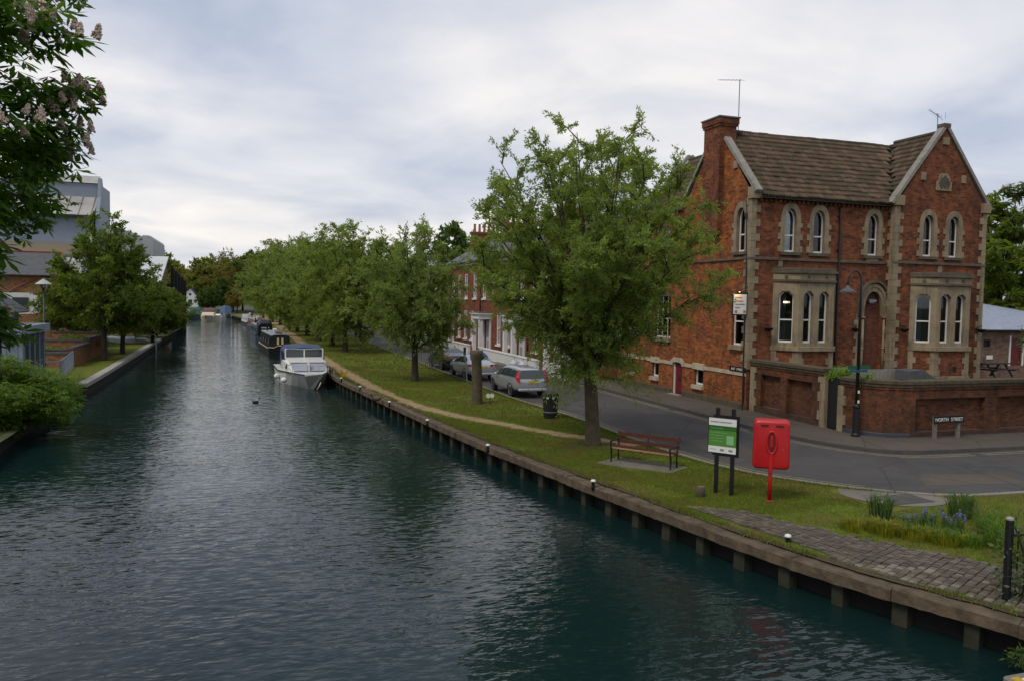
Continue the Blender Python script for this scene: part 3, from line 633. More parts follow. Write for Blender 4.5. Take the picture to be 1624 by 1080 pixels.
# ------------------------------------------------------------------ grass blades on the lawn within reach of the eye
def lawn_pts(n, y0, y1):
    y = RNG.uniform(y0, y1, n); bx = np.array([bank_x(v) for v in np.linspace(y0, y1, 200)]); b = np.interp(y, np.linspace(y0, y1, 200), bx)
    kp = np.array([p for p in KL if p[0] < 40]); kx = np.interp(y, kp[::-1, 1], kp[::-1, 0])
    x = b + 0.33 + RNG.random(n)*(np.minimum(kx, 26)-b-0.40); return x, y
def blades(n, y0, y1, h, w):
    x, y = lawn_pts(n, y0, y1); keep = np.ones(n, bool)
    d = np.full(n, 9.0); near = PATHP[(PATHP[:,1] > y0-2) & (PATHP[:,1] < y1+2)]
    for i in range(0, len(near), 2): d = np.minimum(d, np.hypot(x-near[i,0], y-near[i,1]))
    keep &= d > 0.28 + 0.45*RNG.random(n)**1.5
    pw = np.interp(y, [7.5, 9.5, 11.8, 15.0, 15.7, 16.0, 16.1], [2.8, 2.55, 2.2, 1.6, 1.1, .5, 0]); p0 = np.interp(y, [7.0, 11.2, 12.0, 13.5, 15.9, 16.2], [0.42, 0.42, 0.62, 0.75, 0.68, 0.6])
    bx = np.interp(y, _by, _bx); off = (x-bx)*0.93; keep &= ~((off > p0) & (off < pw) & (y < 16.2))
    keep &= ~((np.abs(x-15.4) < 1.25) & (np.abs(y-15.2) < 1.05)); keep &= ~((np.abs(x-11.1) < 0.9) & (np.abs(y-20.25) < 0.75) & (RNG.random(n) < 0.85))
    # thin, worn turf
    t = np.sin(x*1.7+y*0.6)+np.sin(x*0.8-y*1.1+1.3)+np.sin(y*2.3+x*1.9); keep &= ~((t > 1.1) & (RNG.random(n) < 0.55))
    x, y = x[keep], y[keep]; m = len(x); a = RNG.uniform(0, 2*np.pi, m); hh = h*RNG.uniform(0.4, 1.25, m); ln = RNG.uniform(0, 0.8, m)*hh; b = RNG.uniform(0, 2*np.pi, m)
    P = np.stack([x, y, np.full(m, 0.688)], 1); S = np.stack([np.cos(a), np.sin(a), np.zeros(m)], 1)*w/2
    T = P + np.stack([np.cos(b)*ln, np.sin(b)*ln, hh], 1); V = np.stack([P-S, P+S, T], 1).reshape(-1, 3)
    return V, RNG.random(m)
Vs = []; Rs = []
for n, y0, y1, h, w in ((150000, 7.6, 17, 0.05, 0.011), (130000, 17, 30, 0.05, 0.014), (70000, 30, 55, 0.06, 0.022), (30000, 55, 110, 0.08, 0.05)):
    v, r = blades(n, y0, y1, h, w); Vs.append(v); Rs.append(r)
V = np.concatenate(Vs); o = np_mesh('grass', V, np.arange(len(V)).reshape(-1, 3), 'grass_blade', rnd=np.concatenate(Rs))
mset(o, 'short mown grass over the riverside lawn', 'grass', kind='stuff')
# ================================================================== the brick pub on the corner
PX, PY = 20.75, 29.0           # south-west corner
pub = root('brick_pub', (27, 32, 0.7), 'two storey red brick corner house with gables, stone bay windows and brown tiled roof', 'house')
qm = unit_mesh('quoin_stone', 'stone', 0.04); qd = unit_mesh('quoin_stone', 'stone_dark', 0.04)
FW = Frame((PX, 41.5), (0, -1))       # west wall, a = 41.5 - Y
FS = Frame((PX, PY), (1, 0))          # main front, a = X - PX
WX0, WX1, WY = 28.25, 33.75, 28.6
FG = Frame((WX0, WY), (1, 0))         # gabled wing front
EZ, RZ_ = 10.12, 13.5
def A(y): return 41.5 - y
# openings
lan_w = [lancet(A(30.05), A(29.40), 7.74, 9.05, 9.70)]
rect_w = [rectp(A(30.2), A(29.35), 3.6, 5.95), rectp(A(37.2), A(35.6), 3.6, 5.85), rectp(A(40.3), A(38.9), 3.6, 5.85), rectp(A(36.9), A(35.9), 7.6, 9.4), rectp(A(40.2), A(39.2), 7.6, 9.4),
          rectp(A(33.2), A(32.42), 1.5, 2.26), rectp(A(37.4), A(36.7), 1.5, 2.26), rectp(A(40.1), A(39.45), 1.5, 2.26)]
door_w = rectp(A(35.2), A(34.33), 0.72, 2.4)
gy = 31.75
west_outer = [(0,0.6),(A(PY),0.6),(A(PY),EZ+0.1),(A(gy),RZ_+0.12),(A(34.6),EZ),(0,EZ)]
mb = MB(); FW.panel(mb, west_outer, lan_w + rect_w + [door_w], 0.22)
mb.build('west_wall', 'brick', pub)
up = [22.78, 24.32, 27.37]; upw = 0.66
lan_s = [lancet(x-PX-upw/2, x-PX+upw/2, 7.76, 9.05, 9.68) for x in up]
arch = lancet(27.0-PX, 28.1-PX, 2.0, 4.95, 6.15, 9)
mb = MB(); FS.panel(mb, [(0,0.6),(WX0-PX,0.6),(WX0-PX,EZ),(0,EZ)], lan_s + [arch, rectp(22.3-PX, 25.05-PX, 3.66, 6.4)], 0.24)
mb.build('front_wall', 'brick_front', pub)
upg = [30.2, 31.76]; gx = 31.0; GZ = 13.75
lan_g = [lancet(x-WX0-upw/2, x-WX0+upw/2, 7.80, 9.1, 9.74) for x in upg]
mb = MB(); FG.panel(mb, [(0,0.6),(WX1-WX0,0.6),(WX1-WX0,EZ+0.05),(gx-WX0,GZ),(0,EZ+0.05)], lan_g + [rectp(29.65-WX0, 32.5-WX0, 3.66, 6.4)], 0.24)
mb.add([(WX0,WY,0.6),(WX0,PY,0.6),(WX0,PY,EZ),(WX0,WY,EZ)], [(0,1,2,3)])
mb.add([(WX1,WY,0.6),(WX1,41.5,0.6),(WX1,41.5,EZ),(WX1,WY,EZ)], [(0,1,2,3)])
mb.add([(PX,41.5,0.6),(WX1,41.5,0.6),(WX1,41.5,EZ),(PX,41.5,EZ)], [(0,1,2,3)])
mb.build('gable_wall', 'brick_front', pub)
mb = MB(); FS.slab(mb, arch, -0.27, -0.24); mb.build('bricked_up_doorway', 'brick_infill', pub)['label'] = 'pointed doorway filled in with plain red brick'
mb = MB(); mb.box(PX+.1, WX1-.1, 30.9, 31.0, 2.4, 9.9); mb.box(PX+.1, WX1-.1, 29.05, 30.9, 6.95, 7.0); mb.box(PX+.1, WX1-.1, 29.05, 41.3, 2.3, 2.36); mb.box(PX+.2, WX1-.1, 29.05, 41.3, 9.95, 10.0)
mb.box(22.5, 22.6, 31.0, 41.2, 2.4, 9.9); mb.build('inner_walls', 'room_dark', pub)
# sash windows
def sash(fr, hole_fn, a0, a1, z0, z1, depth, parent, bars=True, fw=0.055, curtain=None, cols=1):
    outer = hole_fn(0.0); inner = hole_fn(fw)
    mb = MB(); fr.ring(mb, outer, inner, -depth-0.05, -depth+0.015); w = mb.build('window', 'white_paint', parent)
    mb = MB(); fr.slab(mb, hole_fn(fw*0.6), -depth-0.03, -depth-0.024); mb.build('pane', 'glass', w)
    if bars:
        zm = (z0+z1)/2 - 0.05*(z1-z0); mb = MB(); fr.rect(mb, a0+fw*.8, a1-fw*.8, zm-0.03, zm+0.03, -depth-0.02, -depth+0.005)
        for k in range(1, cols): a = a0+(a1-a0)*k/cols; fr.rect(mb, a-.015, a+.015, z0+fw, z1-fw, -depth-0.02, -depth+0.002)
        mb.build('glazing_bar', 'white_paint', w)
    mb = MB(); fr.rect(mb, a0+.02, a1-.02, z0, z0+0.085, -depth-0.03, -depth+0.04); mb.build('sash_sill', 'white_paint', w)
    if curtain:
        for (c0, c1, cm) in curtain:
            n = 8; vs = []
            for i in range(n+1):
                a = a0+(a1-a0)*(c0+(c1-c0)*i/n); d = -depth-0.13-0.035*math.sin(i*2.4)
                vs += [fr.p(a, z0+.05, d), fr.p(a, z1-.1, d)]
            mb = MB(); mb.add(vs, [(2*i, 2*i+1, 2*i+3, 2*i+2) for i in range(n)]); mb.build('curtain', cm, w)
    return w
def lancet_window(fr, a0, a1, z0, zs, za, depth=0.16, curtain=None):
    h = lambda t: lancet(a0+t, a1-t, z0+t, zs, za-t*1.6)
    w = sash(fr, h, a0, a1, z0, za-.25, depth, pub, curtain=curtain)
    # stone surround: arch ring, jamb stones in and out, sloping sill
    t = 0.2; mb = MB(); o = lancet(a0-t, a1+t, z0, zs, za+t*1.25); i = lancet(a0+0.012, a1-0.012, z0, zs, za-0.012)
    fr.ring(mb, o[1:-1] + [], i[1:-1] + [], -0.1, 0.045) if False else None
    n = len(o); k = list(range(2, n)); vs = []; fs = []
    for q in k: vs += [fr.p(*o[q], .045), fr.p(*i[q], .045), fr.p(*o[q], -.05), fr.p(*i[q], -.1)]
    for j in range(len(k)-1): b = 4*j; fs += [(b,b+1,b+5,b+4), (b,b+4,b+6,b+2), (b+1,b+3,b+7,b+5)]
    fs += [(0,2,3,1), (4*len(k)-4, 4*len(k)-3, 4*len(k)-1, 4*len(k)-2)]
    mb.add(vs, fs); mb.build('arch_stone', 'stone', w)
    z = z0; j = 0
    while z < zs-0.02:
        hh = min(0.27, zs-z); ext = 0.33 if j % 2 == 0 else 0.2
        for s, a in ((-1, a0), (1, a1)):
            c = a + s*(ext/2-0.012); piece('jamb_stone', qm, w, fr.p(c, z+hh/2, -0.027), (ext, 0.145, hh-0.006), (0, 0, fr.rz))
        z += hh; j += 1
    piece('window_sill', qd, w, fr.p((a0+a1)/2, z0-0.07, 0.0), (a1-a0+0.42, 0.24, 0.13), (0, 0, fr.rz))
for x in up: lancet_window(FS, x-PX-upw/2, x-PX+upw/2, 7.76, 9.05, 9.68)
for x in upg: lancet_window(FG, x-WX0-upw/2, x-WX0+upw/2, 7.80, 9.1, 9.74, curtain=[(0.05, 0.45, 'curtain'), (0.7, 0.95, 'curtain')])
lancet_window(FW, A(30.05), A(29.40), 7.74, 9.05, 9.70)
for i, r in enumerate(rect_w):
    (a0, z0), (a1, _), (_, z1), _ = r
    w = sash(FW, lambda t, a0=a0, a1=a1, z0=z0, z1=z1: rectp(a0+t, a1-t, z0+t, z1-t), a0, a1, z0, z1, 0.15, pub, bars=z1-z0 > 1, cols=1 if a1-a0 < 1 else 3)
    piece('window_sill', qm if i < 5 else unit_mesh('window_sill', 'band_paint'), w, FW.p((a0+a1)/2, z0-0.10, 0.02), (a1-a0+0.14, 0.26, 0.19), (0, 0, FW.rz))
    if i >= 5: piece('lintel', unit_mesh('lintel', 'band_paint'), w, FW.p((a0+a1)/2, 2.26+0.14, 0.0), (a1-a0+0.22, 0.13, 0.30), (0, 0, FW.rz))
# painted band along the west wall at cellar height
bandm = unit_mesh('band_stone', 'band_paint', 0.03); cuts = [A(41.5), A(40.2), A(39.35), A(37.5), A(36.6), A(35.42), A(34.12), A(33.3), A(32.3), A(30.6), A(PY)-.02]
for k in (0, 2, 4, 6, 8, 9):
    a, b = cuts[k], cuts[k+1]; piece('band_stone', bandm, pub, FW.p((a+b)/2, 2.37, 0.0), (b-a-0.006, 0.09, 0.17), (0, 0, FW.rz))
# side door with its painted arch
d = MB(); FW.rect(d, door_w[0][0]+.05, door_w[1][0]-.03, 0.73, 2.36, -0.17, -0.12); dr = d.build('door', 'dark_red', pub)
for k in range(2):
    mb = MB(); FW.rect(mb, door_w[0][0]+.16, door_w[1][0]-.14, 0.9+k*0.78, 1.52+k*0.7, -0.125, -0.105); mb.build('panel', 'dark_red', dr, bevel=.01)
mb = MB(); FW.rect(mb, door_w[0][0]+.3, door_w[1][0]-.3, 1.54, 1.6, -0.12, -0.09); mb.build('letter_plate', 'black_metal', dr)
mb = MB(); FW.rect(mb, door_w[0][0]-.005, door_w[0][0]+.05, 0.73, 2.4, -0.2, -0.04); mb.build('door_frame', 'white_paint', dr)
a0, a1 = door_w[0][0], door_w[1][0]; mb = MB()
FW.slab(mb, [(a0-.2,2.28),(a0-.01,2.28),(a0+.0,2.38),(a0+.22,2.45),(a1-.22,2.45),(a1,2.38),(a1+.01,2.28),(a1+.2,2.28),(a1+.2,2.52),(a1-.1,2.68),(a0+.1,2.68),(a0-.2,2.52)], -0.1, 0.06); mb.build('door_arch', 'band_paint', dr)
mb = MB(); FW.rect(mb, a0-.1, a1+.1, 0.6, 0.83, 0.0, 0.30); mb.build('door_step', 'stone_grey', dr)
# plinth along the west wall
mb = MB(); FW.rect(mb, 0, a0-.12, 0.6, 1.05, 0.0, 0.07); FW.rect(mb, a1+.12, A(PY)-.05, 0.6, 1.08, 0.0, 0.07); mb.build('plinth', 'coping_brick', pub, bevel=.03)
# corner quoins
def quoins(cx, cy, z0, z1, west, south, west_len=1.0):
    z = z0; j = 0
    while z < z1-.1:
        h = min(0.31, z1-z); l1, l2 = (0.52, 0.3) if j % 2 == 0 else (0.3, 0.46)
        x0 = cx-0.045; y0 = cy-0.045
        if west and south: piece('quoin_stone', qm, pub, (x0+l1*.9/2, y0+l2/2*west_len, z+h/2), (l1*.9, l2*west_len, h-.007))
        elif south == 'left': piece('quoin_stone', qm, pub, (cx-l1*.8/2+.03, y0+.1, z+h/2), (l1*.8, 0.2, h-.007))
        z += h; j += 1
quoins(PX, PY, 2.6, 10.05, True, True)
quoins(WX0, WY, 2.0, 10.2, True, True)
quoins(WX1, WY, 2.0, 10.1, False, 'left')
# kneelers under the gable copings and other single stones
for c, d in (((PX+.12, PY-.02, 10.25), (0.45, 0.42, 0.5)), ((WX0+.12, WY-.02, 10.3), (0.45, 0.3, 0.45)), ((WX1-.12, WY-.02, 10.2), (0.45, 0.3, 0.45))):
    piece('kneeler_stone', qm, pub, c, d)
for c in ((29.75, WY, 11.5), (32.2, WY, 11.5)): piece('kneeler_stone', qm, pub, c, (0.26, 0.12, 0.36))
piece('apex_stone', qm, pub, (gx, WY-.01, 13.2), (0.36, 0.14, 0.34))
piece('kneeler_stone', qm, pub, (PX, 30.25, 11.65), (0.12, 0.3, 0.34))
# string course
sc = unit_mesh('string_course', 'stone_dark', 0.12)
for fr, a, b, z in ((FS, -0.06, WX0-PX, 7.44), (FG, -0.05, WX1-WX0+.05, 7.48)):
    n = 5
    for k in range(n): piece('string_course', sc, pub, fr.p(a+(b-a)*(k+.5)/n, z, 0.0), ((b-a)/n-.004, 0.15, 0.11), (0, 0, fr.rz))
for k in range(7): piece('string_course', sc, pub, FW.p(A(PY)*(k+.5)/7, 7.44, 0.0), (A(PY)/7-.004, 0.15, 0.11), (0, 0, FW.rz))
for fr, x in ((FG, gx-WX0), (FS, 22.3-PX)): piece('band_stone', qm, pub, fr.p(x, 7.24, 0.0), (0.22, 0.08, 0.3), (0, 0, fr.rz))
piece('band_stone', qm, pub, FS.p(27.35-PX, 7.56, 0.0), (0.7, 0.09, 0.2))
# carved plaque in the gable
pl_ = [(-.46,0),(.46,0),(.46,.42),(.34,.46),(.34,.62),(.2,.82),(-.2,.82),(-.34,.62),(-.34,.46),(-.46,.42)]
mb = MB(); FG.slab(mb, [(gx-WX0+a, 10.88+z) for a, z in pl_], -.05, .07); pq = mb.build('plaque', 'stone', pub, bevel=.02); pq['label'] = 'carved pale stone plaque set in the gable'
mb = MB(); cx_ = gx-WX0; cz = 11.26
FG.slab(mb, [(cx_-.2,cz+.22),(cx_+.2,cz+.22),(cx_+.2,cz-.05),(cx_,cz-.27),(cx_-.2,cz-.05)], .06, .10)
FG.slab(mb, [(cx_-.09,cz+.24),(cx_+.09,cz+.24),(cx_,cz+.36)], .06, .11)
for s in (-1, 1): FG.slab(mb, [(cx_+s*.24,cz+.1),(cx_+s*.33,cz+.02),(cx_+s*.26,cz-.2),(cx_+s*.12,cz-.3),(cx_+s*.2,cz-.12)], .06, .10)
mb.build('carving', 'stone_dark', pq)
# dentil course and gutter under the eaves
dm = unit_mesh('dentil', 'brick_front')
for k in range(30): piece('dentil', dm, pub, (PX+.42+k*0.245, PY-.05, EZ-.16), (0.115, 0.11, 0.12))
mb = MB(); mb.tube([(PX+.35, PY-.2, EZ-.02), (WX0-.1, PY-.2, EZ-.02)], 0.065, 8); gt = mb.build('gutter', 'black_metal', pub, smooth=True)
mb = MB(); mb.tube([(25.42, PY-.2, EZ-.05), (25.42, PY-.08, EZ-.3), (25.42, PY-.07, 2.0)], 0.05, 8)
for z in (3, 4.6, 6.2, 7.9, 9.4): mb.box(25.34, 25.5, PY-.13, PY, z, z+.06)
mb.build('drainpipe', 'black_metal', pub)
mb = MB(); mb.tube([(PX-.07, PY+.12, 2.5), (PX-.07, PY+.12, .8)], .045, 8); mb.tube([(PX-.03, PY+.35, 10.0), (PX-.07, PY+.16, 7.0), (PX-.07, PY+.16, 2.5)], .03, 6); mb.build('drainpipe', 'black_metal', pub)
# ---- roofs
slope_n = Vector((0, -(RZ_-EZ), gy-PY+.25)).normalized()
ey, ez = PY-.28, EZ-.02; ry, rz = gy, RZ_-.05
def tile_mesh(name, mat):
    vs = []; n = 6                      # one double-roll interlocking tile, unit width and length
    prof = [(0,0),(.16,.085),(.34,.0),(.5,.0),(.66,.085),(.84,0.0),(1.0,.0)]
    for yv, lift in ((0, .075), (1.0, 0.0)):
        for a, h in prof: vs.append((a-.5, yv, h+lift))
    m = len(prof); fs = [(i, i+1, m+i+1, m+i) for i in range(m-1)]
    for a, h in prof: vs.append((a-.5, 0, h+.0))
    fs += [(2*m+i, 2*m+i+1, i+1, i) for i in range(m-1)]
    me = bpy.data.meshes.new(name); me.from_pydata(vs, [], fs); me.materials.append(MATS[mat]); me.update(); return me
tms = [tile_mesh('roof_tile', m) for m in ('tile', 'tile', 'tile_b', 'tile_b', 'tile_c')]
roof = MB()   # the boarding under the tiles
wr = 31.0; we = WX0-.02
roof.add([(PX+.2,ey,ez-.07),(we,ey,ez-.07),(wr,ry,rz-.07),(PX+.2,ry,rz-.07)], [(0,1,2,3)])
roof.add([(PX+.2,ry,rz-.07),(WX1-.1,ry,rz-.07),(WX1-.1,34.7,EZ-.05),(PX+.2,34.7,EZ-.05)], [(0,1,2,3)])
roof.add([(wr,WY+.15,GZ-.12),(wr,ry,GZ-.12),(wr,ry,rz),(we,ey,ez-.07),(we-.05,WY+.15,EZ-.05)], [(0,1,2,3,4)])
roof.add([(wr,WY+.15,GZ-.12),(wr,36,GZ-.12),(WX1+.2,36,EZ-.1),(WX1+.2,WY+.15,EZ-.1)], [(0,1,2,3)])
roof.add([(PX-.15,34.5,EZ-.1),(23.4,34.5,13.35),(23.4,38.6,13.35),(PX-.15,38.6,EZ-.1)], [(0,1,2,3)])
roof.add([(26.5,34.5,EZ-.1),(23.4,34.5,13.35),(23.4,38.6,13.35),(26.5,38.6,EZ-.1)], [(0,1,2,3)])
roof.add([(PX-.15,38.6,EZ-.1),(PX-.15,41.6,EZ-.1),(27,41.6,11.2),(27,38.6,11.2)], [(0,1,2,3)])
rf = roof.build('roof', 'tile_c', pub)
sl = math.hypot(ry-ey, rz-ez); ang = math.atan2(rz-ez, ry-ey); rows = 14; g_ = sl/rows; tw = 0.30
tl = []
for r in range(rows):
    t = r/rows; y, z = ey+(ry-ey)*t, ez+(rz-ez)*t; xv = we + (wr-we)*t      # valley line
    x = PX+.30 + tw/2
    while x < xv-.12:
        tl.append((x, y, z, r)); x += tw
def place_tile(x, y, z, me, rot):
    o = bpy.data.objects.new('roof_tile', me); COL.objects.link(o); o.parent = rf; o.location = Vector((x, y, z)) - origin_of(rf)
    o.scale = (tw*random.uniform(.88,.95), g_*1.12, 1.0); o.rotation_euler = rot
for x, y, z, r in tl[:300]:
    place_tile(x, y, z+random.uniform(-.012,.02), random.choice(tms), (ang+random.uniform(-.05,.04), random.uniform(-.02,.02), random.uniform(-.02,.02)))
def tile_bulk(mb, P0, ux, uy, nx_, pts):
    for (a, b) in pts:
        mi = random.randint(0, 2); c = Vector(P0)+Vector(ux)*a+Vector(uy)*b; nv = Vector(nx_); vs = []
        for yv, lift in ((0, .045), (g_*1.1, 0.0)):
            for q, h in ((-.5,0),(-.33,.05),(-.16,0),(0,0),(.17,.05),(.34,0),(.5,0)): vs.append(c+Vector(ux)*q*tw*.92+Vector(uy)*yv+nv*(h*1.5+lift*1.5))
        for q in (-.5, .5): vs.append(c+Vector(ux)*q*tw)
        mb.add(vs, [(i, i+1, 8+i, 7+i) for i in range(6)] + [(14, 15, 6, 0)], mi)
mb = MB(); uyv = Vector((0, ry-ey, rz-ez)).normalized()
nrm = Vector((1,0,0)).cross(uyv)
tile_bulk(mb, (0, ey, ez), (1,0,0), uyv, nrm, [(x, (y-ey)/math.cos(ang)) for x, y, z, r in tl[300:]])
# wing slope facing the main roof
A0 = Vector((we-.1, 0, EZ-.05)); uw = Vector((wr-we+.1, 0, GZ-.12-EZ+.05)); lw_ = uw.length; uw.normalize(); nw = uw.cross(Vector((0,1,0))); nw = nw if nw.z > 0 else -nw
pts_ = []
for r in range(int(lw_/g_)):
    t = (r+.5)*g_/lw_; ymax = ey + (ry-ey)*t; y = WY+.42
    while y < ymax: pts_.append((y, r*g_)); y += tw
tile_bulk(mb, A0, (0,1,0), uw, nw, pts_)
uw2 = Vector((-(WX1+.2-wr), 0, GZ-.12-EZ+.1)); l2_ = uw2.length; uw2.normalize(); n2_ = uw2.cross(Vector((0,1,0))); n2_ = n2_ if n2_.z > 0 else -n2_
tile_bulk(mb, Vector((WX1+.2, 0, EZ-.1)), (0,1,0), uw2, n2_, [(WY+.5+i*tw, r*g_) for r in range(int(l2_/g_)) for i in range(20)])
uw3 = Vector((23.4-PX+.15, 0, 13.35-EZ+.1)); l3_ = uw3.length; uw3.normalize(); n3_ = uw3.cross(Vector((0,1,0))); n3_ = n3_ if n3_.z > 0 else -n3_
tile_bulk(mb, Vector((PX-.15, 0, EZ-.1)), (0,1,0), uw3, n3_, [(34.7+i*tw, r*g_) for r in range(int(l3_/g_)) for i in range(13)])
o = mb.build('roof_tiles', ['tile', 'tile_b', 'tile_c'], rf); o['kind'] = 'stuff'
# ridge tiles
rt = MB(); rt.tube([(-.5,0,0),(.5,0,0)], .13, 8); rtm = rt.build('ridge_tile', 'tile_c', rf, world=False); rtm.location = Vector((PX+.6, ry, rz)) - origin_of(rf); rtm.scale = (.46, 1, .8)
for k in range(1, 22):
    c = rtm.copy(); COL.objects.link(c); c.location = Vector((PX+.6+k*0.46, ry, rz+random.uniform(-.012,.012)-0.02*math.sin(k*.3))) - origin_of(rf)
for k in range(6):
    c = rtm.copy(); COL.objects.link(c); c.location = Vector((wr, WY+.5+k*0.46, GZ-.08)) - origin_of(rf); c.rotation_euler = (0, 0, math.pi/2)
for k in range(9):
    c = rtm.copy(); COL.objects.link(c); c.location = Vector((23.4, 34.6+k*0.46, 13.36)) - origin_of(rf); c.rotation_euler = (0, 0, math.pi/2)
mb = MB(); mb.add([(we-.1,ey-.05,ez+.03),(we+.12,ey-.05,ez+.03),(wr+.12,ry,rz+.04),(wr-.1,ry,rz+.04)], [(0,1,2,3)]); mb.build('valley_lead', 'lead', rf)
# gable copings
def coping(p0, p1, w, th, across, n, par, mat='stone_grey'):
    p0, p1 = Vector(p0), Vector(p1); d = (p1-p0)/n; ac = Vector(across).normalized(); nn = d.cross(ac).normalized(); nn = nn if nn.z > 0 else -nn
    for k in range(n):
        a = p0+d*k+d*0.006; b = p0+d*(k+1)-d*0.006; vs = []
        for q in (a, b):
            for s, h in ((-1,0),(1,0),(1,1),(-1,1)): vs.append(q+ac*s*w/2+nn*h*th)
        mb = MB(); mb.add(vs, [(0,1,2,3),(7,6,5,4),(0,4,5,1),(1,5,6,2),(2,6,7,3),(3,7,4,0)]); mb.build('coping_stone', mat, par)
coping((PX+.08, PY-.3, EZ+.12), (PX+.08, 31.2, 12.95), .34, .14, (1,0,0), 6, pub)
coping((PX+.08, 32.52, 12.75), (PX+.08, 34.8, EZ+.12), .34, .14, (1,0,0), 4, pub)
coping((WX0-.2, WY+.1, EZ+.0), (gx, WY+.1, GZ+.08), .36, .15, (0,1,0), 6, pub)
coping((WX1+.22, WY+.1, EZ-.02), (gx, WY+.1, GZ+.08), .36, .15, (0,1,0), 6, pub)
coping((PX-.1, 38.55, EZ+.1), (23.4, 38.55, 13.55), .3, .16, (0,1,0), 4, pub)
coping((26.6, 38.55, EZ+.1), (23.4, 38.55, 13.55), .3, .16, (0,1,0), 4, pub)
mb = MB(); mb.box(gx-.2, gx+.2, WY-.1, WY+.3, GZ+.08, GZ+.26); mb.build('finial_stone', 'stone_dark', pub)
mb = MB(); FG2 = Frame((PX-.1, 38.7), (1, 0)); mb.add([(PX,38.45,EZ-.2),(26.5,38.45,EZ-.2),(23.4,38.45,13.5)], [(0,1,2)]); mb.build('cross_gable', 'brick', pub)
# chimney on the west gable
ch = MB(); ch.box(PX-.28, PX+.60, 31.2, 32.5, 8.6, 13.55); ch.box(PX-.33, PX+.65, 31.15, 32.55, 13.55, 13.66); ch.box(PX-.37, PX+.69, 31.11, 32.59, 13.66, 13.92)
chm = ch.build('chimney', 'brick_front', pub)
mb = MB(); mb.box(PX-.41, PX+.73, 31.07, 32.63, 13.92, 13.98); mb.build('chimney_cap', 'lead', chm)
mb = MB(); mb.box(PX-.07, PX, 31.15, 32.3, 0.7, 9.6); mb.build('chimney_breast', 'brick', pub) if False else None
# ---- canted stone bays
def bay(x0, x1, yw, dep, zb):
    """canted bay: wall points x0..x1 on plane yw, projecting dep"""
    pts = [(x0, yw), (x0+dep*.95, yw-dep), (x1-dep*.95, yw-dep), (x1, yw)]
    b = MB(); b.prism([pts[0], pts[1], pts[2], pts[3]], zb, 3.42); bo = b.build('bay_window', 'brick_front', pub)
    st = MB(); lh = []
    for k in range(3):
        (ax, ay), (bx, by) = pts[k], pts[k+1]; ln = math.hypot(bx-ax, by-ay); fr = Frame((ax, ay), ((bx-ax)/ln, (by-ay)/ln)); nwin = 2 if k == 1 else 1
        holes = []; mg = 0.24 if nwin == 1 else 0.26; cw = (ln-2*mg-(nwin-1)*0.3)/nwin
        for w in range(nwin):
            a0 = mg+w*(cw+.3); a1 = a0+cw
            holes.append([(a0,3.78),(a1,3.78),(a1,5.82),(a1-.04,5.92),(a1-.13,5.97),(a1-.14,6.03),(a0+.14,6.03),(a0+.13,5.97),(a0+.04,5.92),(a0,5.82)])
        fr.panel(st, [(0,3.62),(ln,3.62),(ln,6.42),(0,6.42)], holes, 0.26)
        for wi, h in enumerate(holes):
            a0, a1 = h[0][0], h[1][0]
            def hf(t, h=h, a0=a0, a1=a1): 
                c = ((a0+a1)/2, 4.9); return [(q[0]+(t if q[0] < c[0] else -t), q[1]+(t if q[1] < c[1] else -t)) for q in h]
            cur = [(0.0, 0.42, 'curtain')] if (k == 0) else ([(0.55, 1.0, 'curtain_blue')] if wi == nwin-1 else None)
            w = sash(fr, hf, a0, a1, 3.78, 6.0, 0.20, bo, curtain=cur)
        # little stone stops between sill and plinth
        if k == 1:
            for a in (0.0, ln): 
                z = zb+.28; j = 0
                while z < 3.4:
                    e = .26 if j % 2 else .38; c = a + (e/2-.04)*(1 if a == 0 else -1); piece('quoin_stone', qm, bo, fr.p(c, z+.14, -.03), (e, .12, .275), (0,0,fr.rz)); z += .28; j += 1
        if k == 0:
            z = zb+.28; j = 0
            while z < 3.4:
                e = .22 if j % 2 else .34; piece('quoin_stone', qm, bo, fr.p(e/2, z+.14, -.03), (e, .12, .275), (0,0,fr.rz)); piece('quoin_stone', qm, bo, fr.p(ln-e/2+.03, z+.14, -.03), (e, .12, .275), (0,0,fr.rz)); z += .28; j += 1
        # bosses in the frieze
        for q in range(2 if k == 1 else 1):
            mb = MB(); a = ln*(q+.5)/(2 if k == 1 else 1); fr.slab(mb, [(a+.07*math.cos(t*math.pi/4), 6.66+.07*math.sin(t*math.pi/4)) for t in range(8)], 0.03, 0.075); mb.build('boss', 'stone_dark', bo)
    st.build('stone_mullions', 'stone', bo)
    def band(z0, z1, out, mat, name):
        q = [(x0-out*.4-.02, yw+.02), (x0+dep*.95-out*.5, yw-dep-out), (x1-dep*.95+out*.5, yw-dep-out), (x1+out*.4+.02, yw+.02)]
        m_ = MB(); m_.prism(q, z0, z1); return m_.build(name, mat, bo, bevel=.015)
    band(zb-.4, zb+.26, 0.09, 'stone', 'plinth'); band(3.42, 3.62, 0.12, 'stone', 'bay_sill')
    band(6.42, 6.52, 0.10, 'stone_dark', 'cornice'); band(6.52, 6.80, 0.035, 'stone', 'frieze'); band(6.80, 6.92, 0.14, 'stone_dark', 'cornice'); band(6.92, 7.04, 0.07, 'stone_dark', 'parapet')
    # floor and ceiling of the recess
    m_ = MB(); m_.prism([pts[0], (pts[1][0]+.1, pts[1][1]+.2), (pts[2][0]-.1, pts[2][1]+.2), pts[3]], 3.55, 3.6); m_.build('window_seat', 'room_dark', bo)
    return bo
b1 = bay(21.98, 25.36, PY-.001, 0.80, 2.0); b2 = bay(29.3, 32.85, WY-.001, 0.80, 2.0)
b1['label'] = 'canted stone bay window lit from inside'
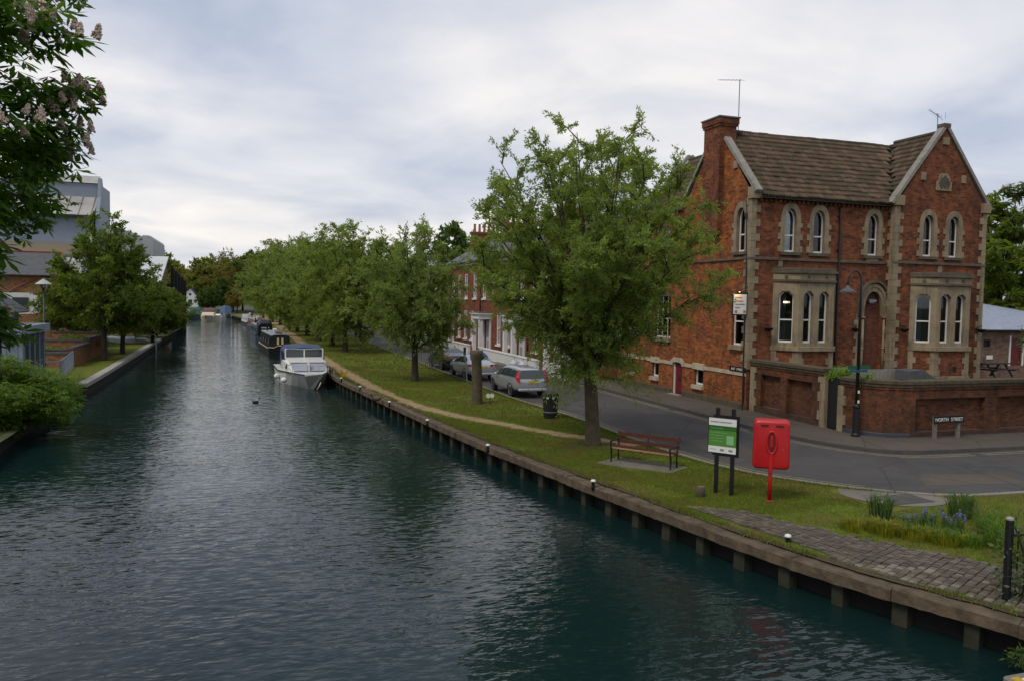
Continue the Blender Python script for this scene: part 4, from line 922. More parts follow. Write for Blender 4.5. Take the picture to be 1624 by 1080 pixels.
# openings through the wall behind the bays are dark rooms: a pair of lit ceiling lamps shows in the left bay
for x, y in ((22.55, 28.78), (23.95, 28.62)):
    l = MB(); l.box(x-.13, x+.13, y-.05, y+.05, 5.50, 5.58); lo = l.build('ceiling_lamp', 'lamp_glow'); mset(lo, 'small lit ceiling lamp behind the %s pane of the left bay window' % ('left side' if x < 23 else 'right front'), 'lamp')
l = MB(); l.lathe([(.0,0),(.05,.02),(.04,.1),(0,.12)], (23.35, 28.6, 4.45), 8); mset(l.build('table_lamp', 'lamp_warm'), 'tiny yellow table lamp glowing behind the middle pane of the left bay window', 'lamp')
# door surround: moulded arch, hood, shafts
mb = MB(); i1 = arch; ca = 27.55-PX
def archo(t): return lancet(27.0-PX-t, 28.1-PX+t, 2.0, 4.95, 6.15+t*1.2, 9)
def archring(o, i, d0, d1, mat, name, k0=2):
    mb = MB(); n = len(o); ks = list(range(k0, n)); vs = []; fs = []
    for q in ks: vs += [FS.p(*o[q], d1), FS.p(*i[q], d1), FS.p(*o[q], d0), FS.p(*i[q], d0)]
    for j in range(len(ks)-1): b = 4*j; fs += [(b,b+1,b+5,b+4),(b,b+4,b+6,b+2),(b+1,b+3,b+7,b+5)]
    mb.add(vs, fs); return mb.build(name, mat, ds)
ds = MB(); FS.rect(ds, 27.0-PX-.3, 28.1-PX+.3, 1.9, 2.1, -.1, .12); ds = ds.build('door_surround', 'stone', pub)
archring(archo(.14), archo(-.03), -.12, .02, 'stone', 'arch_moulding'); archring(archo(.26), archo(.14), -.05, .06, 'stone', 'arch_moulding'); archring(archo(.40), archo(.31), 0, .14, 'stone_dark', 'hood_mould')
for s, x in ((-1, 27.0), (1, 28.1)):
    mb = MB(); mb.tube([(x+s*.06, PY-.05, 2.1), (x+s*.06, PY-.05, 4.85)], .055, 10); mb.lathe([(.05,0),(.11,.06),(.12,.14)], (x+s*.06, PY-.05, 4.82), 10); mb.lathe([(.12,0),(.11,.1),(.06,.2)], (x+s*.06, PY-.05, 2.05), 10); mb.lathe([(.05,0),(.08,.02),(.08,.06),(.05,.08)], (x+s*.06, PY-.05, 3.45), 10)
    mb.build('shaft', 'stone', ds, smooth=True)
    z = 2.1; j = 0
    while z < 4.9: e = .28 if j % 2 else .42; piece('jamb_stone', qm, ds, FS.p(x-PX+s*(.12+e/2), z+.15, -.02), (e, .12, .29), (0,0,0)); z += .3; j += 1
mb = MB(); FS.rect(mb, ca-.2, ca+.2, 5.62, 5.74, -.2, -.02); FS.rect(mb, ca-.14, ca+.14, 5.56, 5.62, -.2, -.08); mb.build('bulkhead_lamp', 'grey_metal', ds)
mb = MB(); FG.rect(mb, 31.2-WX0, 31.42-WX0, 2.45, 2.72, .8, .812); mb.build('air_brick', 'black_wood', pub)
# small wall lamp, street-name plates
es = MB(); FW.rect(es, A(30.2), A(28.98), 2.44, 2.66, .03, .06); es = es.build('street_name_plate', 'black_metal'); mset(es, 'dark street name plate on the west wall of the corner house', 'street sign')
for wd, yy in (('EAST', 29.90), ('STREET', 29.42)): text('lettering', wd, .14, 'letter_white', es, Matrix.Translation((PX-.066, yy, 2.55)) @ Matrix.Rotation(-math.pi/2, 4, 'Z') @ Matrix.Rotation(math.pi/2, 4, 'X'))
# hanging pub sign lit by its own lamp
hs = root('hanging_sign', (PX, 29.0, 5.4), 'white board with orange corner marks hung over the west window, lit by a lamp', 'sign')
mb = MB(); mb.box(19.98, 20.62, 28.98, 29.03, 4.98, 5.84); mb.build('board', 'sign_white', hs, bevel=.01)
mb = MB(); mb.box(19.94, 20.66, 29.03, 29.07, 4.94, 5.88); mb.box(19.98, PX, 29.02, 29.06, 5.88, 5.93); mb.tube([(20.15, 29.04, 5.93), (PX, 29.04, 6.2)], .015, 6); mb.build('bracket', 'black_metal', hs)
for z, w, m in ((5.70, .30, 'orange'), (5.55, .36, 'orange'), (5.41, .5, 'letter_grey'), (5.27, .24, 'letter_grey')):
    mb = MB(); x = 20.04
    while x < 20.04+w: q = random.uniform(.03, .06); mb.box(x, x+q, 28.972, 28.98, z-.025, z+.025); x += q+.015
    mb.build('text_line', m, hs)
for x in (20.03, 20.46): mb = MB(); mb.box(x, x+.12, 28.97, 28.98, 5.04, 5.15); mb.build('corner_mark', 'orange', hs)
mb = MB(); mb.tube([(20.08, 29.05, 5.93), (20.08, 28.75, 6.02)], .014, 6); mb.lathe([(.02,.06),(.06,0),(.055,-.02)], (20.08, 28.74, 5.98), 8); mb.build('lamp_arm', 'black_metal', hs)
mb = MB(); mb.lathe([(.005,0),(.035,-.01),(.03,-.05),(.005,-.06)], (20.08, 28.74, 5.985), 8); mb.build('bulb', 'lamp_warm', hs)
ld = bpy.data.lights.new('sign_lamp', 'POINT'); ld.energy = 2.5; ld.color = (1, .62, .22); ld.shadow_soft_size = .04
lo = bpy.data.objects.new('sign_lamp', ld); COL.objects.link(lo); lo.parent = hs; lo.location = Vector((20.10, 28.78, 5.86)) - origin_of(hs)
# hanging baskets on wall brackets
def basket(x, y, z, label):
    r = root('hanging_basket', (x, y, z), label, 'hanging basket', 'empty baskets along the house front')
    mb = MB(); mb.lathe([(.04,-.17),(.14,-.12),(.21,-.02),(.22,.0),(.19,.0),(.12,-.1)], (x, y-.3, z), 12); mb.build('basket', 'black_wood', r, smooth=True)
    mb = MB(); mb.tube([(x, y+.0, z+.12), (x, y-.32, z+.16), (x, y-.3, z-.02)], .014, 5); mb.tube([(x, y, z-.15), (x, y-.25, z+.13)], .011, 5); mb.build('bracket', 'black_metal', r)
basket(21.6, PY, 4.42, 'empty black hanging basket left of the left bay window')
basket(26.35, PY, 4.42, 'empty black hanging basket left of the pointed doorway')
basket(28.75, WY, 4.42, 'empty black hanging basket between the doorway and the right bay')
basket(33.45, WY, 4.42, 'empty black hanging basket at the right corner of the house')
# roof aerials
ae = root('roof_aerial', (PX+1.0, 31.8, 13.9), 'tall thin television aerial mast beside the chimney', 'aerial')
mb = MB(); mb.tube([(PX+1.1, 31.8, 12.9), (PX+1.1, 31.8, 15.85)], .022, 6); mb.build('mast', 'grey_metal', ae)
mb = MB(); b0, b1_ = Vector((PX+1.15, 31.7, 15.85)), Vector((PX+.75, 33.0, 16.15)); mb.tube([b0, b1_], .014, 5)
for k in range(7):
    c = b0.lerp(b1_, k/6); s = Vector((.95, .29, 0))*(0.16-.012*k) if k else Vector((.95, .29, 0))*.2; mb.tube([c-s, c+s], .007, 4)
mb.build('boom', 'grey_metal', ae)
ae = root('roof_aerial', (gx, WY+.3, 13.9), 'small spiky television aerial on the tip of the right gable', 'aerial')
mb = MB(); mb.tube([(gx-.1, WY+.4, 13.6), (gx-.1, WY+.4, 14.55)], .02, 6); mb.build('mast', 'grey_metal', ae)
mb = MB(); b0, b1_ = Vector((gx+.0, WY+.4, 14.4)), Vector((gx-.85, WY+.2, 14.62)); mb.tube([b0, b1_], .013, 5)
for k in range(6): c = b0.lerp(b1_, k/5); mb.tube([c-Vector((.06,.22,0))*(1-k*.1), c+Vector((.06,.22,0))*(1-k*.1)], .008, 4)
mb.tube([b0-Vector((0,.2,.18)), b0+Vector((0,.2,.2))], .01, 4); mb.tube([b0-Vector((-.15,.2,.12)), b0+Vector((.15,-.2,.2))], .01, 4)
mb.build('boom', 'grey_metal', ae)
# ================================================================== garden wall round the corner plot
gw = root('garden_wall', (22, 23, 0.7), 'dark red brick garden wall with recessed panels curving round the street corner', 'wall')
wl = [(20.9,28.9),(20.9,24.30)]                         # west run up to the gate
wr_ = [(20.9,23.42),(20.93,22.95),(21.1,22.4),(21.5,21.92),(22.1,21.62),(22.6,21.52),(46.0,21.3)]
def run(mb, line, th, z0, z1, off=0.0, m=0):
    out = along(line, off, off-th)        # inner side is to the left of travel (east / north)
    n = len(line); vs = []
    for a, b in out: vs += [(a[0],a[1],z0),(b[0],b[1],z0),(b[0],b[1],z1),(a[0],a[1],z1)]
    fs = []
    for i in range(n-1):
        b = 4*i; fs += [(b,b+4,b+7,b+3),(b+1,b+2,b+6,b+5),(b+2,b+3,b+7,b+6)]
    fs += [(0,1,2,3),(4*n-4,4*n-3,4*n-2,4*n-1)]
    mb.add(vs, fs, m)
def wall_with_panels(line_a, line_b, z0, z1, panels, name):
    """straight wall face between two points with recessed panels (distances along it)"""
    ln = math.hypot(line_b[0]-line_a[0], line_b[1]-line_a[1]); u = ((line_b[0]-line_a[0])/ln, (line_b[1]-line_a[1])/ln); fr = Frame(line_a, u)
    holes = [rectp(a, b, p0, p1) for a, b, p0, p1 in panels]; mb = MB(); fr.panel(mb, rectp(0, ln, z0, z1), holes, 0.2)
    fr.rect(mb, 0, ln, z0, z1, -0.36, -0.28)
    for a, b, p0, p1 in panels: fr.rect(mb, a, b, p0, p1, -0.27, -0.2)
    w = mb.build(name, 'brick_wall', gw)
    for a, b, p0, p1 in panels:
        s_ = MB(); s_.add([fr.p(a, p0+.02, -.195), fr.p(b, p0+.02, -.195), fr.p(b, p0-.10, .0), fr.p(a, p0-.10, .0), fr.p(a, p0-.12, -.125), fr.p(b, p0-.12, -.125)], [(0,1,2,3),(3,2,5,4)]); s_.build('panel_sill', 'blue_brick', w)
    return fr, ln
frw, lnw = wall_with_panels(wl[0], wl[1], 0.6, 2.72, [(0.72, 2.02, 1.08, 2.46), (2.42, 3.92, 1.0, 2.44)], 'wall_face')
frs, lns = wall_with_panels((22.35,21.56), (46.0,21.3), 0.6, 2.50, [(0.2, 3.45, 0.98, 2.18), (4.05, 8.5, 0.98, 2.18), (9.2, 13, 0.98, 2.18)], 'wall_face')
cl = resample(smooth_line([(20.9,23.42),(20.92,22.8),(21.15,22.25),(21.6,21.8),(22.35,21.56)]), .18) + [(22.35,21.56)]
mb = MB(); run(mb, cl, -0.36, 0.6, 2.50); mb.build('wall_curve', 'brick_wall', gw)
mb = MB(); 
# projecting courses and weathered coping
def courses(line, zs):
    for z0, z1, o, m in zs:
        mb = MB(); run(mb, line, -(0.36+2*o), z0, z1, -o); mb.build('coping', m, gw, bevel=.02)
courses(wl, [(2.72,2.82,.03,'brick_wall'),(2.82,2.93,.06,'coping_brick'),(2.93,3.06,.10,'coping_brick')])
courses(cl + [(46.0,21.3)], [(2.50,2.60,.03,'brick_wall'),(2.60,2.71,.06,'coping_brick'),(2.71,2.84,.10,'coping_brick')])
mb = MB(); run(mb, [(22.35,21.55),(46.0,21.29)], -0.1, .6, .82, -.04); run(mb, cl, -.1, .6, .95, -.03); mb.build('plinth', 'blue_brick', gw, bevel=.02)
# stone gate piers
pm = unit_mesh('pier_stone', 'stone', 0.03)
for y, z1 in ((24.32, 2.72), (23.40, 2.5), (28.75, 2.72)):
    z = .7; j = 0
    while z < z1-.05:
        h = min(.36, z1-z); e = .40 if j % 2 else .28; piece('pier_stone', pm, gw, (20.9+.15, y+(e/2-.12)*(1 if y > 24 else -1)*(1 if y < 28 else -1), z+h/2), (.40, e, h-.006)); z += h; j += 1
# garden behind the wall
sheet('garden_ground', [[(21.2,28.9),(21.2,23.6),(21.4,22.7),(22.4,21.95),(46,21.7),(46,29),(33.7,29),(33.7,28.7),(28,28.9)]], 1.95, 'soil')
gt_ = root('garden_gate', (20.98, 23.86, .7), 'tall solid black gate between stone piers in the garden wall', 'gate')
for k in range(7): 
    mb = MB(); y = 23.50+k*.105; mb.box(21.0, 21.035, y, y+.1, .82, 2.74+.04*math.sin(k)); mb.build('board', 'black_wood', gt_)
mb = MB(); mb.box(21.035, 21.07, 23.48, 24.26, 1.0, 1.12); mb.box(21.035, 21.07, 23.48, 24.26, 2.3, 2.42); mb.build('rail', 'black_wood', gt_)
# pallet-grey fence boards and a slanting bin store in the garden
fb = root('board_fence', (23.6, 26.4, 1.95), 'weathered grey board screen behind the garden wall', 'fence')
for k in range(17):
    mb = MB(); x = 22.0+k*.21; mb.box(x, x+.195, 25.3, 25.33, 1.95, 2.98+random.uniform(-.02,.02)-(.10 if k > 8 else 0)); mb.build('board', 'stone_grey', fb)
sh = root('garden_shed', (26.3, 24.6, 1.95), 'small dark lean-to roof peeping over the garden wall', 'shed')
mb = MB(); mb.prism([(25.0,2.0),(26.8,2.0),(26.8,2.35),(25.6,2.95),(25.0,2.9)], 24.2, 25.0, 'y'); mb.build('roof', 'slate', sh)
# picnic table beyond the right bay
pt = root('picnic_table', (36.2, 29.8, 1.95), 'dark picnic table standing right of the corner house', 'table')
for k in range(4): mb = MB(); mb.box(35.35, 37.1, 29.5+k*.17, 29.65+k*.17, 2.62, 2.67); mb.build('plank', 'black_wood', pt)
for s in (-.62, .72): mb = MB(); mb.box(35.35, 37.1, 29.77+s, 29.95+s, 2.36, 2.4); mb.build('bench_plank', 'black_wood', pt)
for x in (35.6, 36.8): mb = MB(); mb.tube([(x, 29.2, 1.95), (x, 29.7, 2.62)], .05, 5); mb.tube([(x, 30.5, 1.95), (x, 30.0, 2.62)], .05, 5); mb.tube([(x, 29.1, 2.34), (x, 30.6, 2.34)], .04, 5); mb.build('leg', 'black_wood', pt)
# low slate-roofed outbuilding
ob = root('outbuilding', (46, 38, 1.9), 'low brown brick outbuilding with pale blue slate roof at the right edge', 'shed')
mb = MB(); fo = Frame((42.0, 36.0), (1, 0)); fo.panel(mb, rectp(0, 12, .7, 4.1), [rectp(.8, 1.35, 3.05, 3.5), rectp(3.0, 4.0, 1.9, 3.6)], .15); mb.add([(42,36,.7),(42,44,.7),(42,44,4.1),(42,36,4.1)], [(0,1,2,3)]); mb.build('wall', 'brick_shed', ob)
mb = MB(); fo.rect(mb, .8, 1.35, 3.05, 3.5, -.15, -.12); mb.build('vent', 'black_wood', ob); mb = MB(); fo.rect(mb, 3.0, 4.0, 1.9, 3.6, -.15, -.11); mb.build('door', 'dark_red', ob)
mb = MB(); fo.rect(mb, 1.05, 1.55, 2.32, 2.56, 0.0, .03); mb.build('notice', 'sign_white', ob)
mb = MB(); fo.rect(mb, 2.9, 3.0, 1.9, 3.75, 0, .05); fo.rect(mb, 4.0, 4.1, 1.9, 3.75, 0, .05); mb.build('door_frame', 'white_paint', ob)
mb = MB(); mb.add([(41.7,35.7,4.1),(54.3,35.7,4.1),(54.3,40,4.9),(45.0,40,6.0),(43.2,39.5,6.0)], [(0,1,2,3,4)]); mb.add([(41.7,35.7,4.1),(43.2,39.5,6.0),(41.7,44.3,4.1)], [(0,1,2)]); rfo = mb.build('roof', 'slate_blue', ob)
for r in range(9):
    t = r/9.5; mb = MB(); mb.box(41.75+1.3*t, 54.2, 35.66+4.0*t, 35.70+4.0*t, 4.115+1.75*t*1.0, 4.135+1.75*t); 
mb = MB(); mb.tube([(41.6,35.65,4.08),(54.3,35.65,4.08)], .06, 6); mb.build('gutter', 'black_metal', ob)
# ================================================================== street lamp with finger sign
def street_lamp():
    x, y = 20.93, 22.62 
    x, y = 20.62, 22.3
    r = root('street_lamp', (x, y, .8), 'tall black swan-neck street lamp at the street corner', 'street lamp')
    mb = MB(); mb.lathe([(.15,.0),(.15,.08),(.115,.12),(.11,1.0),(.13,1.04),(.13,1.10),(.075,1.16)], (x, y, .8), 12); mb.build('base', 'black_metal', r, smooth=False)
    mb = MB(); pts = [(x, y, 1.9), (x, y, 6.1)]; R = .30; u = (-.80, .2)
    for k in range(9): t = math.pi*k/8; c = R*(1-math.cos(t)); pts.append((x+u[0]*c, y+u[1]*c, 6.3+R*1.25*math.sin(t)))
    e = pts[-1]; pts.append((e[0], e[1], 6.05)); mb.tube(pts, [.062, .045]+[.032]*10, 8); mb.build('pole', 'black_metal', r, smooth=True)
    mb = MB(); mb.lathe([(.03,.18),(.06,.12),(.10,.06),(.27,-.02),(.28,-.08),(.0,-.08)], (e[0], e[1], 5.98), 14); mb.build('lamp_shade', 'slate', r, smooth=False)
    for k in range(2): mb = MB(); mb.box(x-.03, x+.03, y-.1, y-.066, 2.0+k*.35, 2.12+k*.35-.02); mb.build('sticker', 'sign_white', r)
    f = MB(); f.box(x-.42, x+.55, y-.02, y+.02, 3.20, 3.34); f = f.build('finger_board', 'finger_green', r)
    f = MB(); f.box(x-.40, x+.36, y-.06, y-.025, 3.10, 3.19); f.build('finger_board', 'finger_blue', r)
street_lamp()
ns = root('street_name_sign', (23.7, 21.2, .8), 'black NORTH STREET name sign on two short posts before the garden wall', 'street sign')
mb = MB(); mb.box(23.02, 24.42, 21.16, 21.20, 1.34, 1.62); mb.build('plate', 'black_metal', ns, bevel=.01)
for x in (23.14, 24.22): mb = MB(); mb.box(x-.06, x+.06, 21.20, 21.30, .8, 1.60); mb.build('post', 'concrete', ns)
for wd, xx in (('NORTH', 23.36), ('STREET', 24.06)): text('lettering', wd, .172, 'letter_white', ns, Matrix.Translation(Vector((xx, 21.158, 1.475))-origin_of(ns)) @ Matrix.Rotation(math.pi/2, 4, 'X'))
# ================================================================== riverside furniture
def bench():
    ax, ay = Vector((10.42, 21.0, .69)), Vector((11.62, 19.42, .69)); c = (ax+ay)/2; rz = math.atan2(ay.y-ax.y, ay.x-ax.x); ln = (ay-ax).length
    r = root('park_bench', c, 'park bench with reddish slats and black iron ends on a concrete slab', 'bench', rz=rz)
    h = ln/2; bk = 1                              # backrest towards the street (+y local)
    for s in (-1, 0, 1):
        x = s*(h-.06)
        mb = MB()
        if s: 
            mb.tube([(x,-.26,.0),(x,-.24,.2),(x,-.27,.42)], .026, 6); mb.tube([(x,.24,.0),(x,.2,.25),(x,.22,.45),(x,.33,.88)], .026, 6)
            mb.tube([(x,-.27,.42),(x,.22,.42)], .022, 6); mb.tube([(x,-.29,.44),(x,-.31,.58),(x,-.26,.66),(x,.0,.64),(x,.26,.66)], .024, 6); mb.tube([(x,-.25,.18),(x,.2,.22)], .016, 5)
            mb.lathe([(.01,-.03),(.035,-.03),(.035,.03),(.01,.03)], (x,-.30,.63), 8, axis='x')
        else: mb.tube([(x,.20,.42),(x,.33,.88)], .022, 6); mb.tube([(x,-.25,.41),(x,.2,.41)], .02, 5)
        mb.build('iron_end' if s else 'iron_stay', 'black_metal', r, world=False)
    for k in range(5): mb = MB(); y = -.27+k*.10; mb.box(-h, h, y, y+.082, .435, .465); mb.build('seat_slat', 'bench_seat' if k == 0 else 'bench_slat', r, world=False)
    for z, y in ((.60,.245),(.80,.30)): mb = MB(); mb.box(-h, h, y-.02, y+.02, z-.055, z+.055); mb.build('back_slat', 'bench_slat', r, world=False)
    s_ = MB(); pr = [(-h-.25,-.62),(-h+.3,-.72),(h+.1,-.55),(h+.2,.45),(-h-.05,.5)]; s_.prism(pr, -.05, .025); so = s_.build('bench_slab', 'concrete', None); so.location = c; so.rotation_euler = (0,0,rz); struct(so)
bench()
def info_sign():
    r = root('information_sign', (11.3, 16.57, .69), 'green and white information board on two black posts by the lifebuoy', 'sign', rz=0)
    p = [(11.18, 16.74), (11.42, 16.42)]; d = Vector((p[1][0]-p[0][0], p[1][1]-p[0][1], 0)); u = d.normalized(); an = math.atan2(u.y, u.x)
    nrm = Vector((u.y, -u.x, 0)); c = Vector(((p[0][0]+p[1][0])/2, (p[0][1]+p[1][1])/2, 0))
    if nrm.dot(-c) < 0: nrm = -nrm
    for q in p: mb = MB(); mb.obox(q, (u.x, u.y), .045, .045, .66, 2.86); mb.build('post', 'black_metal', r, bevel=.008)
    fr = Frame((c.x - u.x*.40 + nrm.x*.06, c.y - u.y*.40 + nrm.y*.06), (u.x, u.y)); W = .70
    if (fr.n[0]*nrm.x + fr.n[1]*nrm.y) < 0: fr = Frame((c.x + u.x*.40 + nrm.x*.06, c.y + u.y*.40 + nrm.y*.06), (-u.x, -u.y))
    mb = MB(); fr.rect(mb, -.02, W+.02, 1.72, 2.62, -.02, .0); fr.rect(mb, .1, W+.06, 1.66, 2.68, -.05, -.02); mb.build('board', 'black_metal', r)
    def pn(a0,a1,z0,z1,m,d=.012,name='panel'): mb = MB(); fr.rect(mb, a0, a1, z0, z1, .0, d); mb.build(name, m, r)
    pn(0,W,2.42,2.6,'sign_white'); pn(0,W,1.90,2.42,'sign_green',.010); pn(0,W,2.30,2.415,'sign_dark_green',.013); pn(.46,.64,1.96,2.18,'sign_pale_green',.014); pn(0,W,1.74,1.90,'sign_white')
    for z, w, m in ((2.51,.5,'letter_grey'),(2.24,.38,'sign_pale_green'),(2.17,.34,'sign_pale_green'),(2.10,.36,'sign_pale_green'),(2.03,.3,'sign_pale_green'),(2.35,.3,'sign_pale_green'),(1.82,.14,'letter_grey')):
        mb = MB(); a = .05; hh = .03 if z > 2.4 else .012
        while a < .05+w: k = random.uniform(.02,.06); fr.rect(mb, a, a+k, z-hh/2, z+hh/2, .01, .0165); a += k+.014
        mb.build('text_line', m, r)
    for a in (.3, .52): mb = MB(); fr.rect(mb, a, a+.1, 1.79, 1.84, .01, .017); mb.build('logo', 'letter_grey', r)
info_sign()
def lifebuoy():
    r = root('lifebuoy_housing', (12.02, 15.72, .69), 'bright red plastic lifebuoy housing on a red post', 'lifebuoy housing')
    c = Vector((12.02, 15.72, .69)); v = Vector((c.x+0.2, c.y+1.6, 0)); v.normalize(); u = Vector((v.y, -v.x, 0)); an = math.atan2(u.y, u.x)
    R = Matrix.Rotation(an, 4, 'Z')
    def loc(x, y, z): q = R @ Vector((x, y, z)); return (q.x, q.y, q.z)
    mb = MB(); mb.tube([(0,0,0),(0,0,1.0)], .052, 10); mb.lathe([(.09,0),(.09,.02),(.05,.03)], (0,0,0), 10)
    o = mb.build('post', 'red_plastic', r, world=False, smooth=True); 
    # housing: rounded box, flared towards the bottom front, narrower behind
    W, Hh, n = .425, 1.22, 5; prof = []
    def rr(w, z0, z1, rad, k=5):
        pts = []
        for cx_, cz_, a0 in ((w-rad, z0+rad, -90),(w-rad, z1-rad, 0),(-w+rad, z1-rad, 90),(-w+rad, z0+rad, 180)):
            for i in range(k+1): a = R_(a0+90*i/k); pts.append((cx_+rad*math.cos(a), cz_+rad*math.sin(a)))
        return pts
    z0, z1 = .80, 2.0
    sec = [(-.20, W*.88, z0+.06, z1-.06, .09), (-.17, W*.97, z0+.02, z1-.02, .10), (-.02, W, z0, z1, .11), (.16, W, z0+.01, z1-.0, .10), (.22, W*.93, z0+.05, z1-.05, .09)]
    vs = []; k = 24; lean = .0
    for y, w, a, b, rad in sec:
        for px, pz in rr(w, a, b, rad): vs.append((px*(1.0-.04*(pz-1.4)), y, pz))
    fs = [(i*k+j, i*k+(j+1) % k, (i+1)*k+(j+1) % k, (i+1)*k+j) for i in range(len(sec)-1) for j in range(k)] + [tuple(range(k)), tuple(range((len(sec)-1)*k, len(sec)*k))]
    mb = MB(); mb.add(vs, fs); hz = mb.build('housing', 'red_plastic', r, world=False, smooth=True); b = hz.modifiers.new('bevel','BEVEL'); b.width=.012; b.segments=2; b.limit_method='ANGLE'
    # moulded ring on the back and two lugs on the top
    mb = MB()
    for k in range(16):
        pass
    ring = [(.115*math.cos(2*math.pi*i/20), -.205, 1.46+.27*math.sin(2*math.pi*i/20)) for i in range(21)]
    mb.tube(ring, [.030]*21, 8, caps=False); mb.build('moulded_ring', 'red_plastic', hz, world=False, smooth=True)
    mb = MB(); mb.prism([(.11*math.cos(2*math.pi*i/16), 1.46+.26*math.sin(2*math.pi*i/16)) for i in range(16)], -.208, -.19, 'y'); mb.build('hollow_shade', 'dark_red', hz, world=False)  # flat slab, the shade of a hollow put into its dark colour
    mb = MB(); mb.box(-.035,.035,-.23,-.19,1.34,1.62); mb.build('moulded_rib', 'red_plastic', hz, world=False, bevel=.015)
    for s in (-1, 1): mb = MB(); mb.box(s*.17-.09, s*.17+.09, -.235, -.18, 1.86, 1.90); mb.build('lug', 'dark_red', hz, world=False, bevel=.008)
    mb = MB(); mb.box(-.05,.05,-.23,-.16,.72,1.2); mb.build('bracket', 'red_plastic', r, world=False, bevel=.01)
    mb = MB(); mb.lathe([(.004,0),(.016,.004),(.016,.012),(.004,.014)], (.27,-.212,1.30), 8, axis='y'); mb.build('bolt', 'grey_metal', hz, world=False)
    r.rotation_euler = (0, 0, an)
lifebuoy()
def bin_():
    r = root('litter_bin', (11.65, 29.25, .69), 'round black litter bin at the roadside edge of the lawn', 'litter bin')
    x, y, z = 11.65, 29.25, .69
    mb = MB(); mb.lathe([(.24,0),(.255,.04),(.285,.22),(.30,.24),(.30,.27),(.285,.28),(.325,.78),(.32,.80),(.0,.80)], (x,y,z), 18); mb.build('body', 'black_wood', r)
    mb = MB(); mb.lathe([(.345,.93),(.355,.95),(.355,1.02),(.32,1.05),(.10,1.06),(.0,1.06)], (x,y,z), 18)
    for k in range(8): a = 2*math.pi*(k+.5)/8; mb.box(x+.315*math.cos(a)-.03, x+.315*math.cos(a)+.03, y+.315*math.sin(a)-.03, y+.315*math.sin(a)+.03, z+.79, z+.94)
    mb.build('lid', 'black_wood', r)
    for k in range(8):
        a = 2*math.pi*k/8; n_ = MB(); cx_, cy_ = x+.30*math.cos(a), y+.30*math.sin(a); n_.obox((cx_, cy_), (-math.sin(a), math.cos(a)), .045, .004, z+.83, z+.90); n_.build('notice', 'sign_white', r) if k in (4,5,6) else None
    mb = MB(); mb.lathe([(.303,.26),(.306,.27),(.306,.285),(.303,.295)], (x,y,z), 18); mb.build('hoop', 'grey_metal', r)
bin_()
# pollarded stump, its little plaque, small stump
def tapered(name, pts, rad, mat, par, n=12, seed=1):
    rg = random.Random(seed); mb = MB(); mb.tube(pts, rad, n); mb.v = [(v[0]+rg.uniform(-.018,.018), v[1]+rg.uniform(-.018,.018), v[2]) for v in mb.v]; return mb.build(name, mat, par, smooth=True)
st = root('pollard_trunk', (9.95, 34.05, .69), 'bare cut-off tree trunk standing on the lawn', 'tree trunk')
x, y = 9.95, 34.05
tapered('trunk', [(x,y,.6),(x,y,.75),(x-.01,y,1.3),(x-.03,y,2.2),(x-.05,y,2.7),(x-.07,y,2.95),(x-.08,y,3.12)], [.33,.27,.245,.225,.23,.29,.27], 'bark', st, 14, 3)
mb = MB(); mb.prism([(x-.08+.24*math.cos(t*.5236), y+.24*math.sin(t*.5236)) for t in range(12)], 3.115, 3.135); mb.build('cut_top', 'cut_wood', st)
tapered('cut_limb', [(x+.05,y-.02,2.75),(x+.2,y-.05,2.88),(x+.28,y-.07,2.92)], [.16,.13,.11], 'bark', st, 9, 5)
sheet('bark_chips', [[(x+(.75+.15*math.sin(k*2.1))*math.cos(k*.349), y+(.55+.12*math.cos(k*1.7))*math.sin(k*.349)) for k in range(18)]], .70, 'bark_chip')
sheet('bark_chips', [[(10.75+(.95+.2*math.sin(k*2.1))*math.cos(k*.349), 23.4+(.75+.15*math.cos(k*1.7))*math.sin(k*.349)) for k in range(18)]], .70, 'soil')
pg = root('dog_sign', (10.42, 33.55, .69), 'low round pale sign plate on a short peg beside the cut trunk', 'sign')
mb = MB(); mb.box(10.40, 10.44, 33.55, 33.58, .6, 1.0); mb.build('peg', 'bark_dark', pg)
for dx in (-.09, .09): mb = MB(); mb.lathe([(.10,0),(.10,.02)], (10.42+dx, 33.52, 1.12), 12, axis='y'); mb.build('disc', 'sign_white', pg)
s2 = root('small_stump', (10.62, 16.55, .69), 'low weathered wooden stump left of the information board', 'stump'); tapered('stump', [(10.62,16.55,.6),(10.62,16.55,.8),(10.63,16.55,.93)], [.12,.11,.10], 'bark', s2, 10, 8)
mb = MB(); mb.prism([(10.63+.092*math.cos(t*.628), 16.55+.092*math.sin(t*.628)) for t in range(10)], .928, .938); mb.build('cut_top', 'cut_wood', s2)
# mooring bollards along the quay
bl = [((10.30,12.85),'nearest white-topped mooring post, by the stone pitching'),((8.50,18.25),'white-topped mooring post below the bench'),((7.30,23.65),'white-topped mooring post nearest the big willow'),((6.55,29.1),'white-topped mooring post opposite the litter bin'),((6.05,34.6),'white-topped mooring post level with the cut trunk'),((5.60,40.8),'mooring post second from the white cruiser'),((5.15,45.3),'mooring post beside the bow of the white cruiser')]
for (x, y), lb in bl:
    r = root('mooring_post', (x, y, .66), lb, 'mooring post', 'mooring posts along the quay')
    mb = MB(); mb.lathe([(.05,-.1),(.045,0),(.04,.10),(.05,.12),(.068,.125)], (x,y,.68), 10); mb.build('stem', 'black_metal', r, smooth=True)
    mb = MB(); mb.lathe([(.068,.12),(.072,.135),(.055,.165),(.02,.178)], (x,y,.68), 10); mb.build('cap', 'white_paint', r, smooth=True)
